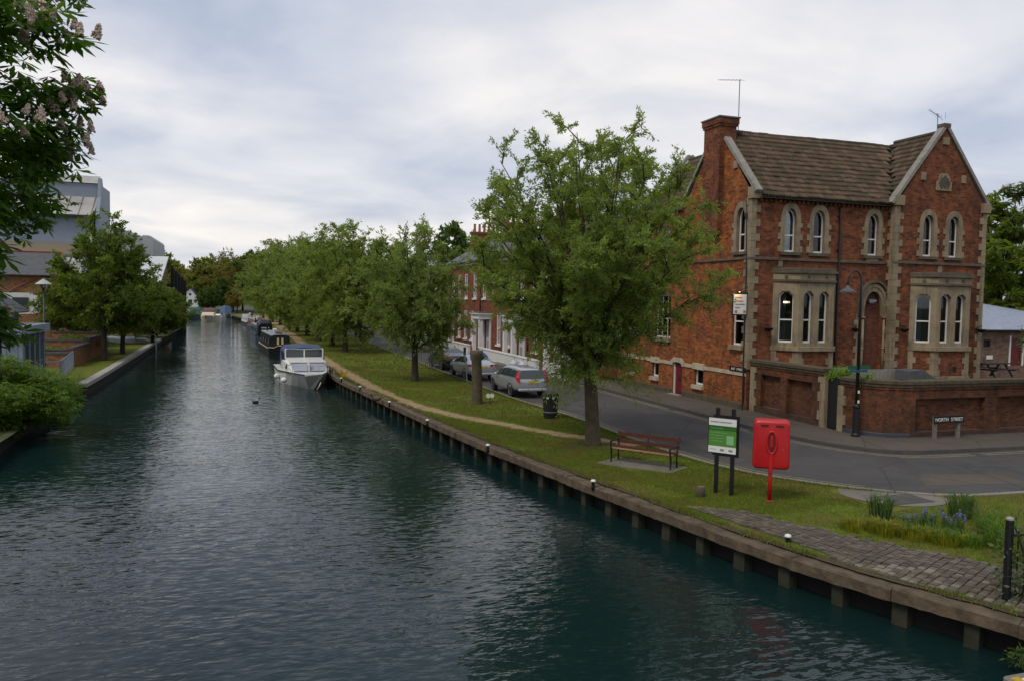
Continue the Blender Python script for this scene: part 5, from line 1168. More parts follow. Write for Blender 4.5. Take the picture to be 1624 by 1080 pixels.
# railing and its corner post at the right edge
rl = root('black_railing', (11.75, 9.25, .6), 'black iron railing with a stout end post at the right edge by the bridge', 'railing')
mb = MB(); mb.lathe([(.062,0),(.062,1.42),(.058,1.43)], (11.75, 9.25, .60), 12); mb.build('end_post', 'black_metal', rl, smooth=False)
mb = MB(); mb.lathe([(.06,1.43),(.058,1.46),(.03,1.475)], (11.75, 9.25, .60), 12); mb.build('post_cap', 'concrete_pale', rl)
rd = Vector((1.0, -.28, 0)).normalized()
for k in range(11): c = Vector((11.75, 9.25, 0))+rd*(.16+k*.125); mb = MB(); mb.tube([(c.x, c.y, .65), (c.x, c.y, 1.85)], .012, 6); mb.build('bar', 'black_metal', rl)
for z in (.8, 1.78): a = Vector((11.75, 9.25, z)); b = a+rd*1.7; mb = MB(); mb.tube([a, b], .022, 6); mb.build('rail', 'black_metal', rl)
bs = MB(); c = Vector((11.75,9.25,0))+rd*.5; bs.obox((c.x, c.y-.05), (rd.x, rd.y), .2, .01, 1.58, 1.86); mset(bs.build('notice_plate', 'sign_blue'), 'blue notice plate fixed to the black railing', 'sign')
jt = root('landing_stage', (10.6, 7.5, 0), 'corner of a low concrete landing stage at the bottom right', 'landing stage')
mb = MB(); mb.box(10.22, 12.4, 5.6, 8.05, -.4, .22); mb.build('slab', 'concrete', jt, bevel=.03)
for k in range(2): mb = MB(); mb.lathe([(.03,0),(.03,.02)], (10.4+k*.22, 7.85, .22), 8); mb.build('stud', 'white_paint', jt)
mb = MB(); mb.box(10.26, 10.4, 7.3, 7.95, .22, .225); mb.build('painted_edge', 'yellow_plastic', jt)
# yellow shovel-like plastic seat by the cruiser, leaning sign post, thin lamp post in the row
yp = MB(); yp.add([(5.25,47.3,.7),(5.75,47.5,.7),(5.95,47.7,1.35),(5.55,47.5,1.0),(5.2,47.4,1.4),(5.3,47.6,.7),(5.75,47.75,.7),(5.98,47.85,1.3),(5.5,47.7,1.0),(5.25,47.6,1.4)], [(0,1,3),(1,2,3),(0,3,4),(5,8,6),(6,8,7),(5,9,8),(0,5,6,1),(1,6,7,2),(2,7,8,3),(3,8,9,4),(4,9,5,0)])
yp.v = [(5.55+(v[0]-5.55)*.62, 47.5+(v[1]-47.5)*.62, .68+(v[2]-.68)*.66) for v in yp.v]
mset(yp.build('plastic_tub', 'yellow_plastic'), 'yellow moulded plastic tub lying on the bank by the white cruiser', 'tub')
ps = root('sign_post', (11.8, 42.3, .69), 'leaning grey sign post with a small dark plate between the cars and the trunk', 'sign post')
mb = MB(); mb.tube([(11.8,42.3,.6),(11.62,42.4,2.6)], .035, 8); mb.build('post', 'grey_metal', ps)
mb = MB(); mb.box(11.56,11.70,42.36,42.40,2.3,2.75); mb.build('plate', 'black_metal', ps)
# ================================================================== parked cars
def car(name, loc, label, kind, paint, rz=0.0):
    """car facing +y: lofted shell, glass set in the pillars, lamps, plate, wheels"""
    r = root(name, loc, label, 'car', 'cars parked along the lawn kerb', rz)
    if kind == 'estate':
        Ln, Wd = 4.5, .88
        S = [(-2.24,.62,.46,.80,.80),(-2.20,.80,.40,.94,1.02),(-2.02,.86,.34,.98,1.36),(-1.7,.88,.30,1.0,1.44),(-.6,.885,.26,.98,1.47),(.25,.885,.26,.95,1.45),(.62,.88,.26,.93,1.36),(1.22,.87,.27,.90,.99),(1.5,.86,.30,.86,.92),(2.0,.80,.32,.76,.80),(2.24,.66,.36,.62,.66)]
    else:
        Ln, Wd = 4.6, .89
        S = [(-2.3,.64,.46,.82,.84),(-2.25,.82,.38,.96,1.0),(-1.95,.87,.34,1.02,1.06),(-1.62,.88,.30,1.02,1.14),(-1.0,.89,.27,.99,1.41),(-.3,.89,.26,.97,1.45),(.35,.89,.26,.95,1.42),(.72,.88,.26,.93,1.30),(1.28,.87,.27,.90,.98),(1.55,.86,.30,.86,.92),(2.1,.80,.32,.74,.78),(2.3,.66,.36,.62,.66)]
    def sec(y, w, zb, zt, zr):
        dz = zr-zt; wt = w*(.97 if dz < .12 else .97); wr = w*(.95-.33*min(1, dz/.46))
        half = [(0,zb),(w*.80,zb),(w*.96,zb+.10),(w,zb+.26),(w*.995,(zb+zt)/2+.08),(wt,zt),(wr+.02*(dz<.1),zr-.05*min(1,dz/.3)-.01),(wr*.82,zr),(wr*.4,zr+.018),(0,zr+.022)]
        full = half + [(-a, b) for a, b in reversed(half[1:-1])]; return [(a, y, b) for a, b in full]
    secs = [sec(*q) for q in S]; n = len(secs[0]); vs = [p for s in secs for p in s]
    fs = [(i*n+j, i*n+(j+1) % n, (i+1)*n+(j+1) % n, (i+1)*n+j) for i in range(len(S)-1) for j in range(n)] + [tuple(range(n)), tuple(range((len(S)-1)*n, len(S)*n))]
    mb = MB(); mb.add(vs, fs); body = mb.build('body', paint, r, world=False, smooth=True)
    sd = body.modifiers.new('subsurf', 'SUBSURF'); sd.levels = 1; sd.render_levels = 2
    # glass: side panels between belt (5) and cant rail (6), both sides
    def lerp(a, b, t): return tuple(a[k]+(b[k]-a[k])*t for k in range(3))
    def side(y0, y1, s):
        def at(y, t):
            for q, w in zip(secs[:-1], secs[1:]):
                if q[0][1] <= y <= w[0][1]:
                    k = (y-q[0][1])/(w[0][1]-q[0][1]); a = lerp(lerp(q[5], q[6], t), lerp(w[5], w[6], t), k); return (s*(a[0]+.004-.004), a[1], a[2])
        m_ = MB(); vs = []
        for i in range(5):
            y = y0+(y1-y0)*i/4; a = at(y, .10); b = at(y, .86); vs += [(a[0]+s*.012, a[1], a[2]), (b[0]+s*.012, b[1], b[2])]
        m_.add(vs, [(2*i, 2*i+1, 2*i+3, 2*i+2) for i in range(4)]); m_.build('side_window', 'car_glass', r, world=False)
    spans = [(-1.92,-1.05),(-.98,-.12),(-.05,.85)] if kind == 'estate' else [(-1.35,-.95),(-.9,-.02),(.05,.92)]
    for s in (-1, 1):
        for a, b in spans: side(a, b, s)
    def across(i0, i1, name, t0=.12, t1=.9, k0=.86):
        q, w = secs[i0], secs[i1]; vs = []
        A_ = [lerp(q[6 if q[0][1] > 9 else 7], w[7], t0), lerp(q[7], w[7], t1)]; 
        for t in (t0, (t0+t1)/2, t1):
            a = lerp(q[7], w[7], t); c = lerp(q[9], w[9], t); up_ = .016
            vs += [(-a[0]*k0*1.1, a[1], a[2]+up_), (0, c[1], c[2]+up_), (a[0]*k0*1.1, a[1], a[2]+up_)]
        m_ = MB(); m_.add(vs, [(0,1,4,3),(1,2,5,4),(3,4,7,6),(4,5,8,7)]); m_.build(name, 'car_glass', r, world=False)
    if kind == 'estate':
        m_ = MB(); m_.add([(-.70,-2.225,1.0),(.70,-2.225,1.0),(.60,-2.055,1.37),(-.60,-2.055,1.37),(0,-2.255,1.0),(0,-2.08,1.385)], [(0,4,5,3),(4,1,2,5)]); m_.build('rear_window', 'car_glass', r, world=False)
        across(6, 7, 'windscreen')
    else: across(3, 4, 'rear_window', .08, .92); across(7, 8, 'windscreen')
    yb = -2.26 if kind == 'estate' else -2.30
    for s in (-1, 1):
        m_ = MB()
        if kind == 'estate': m_.add([(s*.66,yb+.0,.78),(s*.83,yb+.10,.78),(s*.86,yb+.20,1.0),(s*.70,yb+.21,1.40),(s*.62,yb+.20,1.38),(s*.70,yb+.03,1.0)], [(0,1,2,5),(5,2,3,4)])
        else: m_.add([(s*.40,yb-.005,.84),(s*.80,yb+.07,.84),(s*.875,yb+.25,.88),(s*.86,yb+.24,1.0),(s*.80,yb+.08,.98),(s*.42,yb+.03,.97)], [(0,1,4,5),(1,2,3,4)])
        o = m_.build('tail_lamp', 'tail_red', r, world=False); so = o.modifiers.new('solid','SOLIDIFY'); so.thickness = .02; so.offset = 0
        m_ = MB(); m_.lathe([(.03,-.1),(.07,-.06),(.08,.05),(.03,.1)], (s*.97, .62, .99), 8, axis='y'); m_.build('wing_mirror', paint, r, world=False, smooth=True)
        m_ = MB(); m_.lathe([(.02,0),(.08,.01),(.08,.04)], (s*.58, 2.18, .62), 8, axis='y'); m_.build('headlamp', 'sign_white', r, world=False)
    m_ = MB(); m_.box(-.26,.26,yb-.012,yb+.02,.76,.87); m_.build('number_plate', 'plate_yellow', r, world=False)
    m_ = MB(); m_.box(-.75,.75,yb-.02,yb+.1,.36,.50); m_.build('bumper', 'rubber' if paint == 'car_dark' else paint, r, world=False, bevel=.04)
    for s in (-1, 1):
        for y in (-1.36, 1.36):
            m_ = MB(); m_.lathe([(.20,-.10),(.31,-.10),(.325,-.06),(.325,.06),(.31,.10),(.20,.10)], (s*.77, y, .325), 18, axis='x'); w = m_.build('wheel', 'rubber', r, world=False)
            m_ = MB(); m_.lathe([(.21,-.02),(.205,.09),(.16,.075),(.06,.07),(.03,.085),(.0,.085)], (0,0,0), 18, axis='x'); m_.v = [(v[0]*s+s*.77+s*.02, v[1]+y, v[2]+.325) for v in m_.v]; m_.build('rim', 'rim', w, world=False)
            m_ = MB(); pts = [(s*.888, y+.36*math.cos(t*math.pi/10), .34+.36*math.sin(t*math.pi/10)) for t in range(11)]; m_.tube(pts, .022, 5); m_.build('wheel_arch', 'rubber', r, world=False)
    return r
car('parked_car', (13.15, 37.7, .68), 'silver estate car parked nearest, with tall red tail lamps', 'estate', 'car_silver', R_(1))
car('parked_car', (13.05, 45.9, .68), 'pale silver saloon car parked in front of the silver estate', 'saloon', 'car_silver_b', R_(2))
car('parked_car', (13.15, 52.2, .68), 'black car parked in front of the pale silver saloon', 'saloon', 'car_dark', R_(2))
car('parked_car', (13.2, 93.0, .68), 'dark car far up the street glimpsed between the willow trunks', 'saloon', 'car_dark', R_(2))
# bicycle leaning beyond the black car
def bicycle(x, y, rz):
    r = root('bicycle', (x, y, .69), 'black bicycle standing on the grass behind the black car', 'bicycle', rz=rz)
    for s in (-.52, .52):
        mb = MB(); mb.tube([(s+.33*math.cos(t*math.pi/12), 0, .34+.33*math.sin(t*math.pi/12)) for t in range(25)], .016, 6, caps=False)
        w = mb.build('wheel', 'rubber', r, world=False); mb = MB()
        for k in range(8): a = k*math.pi/8; mb.tube([(s+.32*math.cos(a), 0, .34+.32*math.sin(a)), (s-.32*math.cos(a), 0, .34-.32*math.sin(a))], .003, 3)
        mb.build('spokes', 'grey_metal', w, world=False)
    mb = MB()
    for a, b in (((-.52,0,.34),(-.12,0,.32)),((-.12,0,.32),(-.24,0,.82)),((-.52,0,.34),(-.22,0,.76)),((-.12,0,.32),(.36,0,.78)),((-.22,0,.78),(.36,0,.80)),((.36,0,.84),(.52,0,.34)),((.36,0,.78),(.33,0,1.0))): mb.tube([a, b], .016, 6)
    mb.build('frame', 'black_metal', r, world=False)
    mb = MB(); mb.tube([(.28,-.28,1.0),(.38,-.1,1.03),(.34,0,1.0),(.38,.1,1.03),(.28,.28,1.0)], .014, 6); mb.build('handlebar', 'grey_metal', r, world=False)
    mb = MB(); mb.prism([(-.38,-.07),(-.38,.07),(-.2,.05),(-.08,.02),(-.08,-.02),(-.2,-.05)], .86, .91); mb.build('saddle', 'black_wood', r, world=False, bevel=.02)
    mb = MB(); mb.lathe([(.09,-.01),(.09,.01)], (-.12,.05,.32), 12, axis='y'); mb.tube([(-.12,.06,.32),(-.02,.07,.2)], .01, 5); mb.box(-.06,.02,.06,.15,.18,.21); mb.build('crank', 'grey_metal', r, world=False)
bicycle(11.75, 51.4, R_(100)); 
# ================================================================== brick terrace beyond the pub
TX = 19.6
def terrace_house(y0, y1, label, porch_ys, bays, hip=False, ground=None, chim=True):
    r = root('terrace_house', (TX+4, (y0+y1)/2, .7), label, 'house', 'brick terrace along the street')
    fr = Frame((TX, y1), (0, -1)); a = lambda y: y1-y; EZt = 8.85
    wins = [(y, 1.05, 5.5, 7.75) for y in bays] + [(y, 1.05, 1.75, 4.35) for y in (ground or [])]
    holes = [rectp(a(y)-w/2, a(y)+w/2, z0, z1) for y, w, z0, z1 in wins] + [rectp(a(q)-.6, a(q)+.6, .9, 3.6) for q in porch_ys]
    mb = MB(); fr.panel(mb, rectp(0, y1-y0, .5, EZt), holes, .16)
    mb.add([(TX,y0,.5),(TX+6.6,y0,.5),(TX+6.6,y0,EZt),(TX,y0,EZt)], [(0,1,2,3)]); mb.add([(TX,y1,.5),(TX+6.6,y1,.5),(TX+6.6,y1,EZt),(TX,y1,EZt)], [(0,1,2,3)])
    mb.build('wall', 'brick_terrace', r)
    for y, w, z0, z1 in wins:
        a0, a1 = a(y)-w/2, a(y)+w/2; m_ = MB(); fr.ring(m_, rectp(a0,a1,z0,z1), rectp(a0+.09,a1-.09,z0+.09,z1-.09), -.16, -.02)
        zm = (z0+z1)/2; fr.rect(m_, a0+.09, a1-.09, zm-.04, zm+.04, -.15, -.05); fr.rect(m_, (a0+a1)/2-.02, (a0+a1)/2+.02, z0+.09, z1-.09, -.15, -.06); wo_ = m_.build('window', 'white_paint', r)
        m_ = MB(); fr.rect(m_, a0+.05, a1-.05, z0+.05, z1-.05, -.13, -.12); m_.build('pane', 'car_glass', wo_)
        m_ = MB(); fr.rect(m_, a0-.1, a1+.1, z0-.14, z0, 0, .12); m_.build('surround', 'white_paint', wo_)
    # porch with square columns, entablature and panelled door
    for porch_y in porch_ys:
        p = a(porch_y); m_ = MB()
        for s in (-1, 1): fr.rect(m_, p+s*.95-.17, p+s*.95+.17, .6, 3.75, .75, 1.05); fr.rect(m_, p+s*.95-.21, p+s*.95+.21, .6, .9, .70, 1.09); fr.rect(m_, p+s*.95-.14, p+s*.95+.14, .6, 3.75, 0, .12)
        po = m_.build('porch', 'white_paint', r); m_ = MB(); fr.rect(m_, p-1.2, p+1.2, 3.75, 4.15, 0, 1.1); fr.rect(m_, p-1.32, p+1.32, 4.15, 4.28, 0, 1.24); m_.build('entablature', 'white_paint', po)
        m_ = MB(); fr.rect(m_, p-1.34, p+1.34, 4.28, 4.33, 0, 1.26); m_.build('porch_roof', 'lead', po); m_ = MB(); fr.rect(m_, p-.6, p+.6, .9, 3.6, -.16, -.1); d_ = m_.build('door', 'white_paint', r)
        for q in range(2): m_ = MB(); fr.rect(m_, p-.4, p+.4, 1.1+q*1.1, 1.9+q*1.3, -.1, -.08); m_.build('panel', 'clad_grey', d_)
        m_ = MB(); fr.rect(m_, p-1.1, p+1.1, .5, .9, 0, 1.2); fr.rect(m_, p-1.0, p+1.0, .5, .75, 1.2, 1.55); m_.build('steps', 'stone_grey', r)
    # roof
    m_ = MB(); rx, rzt = TX+3.3, 11.3; ye = y1+.3 - (3.6 if hip else 0)
    m_.add([(TX-.3,y0-.02,EZt),(rx,y0-.02,rzt),(rx,ye,rzt),(TX-.3,y1+.3,EZt),(rx+3.6,y0-.02,EZt),(rx+3.6,y1+.3,EZt)], [(0,1,2,3),(4,5,2,1)] + ([(3,2,5)] if hip else []))
    ro = m_.build('roof', 'slate', r); so = ro.modifiers.new('solid','SOLIDIFY'); so.thickness = .1
    m_ = MB(); fr.rect(m_, 0, y1-y0, EZt-.28, EZt-.06, 0, .1); m_.build('eaves_board', 'white_paint', r)
    m_ = MB(); m_.tube([(TX-.35,y0,EZt-.03),(TX-.35,y1+.2,EZt-.03)], .07, 6); m_.build('gutter', 'black_metal', r)
    m_ = MB(); m_.tube([(TX-.1,y1-.35,EZt-.1),(TX-.1,y1-.35,.7)], .055, 6); m_.build('drainpipe', 'black_metal', r)
    if chim:
        cy = y1-.6 if not hip else y1-2.6; c_ = MB(); c_.box(rx-1.3, rx+1.3, cy-.35, cy+.35, 9.3, 12.0); c_.box(rx-1.42, rx+1.42, cy-.47, cy+.47, 12.0, 12.2); c_ = c_.build('chimney', 'brick_terrace', r)
        for k in range(5): m_ = MB(); m_.lathe([(.15,0),(.13,.2),(.12,.75),(.15,.8)], (rx-1.0+k*.5, cy, 12.2), 8); m_.build('chimney_pot', 'terracotta', c_)
    # garden wall
    m_ = MB(); m_.box(18.15, 18.37, y0+.1, a(0)-(0) if False else y1-.1, .6, 1.5); 
    return r
terrace_house(66.6, 79.2, 'farthest brick terrace house, hipped slate roof and row of chimney pots', (76.6,), [78.4, 76.0, 73.6, 71.2, 68.2], True, [73.6, 71.2, 69.0])
terrace_house(54.2, 66.55, 'middle brick terrace house with white columned porch behind the silver saloon', (64.2, 55.6), [65.2, 63.0, 60.2, 57.6, 55.4], False, [61.0, 58.6])
terrace_house(42.0, 54.15, 'nearest brick terrace house, mostly hidden behind the big willow', (47.0,), [52.6, 50.0, 47.2, 44.2], False, [52.4, 50.0, 44.2])
# dormer on the far roof
# white front garden walls
for i, (y0, y1) in enumerate(((43,46),(48.2,61.8),(65,75),(78,90))):
    m_ = MB(); m_.box(18.10, 18.34, y0, y1, .6, 1.42); m_.box(18.06, 18.38, y0-.03, y1+.03, 1.42, 1.52)
    mset(m_.build('front_wall', 'white_render', None, bevel=.01), ['short low white garden wall next to the pub end','long low white garden wall before the porch','low white garden wall before the farthest house','low white wall past the end of the terrace'][i], 'wall', 'low white garden walls')
def sack(x, y, z, s, mat, label, seed):
    rg = random.Random(seed); mb = MB(); vs = []; n, k = 12, 7
    for i in range(k):
        t = i/(k-1); rad = math.sin(math.pi*(.12+.80*t))**.7*s*(1-.35*t); zz = z + t*s*1.15
        for j in range(n): a = 2*math.pi*j/n; q = rad*(1+rg.uniform(-.14,.14)); vs.append((x+q*math.cos(a), y+q*math.sin(a), zz+rg.uniform(-.03,.03)))
    mb.add(vs, [(i*n+j, i*n+(j+1) % n, (i+1)*n+(j+1) % n, (i+1)*n+j) for i in range(k-1) for j in range(n)] + [tuple(range(n)), tuple(range((k-1)*n, k*n))])
    r = root('rubbish_sack', (x, y, z), label, 'sack', 'rubbish sacks on the pavement'); mb.build('sack', mat, r, smooth=True)
    mb = MB(); mb.lathe([(.05*s*2,0),(.03,.05),(.10*s*1.6,.16)], (x, y, z+s*1.12), 8); mb.build('tied_neck', mat, r)
sack(17.75, 60.6, .8, .5, 'sack_blue', 'large blue rubbish sack by the white porch', 1); sack(17.7, 59.2, .8, .42, 'sack_blue', 'smaller blue rubbish sack right of the large one', 2)
sack(17.7, 78.5, .8, .45, 'sack_blue', 'blue rubbish sack before the farthest porch', 3); sack(17.75, 49.8, .8, .45, 'sack_white', 'pale rubbish sack behind the silver estate', 4); sack(17.7, 51.4, .8, .42, 'sack_white', 'pale rubbish sack nearer the long white wall', 5)
# ================================================================== boats (local frame: bow towards -y, waterline z = 0)
def loft(mb, secs, m=0, caps=True, closed=False):
    n = len(secs[0]); vs = [p for s in secs for p in s]; jn = n if closed else n-1
    fs = [(i*n+j, i*n+(j+1) % n, (i+1)*n+(j+1) % n, (i+1)*n+j) for i in range(len(secs)-1) for j in range(jn)]
    if caps: fs += [tuple(range(n)), tuple(range((len(secs)-1)*n, len(secs)*n))]
    mb.add(vs, fs, m); return mb
def hull_secs(L_, W, zdeck_bow, zdeck, n=10, flare=.8):
    S = []
    for i in range(n):
        t = i/(n-1); y = -L_/2 + L_*t; w = W/2*min(1, ((.04 if flare > .5 else .16)+1.5*t)**.62) if t < .45 else W/2*(1-.06*(t-.45)); zd = zdeck_bow+(zdeck-zdeck_bow)*min(1, t*1.8); rk = .9*(1-t)**3
        wl = w*(.30+.62*min(1, t*2.2)); S.append([(-w,y-rk*.0,zd),(-w*.97,y,zd-.12),(-wl,y+rk,.0),(-wl*.6,y+rk*1.1,-.35),(0,y+rk*1.2,-.45),(wl*.6,y+rk*1.1,-.35),(wl,y+rk,.0),(w*.97,y,zd-.12),(w,y,zd)])
    return S
def cruiser():
    r = root('cabin_cruiser', (3.5, 50.9, 0), 'white cabin cruiser with blue canvas top moored nearest, bow on', 'boat', 'boats moored along the quay', R_(2.5)); r.scale = (1.1, 1.0, .84)
    S = hull_secs(8.8, 2.95, 1.12, .98, 10, .3); mb = MB(); loft(mb, S); hb = mb.build('hull', 'hull_white', r, world=False, smooth=False)
    mb = MB(); loft(mb, [[(-abs(s[0][0]), s[0][1], s[0][2]+.005), (abs(s[0][0]), s[0][1], s[0][2]+.005)] for s in S], caps=False); mb.build('deck', 'hull_white', r, world=False)
    for sgn in (0, 8): mb = MB(); mb.tube([(s[sgn][0]*1.012, s[sgn][1]-.01, s[sgn][2]-.03) for s in S], .045, 6); mb.build('rubbing_strake', 'black_wood', hb, world=False)
    # forward cabin with curtained windows
    c = []
    for y, w, z in ((-2.35,.86,1.05),(-1.55,1.02,1.66),(-.3,1.15,1.78),(.9,1.2,1.80)): c.append([(-w*1.08,y-.12,1.0),(-w,y,z-.12),(-w*.86,y+.03,z),(0,y+.03,z+.05),(w*.86,y+.03,z),(w,y,z-.12),(w*1.08,y-.12,1.0)])
    mb = MB(); loft(mb, c); cb = mb.build('cabin', 'hull_white', r, world=False)
    for s in (-1, 1):
        mb = MB(); mb.add([(s*.06,-2.37,1.12),(s*.82,-2.28,1.12),(s*.92,-1.66,1.58),(s*.06,-1.72,1.60)], [(0,1,2,3)]); o = mb.build('front_window', 'curtain', cb, world=False); o.location.z = .03; o.location.y = -.04
        mb = MB(); mb.add([(s*1.13,-1.35,1.20),(s*1.24,.6,1.24),(s*1.19,.6,1.62),(s*1.07,-1.25,1.54)], [(0,1,2,3)]); mb.build('side_window', 'car_glass', cb, world=False)
    mb = MB(); mb.box(-1.02,1.02,-1.72,-1.5,1.66,1.74); mb.box(-.04,.04,-2.4,-1.6,1.15,1.7); mb.build('cabin_brow', 'hull_white', cb, world=False, bevel=.02)
    # wheelhouse screen and canvas
    mb = MB()
    for x in (-1.08,-.03,1.02): mb.box(x, x+.07, .30,.36,1.8,2.5)
    mb.box(-1.08,1.09,.28,.37,1.8,1.88); mb.box(-1.06,1.07,.36,.44,2.46,2.53); sc_ = mb.build('windscreen_frame', 'white_paint', r, world=False)
    for s in (-1, 1): mb = MB(); mb.add([(s*.04,.32,1.88),(s*1.03,.32,1.88),(s*1.0,.42,2.46),(s*.04,.42,2.46)], [(0,1,2,3)]); mb.build('windscreen', 'car_glass', sc_, world=False)
    mb = MB(); K = []
    for y, w, z in ((.30,1.06,2.56),(.9,1.12,2.74),(2.2,1.12,2.76),(3.4,1.06,2.6),(4.1,1.0,1.2)): K.append([(-w*1.06,y,1.15),(-w*1.03,y,z-.30),(-w*.86,y,z-.05),(0,y,z+.04),(w*.86,y,z-.05),(w*1.03,y,z-.30),(w*1.06,y,1.15)])
    loft(mb, [k[1:-1] for k in K[:4]], caps=False); loft(mb, [[k[0], k[1]] for k in K], caps=False); loft(mb, [[k[5], k[6]] for k in K], caps=False); loft(mb, K[3:], caps=False); mb.build('canvas_top', 'canvas_blue', r, world=False)
    for s in (-1, 1): mb = MB(); mb.add([(s*1.12,.45,1.55),(s*1.14,1.5,1.55),(s*1.13,1.5,2.35),(s*1.1,.55,2.25)], [(0,1,2,3)]); o = mb.build('canvas_window', 'car_glass', r, world=False); o.location.x = s*.06
    # pulpit rail, fenders, bow handle
    mb = MB(); rail = [(-1.35,-1.2,1.55),(-.95,-3.1,1.62),(-.3,-4.25,1.66),(.3,-4.25,1.66),(.95,-3.1,1.62),(1.35,-1.2,1.55)]; mb.tube(rail, .018, 6)
    for p in rail: mb.tube([(p[0], p[1], 1.02), p], .014, 5)
    mb.build('pulpit_rail', 'pale_metal', r, world=False)
    for x, y, z in ((-1.36,-2.6,.55),(1.5,-1.6,.5),(-1.5,.4,.5)):
        mb = MB(); mb.lathe([(.02,.20),(.10,.17),(.17,.06),(.17,-.06),(.10,-.17),(.02,-.20)], (x,y,z), 10); mb.tube([(x,y,z+.18),(x*.95,y,1.05)], .012, 4); mb.build('fender', 'white_paint', r, world=False, smooth=True)
    mb = MB(); mb.tube([(.2,-4.32,.05),(.30,-4.42,.30),(.42,-4.2,.55)], .03, 6); mb.build('bow_rope', 'cream', r, world=False)
cruiser()
def narrowboat(x, y, L_, label, hullm, sidem, roofm, rz=R_(3), dark_front=True, W=2.1):
    r = root('narrowboat', (x, y, 0), label, 'boat', 'boats moored along the quay', rz); h = W/2
    S = []
    for t in (0,.03,.07,.12,.2,.9,.97,1.0):
        yy = -L_/2+L_*t; w = h*(min(1, .10+t*7.5) if t < .12 else (1 if t < .95 else .8)); z = .95 if t < .05 else (.72 if t < .15 else .60); S.append([(-w,yy,z),(-w,yy+.0,-.4),(0,yy+.15,-.45),(w,yy,-.4),(w,yy,z)])
    mb = MB(); loft(mb, S); hl = mb.build('hull', hullm, r, world=False)
    for k in (0, 4): mb = MB(); mb.tube([(s[k][0], s[k][1], s[k][2]) for s in S], .04, 5); mb.build('gunwale', 'cream' if dark_front else 'black_metal', hl, world=False)
    y0, y1 = -L_/2+L_*.16, L_/2-L_*.1; C_ = []
    for yy in (y0, (y0+y1)/2, y1): C_.append([(-h*.90,yy,.55),(-h*.78,yy,1.72),(-h*.5,yy,1.80),(0,yy,1.83),(h*.5,yy,1.80),(h*.78,yy,1.72),(h*.90,yy,.55)])
    mb = MB(); loft(mb, [c[0:2] for c in C_], caps=False); loft(mb, [c[5:7] for c in C_], caps=False); mb.add(C_[0], [tuple(range(7))]); mb.add(C_[-1], [tuple(range(7))]); cb = mb.build('cabin', sidem, r, world=False)
    mb = MB(); loft(mb, [c[1:6] for c in C_], caps=False); rf_ = mb.build('cabin_roof', roofm, r, world=False); so = rf_.modifiers.new('solid','SOLIDIFY'); so.thickness = .04; so.offset = 1
    for s in (-1, 1): mb = MB(); mb.tube([(s*h*.72,y0+.2,1.86),(s*h*.72,y1-.2,1.86)], .02, 5); mb.build('grab_rail', 'cream', rf_, world=False)
    for s in (-1, 1):
        mb = MB(); mb.box(s*.2-.09, s*.2+.09, y0-.03, y0-.005, .95, 1.55); mb.build('door_panel', 'cream', cb, world=False)
        for k in range(4): yy = y0+1.3+k*(y1-y0-2.6)/3; mb = MB(); mb.add([(s*h*.893,yy-.4,.95),(s*h*.893,yy+.4,.95),(s*h*.83,yy+.4,1.45),(s*h*.83,yy-.4,1.45)], [(0,1,2,3)]); o = mb.build('window', 'car_glass', cb, world=False); o.location.x = s*.02
    mb = MB(); mb.add([(-h*.72,-L_/2+L_*.075,.78),(h*.72,-L_/2+L_*.075,.78),(h*.86,y0-.1,.66),(-h*.86,y0-.1,.66),(0,-L_/2+.35,.96)], [(0,1,2,3),(0,4,1)]); mb.build('fore_deck', 'cream' if dark_front else 'narrow_roof', r, world=False)
    mb = MB(); mb.lathe([(.07,0),(.07,.55),(.10,.58),(.10,.64)], (-h*.35, y1-1.8, 1.84), 8); mb.build('chimney', 'black_metal', rf_, world=False)
    for k in range(3): mb = MB(); yy = y0+1+k*2.2; mb.box(-.25+.1*k,.3,yy,yy+.7,1.85,2.02+.08*k); mb.build('roof_box', ['boat_brown','narrow_roof','white_paint'][k], rf_, world=False, bevel=.03)
    return r
narrowboat(2.65, 79.8, 13.5, 'black fronted narrowboat with blue-grey sides behind the white cruiser', 'narrow_black', 'narrow_black', 'narrow_roof', R_(4))
nb = narrowboat(1.75, 103.2, 13.0, 'dark green narrowboat with a covered bow, second behind the cruiser', 'narrow_blue', 'narrow_blue', 'narrow_roof', R_(4), False)
mb = MB(); K = [[(-.85,y,.7),(-.8,y,z-.3),(-.5,y,z),(.5,y,z),(.8,y,z-.3),(.85,y,.7)] for y, z in ((-5.8,2.1),(-5.0,2.45),(-3.6,2.45))]; loft(mb, K); mb.build('bow_cover', 'narrow_black', nb, world=False)
mb = MB(); mb.add([(-.45,-5.72,1.5),(.45,-5.72,1.5),(.4,-5.5,2.05),(-.4,-5.5,2.05)], [(0,1,2,3)]); o = mb.build('cover_window', 'slate_blue', nb, world=False); o.location.y = -.14
narrowboat(1.6, 127.5, 15, 'pale roofed narrowboat farther up the quay with clutter on its roof', 'narrow_black', 'boat_brown', 'roof_pale', R_(5), False)
narrowboat(0.6, 150.0, 15, 'farthest narrowboat on the quay showing only its pale cabin end', 'narrow_black', 'clad_white', 'roof_pale', R_(5), False)
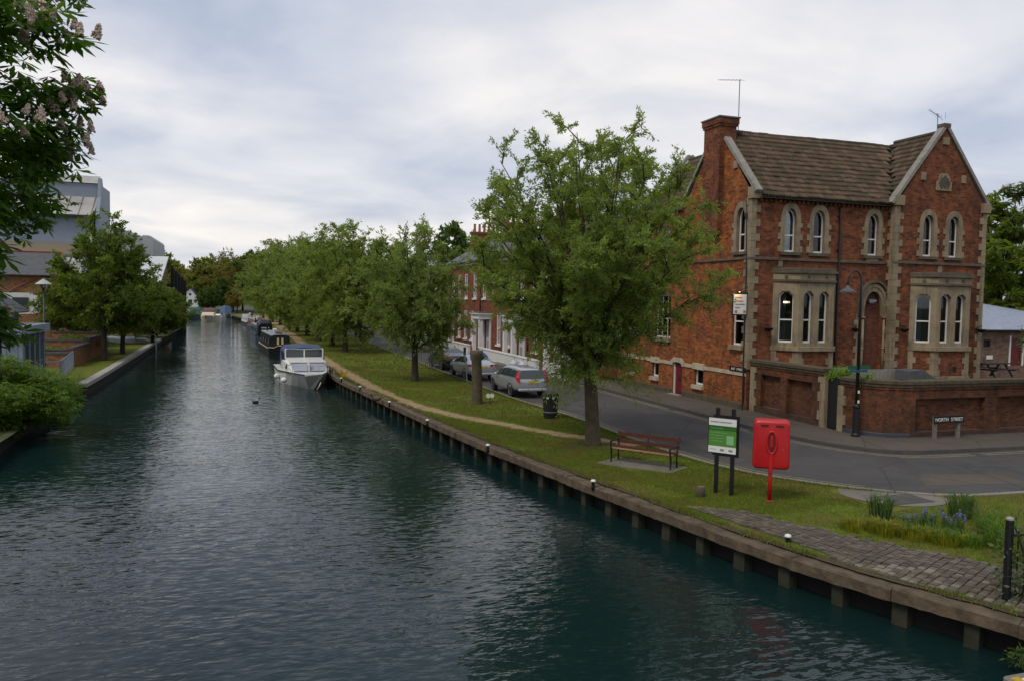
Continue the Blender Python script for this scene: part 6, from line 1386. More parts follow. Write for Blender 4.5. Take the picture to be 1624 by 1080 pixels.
def small_cruiser(x, y, L_, W, label, hull, top, rz):
    r = root('small_cruiser', (x, y, 0), label, 'boat', 'boats by the far bank', rz); S = hull_secs(L_, W, 1.2, 1.0, 7); mb = MB(); loft(mb, S); mb.build('hull', hull, r, world=False)
    C_ = [[(-W*.38,yy,.9),(-W*.34,yy+.2,z),(W*.34,yy+.2,z),(W*.38,yy,.9)] for yy, z in ((-L_*.22,1.2),(-L_*.12,1.75),(L_*.12,1.8))]; mb = MB(); loft(mb, C_); mb.build('cabin', hull, r, world=False)
    C_ = [[(-W*.36,yy,1.7),(-W*.33,yy+.1,z),(W*.33,yy+.1,z),(W*.36,yy,1.7)] for yy, z in ((-L_*.02,2.2),(L_*.05,2.6),(L_*.32,2.5))]; mb = MB(); loft(mb, C_); t_ = mb.build('wheelhouse', top, r, world=False)
    for s in (-1, 1): mb = MB(); mb.add([(s*.05,-L_*.02-.02,1.85),(s*W*.32,-L_*.02-.02,1.85),(s*W*.30,-L_*.0,2.18),(s*.05,-L_*.0,2.18)], [(0,1,2,3)]); o = mb.build('windscreen', 'car_glass', t_, world=False); o.location.y = -.05
    return r
small_cruiser(-7.3, 173, 9, 3.3, 'cream cabin cruiser moored before the white cottage', 'hull_cream', 'boat_brown', R_(-6))
small_cruiser(-10.6, 183, 8, 3.0, 'green covered boat moored left of the cream cruiser', 'narrow_green', 'finger_green', R_(-6))
bb = root('covered_boat', (-4.8, 203, 0), 'small boat under a bright blue cover by the far trees', 'boat', 'boats by the far bank')
mb = MB(); loft(mb, hull_secs(6, 2.6, 1.0, .9, 6)); b_ = mb.build('hull', 'hull_white', bb, world=False)
mb = MB(); loft(mb, [[(-1.3,y,.9),(-1.1,y,z-.3),(0,y,z),(1.1,y,z-.3),(1.3,y,.9)] for y, z in ((-2.2,1.2),(-1.4,2.6),(2,2.8),(2.8,1.6))]); mb.build('cover', 'finger_blue', bb, world=False)
# ducks
def duck(x, y, z, rz, mat, label, s=1.0):
    S = [(-.24,.015,.17),(-.16,.06,.12),(-.05,.10,.10),(.08,.105,.10),(.17,.07,.12),(.205,.045,.20),(.215,.038,.25),(.225,.045,.29),(.25,.05,.315),(.285,.035,.315),(.31,.018,.30),(.35,.012,.295)]
    secs = []
    for q, rad, zc in S:
        secs.append([(q*s, rad*s*math.cos(t*math.pi/4), (zc+rad*.85*math.sin(t*math.pi/4)-.04)*s) for t in range(8)])
    mb = MB(); loft(mb, secs, closed=True); o = mb.build('duck', mat, None, smooth=True); o.location = (x, y, z); o.rotation_euler = (0, 0, rz); mset(o, label, 'duck')
duck(.44, 41.75, -.02, R_(20), 'duck_dark', 'lone dark duck swimming in mid river', .8); duck(5.75, 36.3, .66, R_(200), 'duck_brown', 'brown duck sitting on the quay edge', 1.2)
# ================================================================== left bank: buildings
mill = root('grey_mill', (-22, 88, .6), 'tall grey-blue clad building with stepped pale roofs behind the chestnut', 'building')
def bx(par, name, mat, *a, bevel=0): mb = MB(); mb.box(*a); return mb.build(name, mat, par, bevel=bevel)
bx(mill, 'wall', 'clad_blue', -40, -13.5, 82, 86, .6, 12.6)
bx(mill, 'tan_band', 'clad_tan', -40, -13.62, 81.9, 81.99, 8.9, 9.95)
mb = MB(); mb.add([(-40,81.4,12.55),(-13.4,81.4,12.55),(-13.2,83.4,14.4),(-40,83.4,14.4)], [(0,1,2,3)]); lo_ = mb.build('lower_roof', 'roof_pale', mill); so = lo_.modifiers.new('solid','SOLIDIFY'); so.thickness = .2
for k in range(14):
    x = -13.4-k*1.05; mb = MB(); mb.tube([(x-.2,81.42,12.64),(x-.1,83.4,14.48)], .05, 4); mb.build('roof_seam', 'roof_pale', lo_)
bx(mill, 'gutter', 'black_metal', -40, -13.1, 81.28, 81.4, 12.35, 12.52)
bx(mill, 'upper_wall', 'clad_blue', -40, -13.25, 83.4, 90, 12, 15.75)
mb = MB(); mb.add([(-40,83.2,15.75),(-13.2,83.2,15.75),(-13.3,85,16.6),(-40,85,16.6)], [(0,1,2,3)]); mb.build('upper_roof', 'roof_pale', mill)
mb = MB(); mb.prism([(81.6,8.0),(81.6,12.6),(82.8,14.4),(83.2,16.2),(83.6,16.2),(84.6,14.6),(85.6,12.0),(85.6,8.0)], -13.25, -12.95, 'x'); mb.build('gable_fin', 'clad_blue', mill)
bx(mill, 'downpipe', 'white_paint', -13.75, -13.6, 81.85, 81.99, 2, 12.4)
ann = root('brick_annex', (-22, 78, .6), 'brick and white walled annex with dark slate roof below the grey mill', 'building')
bx(ann, 'white_wall', 'white_render', -34, -14.0, 79.0, 81.8, 3.4, 8.3); bx(ann, 'wall', 'brick_annex', -34, -15.6, 77.5, 79.0, 5.2, 6.9)
bx(ann, 'white_wall', 'white_render', -34, -15.4, 76.6, 78.8, 3.5, 5.3); bx(ann, 'base_wall', 'brick_annex', -34, -12.6, 76.3, 80.0, .6, 3.5)
mb = MB(); mb.add([(-34,77.0,6.85),(-15.5,77.0,6.85),(-15.5,79.2,8.9),(-34,79.2,8.9)], [(0,1,2,3)]); ar = mb.build('roof', 'slate', ann); so = ar.modifiers.new('solid','SOLIDIFY'); so.thickness = .12
mb = MB(); mb.tube([(-34,79.2,8.95),(-15.5,79.2,8.95)], .09, 6); mb.tube([(-15.5,77.0,6.9),(-15.5,79.2,8.95)], .08, 6); mb.build('ridge', 'terracotta', ar)
for s in (-1, 1): mb = MB(); mb.tube([(-17.0+s*2.4,77.35,5.3),(-17.0,77.35,6.7)], .09, 5); mb.build('roof_brace', 'boat_brown', ann)
bx(ann, 'parapet', 'white_paint', -15.4, -12.6, 79.5, 79.9, 8.2, 8.5)
for k in range(4): x = -24+k*2.6; mb = MB(); mb.box(x,x+1.2,76.5,76.58,3.9,4.9); mb.build('window', 'car_glass', ann)
arc = root('barrel_roof_store', (-16, 112, .6), 'pale grey metal clad store with curved roof beyond the left trees', 'building')
prof = [(-24,.6)] + [(-24+ (12.6)*k/10, 9.8+4.1*math.sin(math.pi*(.18+.58*k/10))**1.0) for k in range(11)] + [(-11.4,.6)]
mb = MB(); mb.prism(prof, 110, 125, 'y'); mb.build('wall', 'clad_grey', arc)
mb = MB(); mb.prism([(-11.45,.6),(-11.45,12.75),(-10.7,12.75),(-10.35,12.6),(-10.2,12.3),(-10.2,10.3),(-10.5,10.1),(-10.5,.6)], 109.4, 124, 'y'); mb.build('stair_tower', 'clad_grey', arc); arc.location.x -= 1.0
for k in range(9): x = -22+k*1.3; bx(arc, 'cladding_rib', 'clad_grey', x, x+.06, 109.94, 109.99, 2, 11)
bh = root('boathouse', (-13, 106, .6), 'white roofed boathouse with a dark gable end on the left bank', 'building')
mb = MB(); mb.add([(-24,100,6.3),(-9.6,100,6.3),(-9.3,108,10.1),(-24,108,10.1)], [(0,1,2,3)]); b_ = mb.build('roof', 'clad_white', bh); so = b_.modifiers.new('solid','SOLIDIFY'); so.thickness = .2
mb = MB(); mb.box(-24,-9.8,100.3,116,.6,6.2); mb.build('wall', 'brick_annex', bh); mb = MB(); mb.prism([(100.2,.3),(100.2,6.2),(108,10.0),(108,.3)], -9.8, -9.5, 'x'); mb.build('gable_end', 'boat_brown', bh)
for k in range(3): x = -20+k*3.6; mb = MB(); mb.box(x,x+1.8,100.22,100.29,2.2,4.4); mb.build('window', 'car_glass', bh)
for k in range(5):
    mb = MB(); mb.lathe([(.26,-1),(.26,8.6-k*.35),(.2,8.9-k*.35)], (-9.15+k*.12, 112+k*3.4, 0), 8); mset(mb.build('timber_pile', 'black_wood'), ['tallest','second tallest','middle','second lowest','lowest'][k]+' of the five dark timber piles standing by the boathouse', 'pile', 'timber piles by the boathouse')
# glazed pavilion
pv = root('glazed_pavilion', (-12.5, 45.5, .6), 'grey framed glass pavilion with a white fascia behind the bush', 'pavilion')
bx(pv, 'floor_slab', 'concrete', -20, -10.35, 43.9, 48.6, .5, .75)
bx(pv, 'fascia', 'clad_blue', -20, -10.2, 43.7, 48.8, 3.32, 3.72); bx(pv, 'brick_pier', 'brick_annex', -15, -12.0, 44.0, 44.4, .7, 3.3)
for x in (-11.15, -10.45): bx(pv, 'column', 'clad_blue', x-.12, x+.06, 43.95, 44.15, .7, 3.34)
bx(pv, 'panel', 'clad_blue', -11.1, -10.6, 43.98, 44.05, .7, 3.3)
for k in range(5): y = 44.3+k*1.0; bx(pv, 'mullion', 'clad_blue', -10.47, -10.37, y-.05, y+.05, .7, 3.34)
for k in range(4): y = 44.35+k*1.0; bx(pv, 'pane', 'car_glass', -10.44, -10.41, y, y+.9, .75, 3.3)
bx(pv, 'doorway', 'room_dark', -12.0, -11.25, 44.3, 44.36, .7, 3.3)
bx(pv, 'clerestory', 'car_glass', -20, -11.5, 44.9, 48, 3.72, 4.4)
for k in range(5): x = -15.4+k*.95; bx(pv, 'mullion', 'pale_metal', x-.05, x+.05, 44.84, 44.9, 3.72, 4.4)
mb = MB(); mb.add([(-20,44.2,4.38),(-11.1,44.2,4.38),(-12.1,46.5,5.5),(-20,46.5,5.5)], [(0,1,2,3)]); mb.add([(-11.1,44.2,4.38),(-11.1,48.6,4.38),(-12.1,46.5,5.5)], [(0,1,2)]); o = mb.build('roof', 'slate', pv); so = o.modifiers.new('solid','SOLIDIFY'); so.thickness = .12
# left lamp
ll_ = root('lamp_post', (-10.75, 50, .6), 'slim black lamp post with a flat hood beside the left pavilion', 'lamp post')
mb = MB(); mb.lathe([(.08,0),(.07,.9),(.05,1.0),(.042,5.0)], (-10.75,50,.6), 10); mb.build('pole', 'black_metal', ll_, smooth=True)
mb = MB(); mb.lathe([(.06,4.95),(.16,5.05),(.17,5.25),(.06,5.27)], (-10.75,50,.6), 12); mb.build('lantern', 'glass', ll_)
mb = MB(); mb.lathe([(.42,5.24),(.40,5.28),(.15,5.46),(.03,5.54)], (-10.75,50,.6), 14); mb.build('hood', 'pale_metal', ll_)
# planters: stepped brick walls with dark copings, railing
pw = root('planter_wall', (-11.2, 60, .6), 'stepped brown brick planter walls with dark copings on the left lawn', 'planter')
for i, (x0,x1,y0,y1,z) in enumerate(((-13.5,-10.75,57.0,57.3,1.45),(-10.95,-10.65,57.0,63.0,1.75),(-11.0,-10.7,63.0,70.0,2.05),(-14.5,-11.0,64.0,64.3,1.9),(-14.5,-11,70,70.3,2.2),(-14.2,-10.9,59.6,59.9,1.5))):
    bx(pw, 'brick_wall', 'brick_annex', x0,x1,y0,y1,.5,z); bx(pw, 'coping', 'slate', x0-.05,x1+.05,y0-.05,y1+.05,z,z+.12)
bx(pw, 'soil_bed', 'soil', -14.4,-10.9,57.2,70,.5,1.25)
rg = root('grey_railing', (-9.9, 52, .6), 'short grey railing sloping down beside the left lawn', 'railing')
a, b = Vector((-9.75,48.8,.62)), Vector((-10.6,57.0,.62))
for k in range(26): c = a.lerp(b, k/25); mb = MB(); mb.tube([(c.x,c.y,.62),(c.x,c.y,1.62)], .016 if k % 6 else .03, 5); mb.build('bar', 'clad_blue', rg)
for z in (.8, 1.62): mb = MB(); mb.tube([(a.x,a.y,z),(b.x,b.y,z)], .035, 6); mb.build('rail', 'clad_blue', rg)
mb = MB(); mb.tube([(a.x,a.y,1.62),(-10.4,48.7,1.6),(-12,49.5,1.5)], .035, 6); mb.build('rail', 'pale_metal', rg)
ld_ = root('boarding_ladder', (-8.3, 82, .6), 'pale hooped handrail of a boarding ladder at the end of the left lawn', 'ladder')
for s in (-.25, .25): mb = MB(); mb.tube([(-8.75,82+s,.6),(-8.75,82+s,1.35),(-8.6,82+s,1.5),(-8.35,82+s,1.5),(-8.2,82+s,1.3),(-8.2,82+s,-.3)], .035, 6); mb.build('handrail', 'pale_metal', ld_)
for z in (.1,.35): mb = MB(); mb.tube([(-8.2,81.75,z),(-8.2,82.25,z)], .025, 5); mb.build('rung', 'pale_metal', ld_)
for k, (x, y, l_) in enumerate(((-10.4, 84.5, 3.2), (-12.6, 86, 2.6))):
    bo_ = root('upturned_dinghy', (x, y, .62), ['larger','smaller'][k]+' pale upturned dinghy lying at the end of the left lawn', 'dinghy', 'upturned dinghies', R_(90))
    mb = MB(); loft(mb, [[(-w,yy,0),(-w*.8,yy,h*.7),(0,yy,h),(w*.8,yy,h*.7),(w,yy,0)] for yy, w, h in ((-l_/2,.05,.1),(-l_*.3,.5,.45),(0,.66,.55),(l_/2,.55,.5))]); mb.build('hull', 'hull_white', bo_, world=False)
# ------------------------------------------------------------------ far: cottage
ct = root('white_cottage', (-15.5, 232, .6), 'small white gabled cottage with a grey roof beyond the moored boats', 'cottage')
fc = Frame((-17.6, 226), (1, 0)); mb = MB(); fc.panel(mb, [(0,.6),(6.2,.6),(6.2,3.4),(3.4,6.9),(0,3.4)], [rectp(2.9,3.9,2.6,3.9), rectp(3.1,3.7,5.0,5.6)], .2); mb.add([(-17.6,226,.6),(-17.6,238,.6),(-17.6,238,3.4),(-17.6,226,3.4)], [(0,1,2,3)]); mb.add([(-11.4,226,.6),(-11.4,238,.6),(-11.4,238,3.4),(-11.4,226,3.4)], [(0,1,2,3)]); mb.build('wall', 'white_paint', ct)
for q in (rectp(2.9,3.9,2.6,3.9), rectp(3.1,3.7,5.0,5.6)): mb = MB(); fc.slab(mb, q, -.2, -.15); mb.build('window', 'car_glass', ct)
mb = MB(); mb.add([(-18.3,225.7,2.9),(-14.2,225.7,7.05),(-14.2,238,7.05),(-18.3,238,2.9),(-11.0,225.7,2.9),(-11.0,238,2.9)], [(0,1,2,3),(1,4,5,2)]); mb.build('roof', 'slate', ct)
wg = root('cottage_wing', (-22, 236, .6), 'grey roofed side wing left of the white cottage', 'cottage'); bx(wg, 'wall', 'white_render', -30, -17.7, 233, 240, .6, 3.8)
mb = MB(); mb.add([(-30,232.5,3.7),(-17.2,232.5,3.7),(-17.2,236.5,7.2),(-30,236.5,7.2)], [(0,1,2,3)]); mb.build('roof', 'slate', wg)
# ================================================================== vegetation
def unit(v): return v/np.maximum(1e-9, np.linalg.norm(v, axis=-1, keepdims=True))
def blade_leaves(P, D, ln, wd, rng):
    n = len(P); rv = unit(rng.normal(size=(n,3))); S = unit(np.cross(D, rv)); l = (ln*rng.uniform(.7,1.3,n))[:,None]; w = (wd*rng.uniform(.7,1.3,n))[:,None]
    V = np.stack([P, P+D*l*.45+S*w/2, P+D*l, P+D*l*.45-S*w/2], 1).reshape(-1,3); F = np.arange(4*n).reshape(-1,4); return V, F, rng.random(n)
def palm_leaves(P, D, size, rng, k=6):
    """hand-shaped leaf of k drooping leaflets"""
    n = len(P); up = unit(np.stack([rng.normal(0,.35,n), rng.normal(0,.35,n), np.ones(n)],1)); A_ = unit(D-up*np.sum(D*up,1,keepdims=True)); B_ = np.cross(up, A_)
    Vs = []; Rr = []; s = (size*rng.uniform(.65,1.25,n))[:,None]; r0 = rng.random(n)
    for i in range(k):
        t = (i-(k-1)/2)*(5.2/k); d = unit(A_*math.cos(t)+B_*math.sin(t)-up*rng.uniform(.15,.75,(n,1))); sd = unit(np.cross(d, up)); l = s*(1.0-.25*abs(t)/2.6); w = l*.30
        Vs.append(np.stack([P, P+d*l*.62+sd*w/2, P+d*l, P+d*l*.62-sd*w/2],1)); Rr.append(np.clip(r0+rng.normal(0,.12,n),0,1))
    V = np.concatenate(Vs).reshape(-1,3); return V, np.arange(len(V)).reshape(-1,4), np.concatenate(Rr)
def grow(seed, H, R, zc, hz, fork, tr, nl=9, nsec=9, ntw=7, droop=.4, leafn=55, llen=.13, lwid=.035, th=(8,105), up=.8, twl=.8, fill=1.0, lift=0.0, limb=.42, skirt=0, lean=None, kj=(.82,1.14), secl=(.22,.42)):
    """limbs, branches and twigs inside an uneven ellipsoid; returns trunk mesh, twig mesh, leaf anchors and directions"""
    rg = random.Random(seed); rng = np.random.default_rng(seed); tk = MB(); tw = MB(); P = []; D = []
    ln = Vector((rg.uniform(-.03,.03), rg.uniform(-.03,.03), 1)); ln = Vector((lean[0], lean[1], 1)) if lean else ln; tp = [(0,0,-.1),(0,0,.12),(ln.x*fork*.3,ln.y*fork*.3,fork*.35),(ln.x*fork,ln.y*fork,fork),(ln.x*fork*2,ln.y*fork*2,fork*1.5)]
    tk.tube(tp, [tr*1.45,tr*1.1,tr*.95,tr*.85,tr*.5], 12)
    for i in range(nl):
        phi = 2*math.pi*(i*.618+rg.uniform(-.06,.06)); u = (i+.5)/nl; tht = R_(th[0]+(th[1]-th[0])*u**.8); k = rg.uniform(*kj)
        cxy = ln*fork*2.2 if lean else Vector((0,0,0)); tgt = Vector((cxy.x+R*math.sin(tht)*math.cos(phi)*k, cxy.y+R*math.sin(tht)*math.sin(phi)*k, zc+hz*math.cos(tht)*k)); st = Vector((ln.x*fork, ln.y*fork, fork*rg.uniform(.85,1.4)))
        mid = st.lerp(tgt, .45)+Vector((0,0,(tgt-st).length*.22*up)); pts = [(st*(1-t)**2+mid*2*t*(1-t)+tgt*t*t) for t in [q/8 for q in range(9)]]
        tk.tube(pts, [tr*limb*(1-.6*u)*(1-t)**1.1+.012 for t in [q/8 for q in range(9)]], 7)
        for j in range(int(nsec*fill)):
            t = .22+.78*(j+rg.random())/nsec; t = min(t, 1.0); q = min(7, int(t*8)); b = pts[q].lerp(pts[q+1], t*8-q)
            dl = (pts[q+1]-pts[q]).normalized(); rd = Vector((rg.gauss(0,1), rg.gauss(0,1), rg.gauss(0,.7))).normalized(); out = Vector((b.x, b.y, (b.z-zc)*.6)); out = out.normalized() if out.length > .1 else rd
            d = (dl*.5+rd*.75+out*.35+Vector((0,0,lift))).normalized(); sl = R*rg.uniform(*secl)*(1.15-.4*t); e1 = b+d*sl*.5; e2 = b+d*sl+Vector((0,0,-droop*sl*.35)); sp = [b, e1, e2]; tw.tube(sp, [.028,.018,.008], 4, caps=False)
            for m in range(ntw):
                s_ = rg.uniform(.15,1.0); o = sp[0].lerp(sp[1], s_*2) if s_ < .5 else sp[1].lerp(sp[2], s_*2-1); rd = Vector((rg.gauss(0,1), rg.gauss(0,1), rg.gauss(.15,.8))).normalized(); dd = (d*.5+rd).normalized(); L_ = twl*rg.uniform(.5,1.25)
                a1 = o+dd*L_*.5+Vector((0,0,-droop*L_*.10)); a2 = o+dd*L_*.85+Vector((0,0,-droop*L_*.55)); tw.tube([o,a1,a2], [.008,.006,.003], 3, caps=False)
                n = max(3, int(leafn*rg.uniform(.6,1.3))); ts = rng.random(n); o_, a1_, a2_ = np.array(o), np.array(a1), np.array(a2)
                pp = ((1-ts)**2)[:,None]*o_+(2*ts*(1-ts))[:,None]*a1_+(ts**2)[:,None]*a2_ + rng.normal(0,.05*twl,(n,3)); P.append(pp)
                td = unit((a2_-o_)[None]); D.append(unit(td*.7+rng.normal(0,.55,(n,3))+np.array([0,0,-.25*droop])))
    for i in range(skirt):       # short leafy shoots low down round the limbs, hanging a little
        a = rg.uniform(0, 6.283); z = rg.uniform(fork*1.05, zc*.8); q = rg.uniform(.05, .38)*R*(z/zc); o = Vector((q*math.cos(a), q*math.sin(a), z)); dd = Vector((math.cos(a), math.sin(a), rg.uniform(-.2,.3)))
        a1 = o+dd*.7; a2 = o+dd*1.25-Vector((0,0,rg.uniform(.4,1.1))); tw.tube([o,a1,a2], [.012,.008,.003], 3, caps=False)
        for m in range(5):
            n = leafn; ts = rng.random(n); o_, a1_, a2_ = np.array(o), np.array(a1)+rng.normal(0,.25,3), np.array(a2)+rng.normal(0,.35,3)
            P.append(((1-ts)**2)[:,None]*o_+(2*ts*(1-ts))[:,None]*a1_+(ts**2)[:,None]*a2_+rng.normal(0,.06,(n,3))); D.append(unit(unit((a2_-o_)[None])*.7+rng.normal(0,.5,(n,3))+np.array([0,0,-.4])))
    return tk, tw, np.concatenate(P), np.concatenate(D), rng
def tree(name, loc, label, cat, group, leafmat_, bark, kind='blade', llen=.13, lwid=.035, scale=1.0, rz=0.0, **kw):
    r = root(name, loc, label, cat, group, rz); tk, tw, P, D, rng = grow(**kw)
    tk.build('trunk', bark, r, smooth=True, world=False); tw.build('twigs', 'twig', r, world=False)
    V, F, rn = (blade_leaves(P, D, llen, lwid, rng) if kind == 'blade' else palm_leaves(P, D, llen, rng)); np_mesh('crown', V, F, leafmat_, r, rnd=rn); r.scale = (scale,)*3
    return r
def again(src, loc, label, scale, rz, group=None):
    c = copy_tree(src); c.location = loc; c['label'] = label; c.rotation_euler = (0,0,rz); c.scale = scale if isinstance(scale, tuple) else (scale,)*3
    if group: c['group'] = group
    return c
# the big willow
tree('willow_tree', (10.9, 23.5, .69), 'large willow with a broad light green crown nearest on the lawn', 'tree', 'willows along the lawn', 'leaf_willow', 'bark', llen=.12, lwid=.038,
     seed=11, H=11.3, R=4.25, zc=6.2, hz=3.8, fork=2.1, tr=.245, nl=44, nsec=11, ntw=7, droop=.25, leafn=60, th=(4,106), twl=.75, up=.45, limb=.36, lift=.35, skirt=52, lean=(-.055,.02), kj=(.86,1.06), secl=(.16,.30))
# the row of willows
ROWG = 'willows along the lawn'
w2 = tree('willow_tree', (9.2, 44.2, .69), 'feathery willow second from the front with two tall spires', 'tree', ROWG, 'leaf_row_pale', 'bark_dark', llen=.20, lwid=.06, seed=21, H=9.5, R=3.2, zc=4.9, hz=3.9, fork=1.8, tr=.2, nl=22, nsec=11, ntw=7, droop=.3, leafn=24, th=(3,122), twl=.8, up=.6, lift=.5, skirt=40)
w3 = tree('willow_tree', (8.1, 68.5, .69), 'tall dense willow third in the row', 'tree', ROWG, 'leaf_row', 'bark_dark', llen=.26, lwid=.08, seed=31, H=12, R=4.1, zc=5.9, hz=4.8, fork=2.0, tr=.24, nl=22, nsec=11, ntw=7, droop=.4, leafn=24, th=(3,128), twl=1.0, up=.6, lift=.4, skirt=70)
w4 = tree('willow_tree', (7.9, 77.0, .69), 'willow in the receding row, fourth from the front', 'tree', ROWG, 'leaf_row_pale', 'bark_dark', llen=.27, lwid=.08, seed=37, H=12, R=3.6, zc=5.6, hz=5.4, fork=1.7, tr=.22, nl=20, nsec=11, ntw=7, droop=.5, leafn=24, th=(3,130), twl=1.05, up=.9, lift=.45, skirt=60)
ords = ['fourth','fifth','sixth','seventh','eighth','ninth','tenth','eleventh']
for k, (x, y, s, rz) in enumerate(((7.3,86.0,1.06,2.3),(6.9,96.0,1.1,3.7),(6.4,107.0,1.12,.6),(5.9,118.0,1.15,5.0),(5.2,131.0,1.15,2.9),(4.4,146.0,1.2,4.2),(3.2,163.0,1.2,.2))):
    again((w2, w3, w4)[k % 3], (x,y,.69), 'willow in the receding row, %s from the front' % ords[k+1], (s*(1.2 if k % 3 == 0 else 1)*random.uniform(.93,1.07), s*(1.2 if k % 3 == 0 else 1), s*(1.2 if k % 3 == 0 else 1)*random.uniform(.9,1.08)), rz)
again(w3, (15.5, 70, .69), 'street willow behind the row, near the farthest terrace house', (.55,.55,.62), 2.0) if False else None
# left bank trees
t1 = tree('alder_tree', (-9.6, 62.2, .62), 'dark olive tree on the left lawn, the nearer of the pair', 'tree', 'trees on the left lawn', 'leaf_olive', 'bark_dark', llen=.24, lwid=.11, seed=41, H=10, R=3.3, zc=5.3, hz=4.3, fork=2.0, tr=.2, nl=22, nsec=11, ntw=7, droop=.4, leafn=22, th=(4,118), twl=.9, up=.8)
again(t1, (-9.3, 68.6, .62), 'dark olive tree on the left lawn, the farther of the pair', (.95,.95,.82), 2.2)
again(t1, (-8.6, 83.0, .3), 'low olive tree leaning over the water beyond the left lawn', (.95,.95,.62), 4.0)
again(t1, (-9.4, 94.0, .3), 'spreading olive tree at the foot of the boathouse', (.9,.9,.60), 1.0)
again(t1, (-13.5, 72, .62), 'olive tree against the white annex wall', (.7,.7,.66), 5.2)
# far trees
f1 = tree('far_tree', (-13, 252, .6), 'yellow green tree behind the white cottage', 'tree', 'trees closing the river view', 'leaf_far', 'bark_dark', llen=.75, lwid=.36, seed=51, H=14, R=7.5, zc=8, hz=6.0, fork=3, tr=.3, nl=18, nsec=10, ntw=6, droop=.5, leafn=20, th=(4,120), twl=1.9)
f2 = tree('far_tree', (-3.5, 232, .6), 'rust brown tree at the river bend', 'tree', 'trees closing the river view', 'leaf_rust', 'bark_dark', llen=.6, lwid=.3, seed=52, H=13, R=6, zc=7.6, hz=6.5, fork=2.5, tr=.3, nl=16, nsec=9, ntw=6, droop=.4, leafn=9, th=(4,120), twl=1.7, lift=.5)
f3 = tree('far_tree', (-1, 245, .6), 'dark green tree right of the rust brown one', 'tree', 'trees closing the river view', 'leaf_dark', 'bark_dark', llen=.7, lwid=.34, seed=53, H=15, R=7, zc=8.5, hz=7.5, fork=3, tr=.3, nl=18, nsec=10, ntw=6, droop=.4, leafn=20, th=(4,120), twl=1.8)
fl_ = ['yellow green tree at the left end of the far trees','tall thin-topped tree above the river bend','dark tree low behind the blue covered boat','yellow green tree filling in behind the rust brown tree','dark tree behind the farthest narrowboat','pale tree beyond the last willow','dark tree far left behind the cottage wing','yellow green tree far left behind the boathouse','dark tree tucked in at the far waterside','rust tinted tree low at the far waterside']
for k, (s_, x, y, sc_, rz) in enumerate(((f1,-24,262,1.1,1.0),(f2,-6,262,1.25,2.0),(f3,-5.5,222,.55,3.0),(f1,-9,246,1.0,4.0),(f3,4,225,1.0,5.0),(f1,9,240,1.1,.5),(f3,-34,255,1.0,2.5),(f1,-42,240,1.0,1.5),(f3,-9.5,216,.4,.7),(f2,-2.2,214,.5,1.7))): again(s_, (x,y,.6), fl_[k], sc_, rz)
# trees round the back of the corner house and behind the terrace
again(f3, (66, 62, .7), 'dark tree behind the outbuilding at the right edge', 1.0, 1.0, 'trees behind the houses'); again(f1, (52, 70, .7), 'pale tree behind the corner house roof', .9, 2.0, 'trees behind the houses')
again(f3, (25.5, 95, .7), 'dark tree rising behind the farthest terrace chimney', .82, 3.0, 'trees behind the houses'); again(f3, (19, 118, .7), 'dark tree beyond the end of the terrace', .75, 4.0, 'trees behind the houses'); again(f1, (20, 150, .7), 'pale tree far up the street past the terrace', .9, 5.0, 'trees behind the houses')
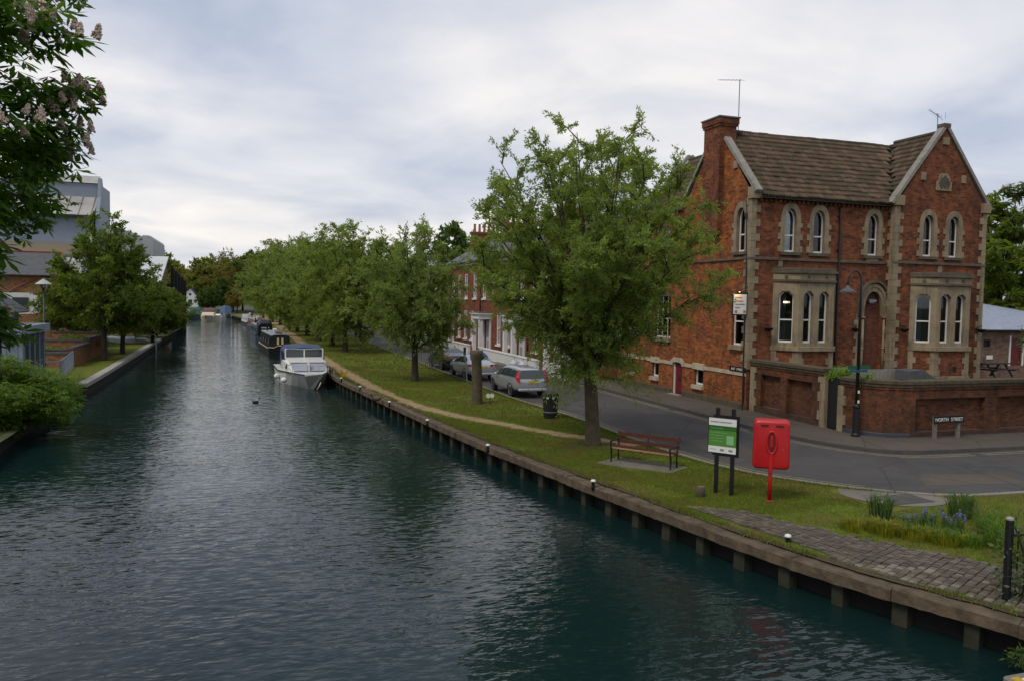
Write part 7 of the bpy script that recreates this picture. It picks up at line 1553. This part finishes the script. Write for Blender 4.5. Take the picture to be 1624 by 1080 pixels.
# chestnut in blossom right of the house
def chestnut(name, loc, label, seed, size, R, zc, rz, fork, tr, nl, nsec, ntw, leafn, twl, nspk, spk, mat, spike_region=None, th=(5,125), droop=.45, blobs=None):
    r = root(name, loc, label, 'tree', 'horse chestnuts in blossom'); tk, tw, P, D, rng = grow(seed=seed, H=0, R=R, zc=zc, hz=rz, fork=fork, tr=tr, nl=nl, nsec=nsec, ntw=ntw, droop=droop, leafn=leafn, th=th, twl=twl, up=.6)
    tk.build('trunk', 'bark_dark', r, smooth=True, world=False); tw.build('twigs', 'twig', r, world=False); 
    if blobs:      # leaf masses over the outside of the crown, uneven in depth
        cs = []; Ds = []
        for _ in range(blobs[0]):
            v = unit(rng.normal(size=3)); k = rng.uniform(.74,1.0)*(1+.09*math.sin(5*v[2]+3*v[1])+.06*math.sin(9*v[1]-4*v[0])); k *= 1-.16*min(1, max(0, -v[2]-.02)*3); c = np.array([v[0]*blobs[1]*k+blobs[3], v[1]*blobs[1]*k, blobs[4]+v[2]*blobs[2]*k]); m = blobs[5]
            q = unit(rng.normal(size=(m,3)))*rng.uniform(.3,1.0,(m,1))*np.array([.62,.62,.40]); cs.append(c+q); Ds.append(unit(v*.8+q+rng.normal(0,.3,(m,3))))
        for _ in range(28):      # a low bough hanging in over the bank
            c = np.array([rng.uniform(4.7,5.75), rng.uniform(-1.4,.2), rng.uniform(4.1,6.2)]); m = blobs[5]; q = unit(rng.normal(size=(m,3)))*rng.uniform(.3,1.0,(m,1))*np.array([.45,.45,.3]); cs.append(c+q); Ds.append(unit(q+np.array([.5,-.2,-.2])+rng.normal(0,.3,(m,3))))
        tw_ = MB()
        for k in range(5): tw_.tube([(.5,0,4.0),(2.6,-.3,5.4-.1*k),(4.4,-.5+.2*k,5.2-.2*k),(5.7,-.9+.3*k,4.6-.15*k+.3*(k % 2))], [.09,.06,.035,.012], 6)
        tw_.build('low_bough', 'bark_dark', r, world=False)
        P = np.concatenate([P]+cs); D = np.concatenate([D]+Ds)
    V, F, rn = palm_leaves(P, D, size, rng); np_mesh('crown', V, F, mat, r, rnd=rn)
    # candle-like flower spikes near the outside of the crown
    sm_ = MB(); rg = random.Random(seed)
    for i in range(80):
        t = i/80; a = i*2.4; rad = spk*.30*(1-t)**.8+.01; c = Vector((rad*math.cos(a)*rg.uniform(.4,1.25), rad*math.sin(a)*rg.uniform(.4,1.25), spk*t+rg.uniform(-.08,.08)*spk)); q = spk*.13*rg.uniform(.6,1.3)
        d1 = Vector((math.cos(a), math.sin(a), .5)).normalized(); s1 = Vector((-math.sin(a), math.cos(a), .3)).normalized(); u1 = d1.cross(s1); sm_.add([c-s1*q, c+u1*q, c+s1*q, c-u1*q], [(0,1,2,3)]); sm_.add([c-d1*q, c+u1*q*.8, c+d1*q, c-u1*q*.8], [(0,1,2,3)])
    proto = sm_.build('flower_spike', 'blossom_pink', r, world=False); rr = np.linalg.norm((P-np.array([0,0,zc]))/np.array([R,R,rz]), axis=1); cand = np.where(rr > .72)[0]
    if spike_region is not None: cand = np.array([i for i in cand if spike_region(P[i])])
    if blobs: cand = np.array([i for i in range(len(P)) if P[i][0] > 2.6 and P[i][1] < 2.5 and (P[i][2] > 5.6 or rng.random() < .12) and np.linalg.norm((P[i]-np.array([blobs[3],0,blobs[4]]))/np.array([blobs[1],blobs[1],blobs[2]])) > .98])
    pick = rng.choice(cand, min(nspk, len(cand)), replace=False)
    for k, i in enumerate(pick):
        o = proto if k == 0 else proto.copy()
        if k: COL.objects.link(o)
        n_ = P[i]-np.array([0,0,zc]); n_ = n_/np.linalg.norm(n_); o.location = tuple(P[i]+n_*size*.55); o.scale = (rng.uniform(.75,1.2),)*3; o.rotation_euler = (rng.normal(0,.3), rng.normal(0,.3), rng.uniform(0,6))
    return r
chestnut('chestnut_tree', (-9.1, 13.2, .6), 'big dark horse chestnut with pinkish blossom spikes hanging in from the left', 61, .30, 5.0, 7.0, 5.2, 3.0, .45, 30, 12, 7, 5, .75, 150, .165, 'leaf_chestnut', spike_region=lambda p: p[0] > 2.0 and p[1] < 2.5, th=(5,95), blobs=(950, 6.1, 5.7, .35, 6.7, 26))
chestnut('chestnut_tree', (57, 47, .7), 'tall blossoming horse chestnut behind the right corner of the house', 62, .75, 7.0, 7.5, 6.6, 3.0, .45, 18, 9, 6, 5, 1.3, 90, .45, 'leaf_olive')
# bush on the left bank
def bush(name, loc, R, H, n, size, mat, label, cat, seed, kind='palm', group=None, stems=14):
    r = root(name, loc, label, cat, group); rng = np.random.default_rng(seed); rg = random.Random(seed); P = []; D = []; tw = MB()
    cl = [(rg.uniform(0,6.283), rg.random()**.5, rg.random()) for _ in range(60)]
    for a, q, h in cl:
        c = np.array([R*.8*q*math.cos(a), R*.8*q*math.sin(a), H*(.15+.72*h*math.sqrt(max(0,1-(q*.85)**2)))]); m = n//60; u = unit(rng.normal(size=(m,3))); P.append(c+u*np.array([R*.30,R*.30,H*.22])*rng.uniform(.5,1.0,(m,1))); D.append(unit(u+np.array([0,0,-.2])))
    for k in range(stems): a = rg.uniform(0,6.283); q = rg.uniform(.2,.8)*R; tw.tube([(rg.uniform(-.2,.2),rg.uniform(-.2,.2),0),(q*.5*math.cos(a),q*.5*math.sin(a),H*.4),(q*math.cos(a),q*math.sin(a),H*.75)], [.05,.03,.01], 5)
    tw.build('stems', 'bark_dark', r, world=False); P = np.concatenate(P); D = np.concatenate(D)
    V, F, rn = palm_leaves(P, D, size, rng, 5) if kind == 'palm' else blade_leaves(P, D, size, size*.4, rng); np_mesh('foliage', V, F, mat, r, rnd=rn); return r
bush('leafy_bush', (-9.3, 33.2, .2), 3.5, 3.0, 24000, .18, 'leaf_bush', 'large bright green bush overhanging the water at the left edge', 'bush', 71)
bush('leafy_bush', (-8.3, 41.5, .3), 1.1, .9, 1500, .14, 'leaf_dark', 'low dark shrub trailing over the bank past the large bush', 'bush', 72)
bush('clipped_hedge', (-12.0, 66.0, 1.3), 1.6, .95, 3000, .16, 'leaf_olive', 'rounded clipped shrub in the brick planter', 'shrub', 73, 'blade')
bush('planter_shrub', (-12.6, 60.5, 1.2), 1.2, .6, 1400, .16, 'leaf_yellow', 'yellowish low shrub in the nearer planter', 'shrub', 74, 'blade'); bush('planter_shrub', (-13.0, 73, .7), 2.4, 1.8, 2600, .22, 'leaf_dark', 'dark hedge behind the planter walls', 'shrub', 75, 'blade')
# plants by the gate and garden, right edge shrub
bush('gate_creeper', (21.35, 23.9, 2.65), .55, .55, 900, .09, 'leaf_bright', 'bright green creeper spilling over the black gate', 'creeper', 76, 'blade', stems=4); bush('gate_creeper', (21.25, 22.6, 2.6), .4, .5, 500, .08, 'leaf_bright', 'bright green sprig on the wall right of the gate', 'creeper', 77, 'blade', stems=3)
for k in range(6):
    bush('wall_plant', (22.1+k*.62, 22.1-.02*k, 2.55), .38, .32, 260, .07, 'leaf_bush', ['first','second','third','fourth','fifth','sixth'][k]+' low green plant from the gate along the top of the curved wall', 'plant', 80+k, 'blade', 'plants along the wall top', stems=2)
sr = tree('birch_tree', (28.6, 19.9, .8), 'slender loose-leaved young tree at the right edge before the garden wall', 'tree', None, 'leaf_grey', 'bark_dark', llen=.14, lwid=.05, seed=91, H=6, R=1.9, zc=3.7, hz=2.9, fork=1.2, tr=.07, nl=12, nsec=8, ntw=6, droop=.6, leafn=14, th=(4,125), twl=.6)
# bank flowers: iris and daffodil clumps, bluebells, yellow ground cover
def clump(loc, n, h, w, mat, label, seed, spread=.15, lean=.6):
    rng = np.random.default_rng(seed); a = rng.uniform(0,6.283,n); r0 = spread*rng.random(n)**.5; hh = h*rng.uniform(.55,1.1,n); ln_ = lean*hh*rng.uniform(.2,1.0,n); b = a+rng.normal(0,.5,n)
    P = np.stack([r0*np.cos(a), r0*np.sin(a), np.zeros(n)],1); Mi = P+np.stack([np.cos(b)*ln_*.4, np.sin(b)*ln_*.4, hh*.75],1); T = P+np.stack([np.cos(b)*ln_*1.25, np.sin(b)*ln_*1.25, hh*.9],1); S = np.stack([-np.sin(b), np.cos(b), np.zeros(n)],1)*w/2
    V = np.stack([P-S, P+S, Mi+S*.8, Mi-S*.8, Mi-S*.8, Mi+S*.8, T, T],1).reshape(-1,3); F = np.arange(len(V)).reshape(-1,4)
    r = root('flower_clump', loc, label, 'plant', 'plants on the bank by the bridge'); np_mesh('leaves', V, F, mat, r, rnd=np.repeat(rng.random(n),2)); return r
def blooms(r, n, h, spread, size, mat, seed, name='bloom'):
    rng = random.Random(seed)
    for k in range(n):
        a = rng.uniform(0,6.283); q = spread*rng.random()**.5; x, y, z = q*math.cos(a), q*math.sin(a), h*rng.uniform(.8,1.15); mb = MB(); mb.tube([(x*.6,y*.6,0),(x,y,z)], .006, 3)
        o = mb.build('flower_stem', 'leaf_iris', r, world=False); m2 = MB()
        for j in range(7): c = Vector((x+rng.uniform(-.3,.3)*size, y+rng.uniform(-.3,.3)*size, z-j*size*.35)); t = rng.uniform(0,3.1); d = Vector((math.cos(t), math.sin(t), .3))*size*.45; e_ = Vector((-math.sin(t), math.cos(t), -.4))*size*.45; m2.add([c-d,c+e_,c+d,c-e_], [(0,1,2,3)])
        m2.build(name, mat, o, world=False)
clump((13.5,13.75,.70), 150, .62, .028, 'leaf_iris', 'tall strap-leaved clump standing alone on the lawn by the drain pad', 1, .22)
clump((15.4,13.3,.70), 130, .66, .028, 'leaf_iris', 'tall strap-leaved clump nearest the right edge of the lawn', 2, .25)
for k, (x, y) in enumerate(((13.55,12.9),(14.0,12.95),(14.45,12.75),(14.2,12.45))):
    r = clump((x,y,.70), 70, .32, .022, 'leaf_iris', ['leftmost','second','third','nearest'][k]+' of the bluebell clumps on the bank by the bridge', 10+k, .18); blooms(r, 6, .34, .22, .045, 'petal_blue', 20+k)
for k, (x, y) in enumerate(((12.35,13.2),(12.7,12.75),(13.05,12.35),(13.35,11.9),(12.85,13.0),(13.4,12.35),(13.75,11.7))):
    r = clump((x,y,.70), 170, .26, .02, 'leaf_yellow' if k < 5 else 'leaf_bush', ['first','second','third','fourth','fifth','sixth','seventh'][k]+' low clump from the left in the yellow-green patch beside the setts', 30+k, .34, 1.0)
for k, (x, y) in enumerate(((14.3,11.3),(14.0,10.6),(14.8,11.9),(13.6,9.9),(15.3,12.4))):
    clump((x,y,.70), 150, .40, .024, 'leaf_bush', ['first','second','third','fourth','fifth'][k]+' bushy green clump beside the railing end of the bank', 50+k, .36, .9)
rs = bush('railing_shrub', (12.3, 9.05, .55), .75, 1.75, 1500, .10, 'leaf_grey', 'straggly grey green shrub growing through the black railing', 'shrub', 95, 'blade', stems=12)
bush('trailing_plant', (11.05, 8.2, .12), .35, .35, 260, .08, 'leaf_dark', 'small plant trailing from the quay edge above the landing stage', 'plant', 96, 'blade', stems=3)
# grassy tufts along the quay and weeds at the kerb
tufts = []
rng = np.random.default_rng(99); n = 26000; y = rng.uniform(8, 70, n)**1.0; bxs = np.interp(y, np.linspace(7,71,400), np.array([bank_x(v) for v in np.linspace(7,71,400)])); x = bxs+.36+rng.normal(0,.07,n); dens = np.sin(y*2.1)+np.sin(y*.83+2)+np.sin(y*5.3); keep = dens+rng.normal(0,.6,n) > -.2; x, y = x[keep], y[keep]; m = len(x)
a = rng.uniform(0,6.283,m); b = rng.uniform(0,6.283,m); h = rng.uniform(.03,.13,m); P = np.stack([x,y,np.full(m,.68)],1); S = np.stack([np.cos(a),np.sin(a),np.zeros(m)],1)*.007; T = P+np.stack([np.cos(b)*h*.6,np.sin(b)*h*.6,h],1)
o = np_mesh('grass_tufts', np.stack([P-S,P+S,T],1).reshape(-1,3), np.arange(3*m).reshape(-1,3), 'grass_blade', rnd=rng.random(m)); mset(o, 'ragged grass fringe along the quay capping', 'grass', kind='stuff')

kp = np.array([p for p in KL if p[0] < 20]); n = 16000; y = rng.uniform(15.4, 60, n); x = np.interp(y, kp[::-1,1], kp[::-1,0]) - .16 - np.abs(rng.normal(0,.06,n)); m = n
a = rng.uniform(0,6.283,m); b = rng.uniform(0,6.283,m); h = rng.uniform(.03,.12,m); P = np.stack([x,y,np.full(m,.68)],1); S = np.stack([np.cos(a),np.sin(a),np.zeros(m)],1)*.008; T = P+np.stack([np.cos(b)*h*.7,np.sin(b)*h*.7,h],1)
o = np_mesh('kerb_grass', np.stack([P-S,P+S,T],1).reshape(-1,3), np.arange(3*m).reshape(-1,3), 'grass_blade', rnd=rng.random(m)); mset(o, 'ragged grass leaning over the lawn kerb', 'grass', kind='stuff')
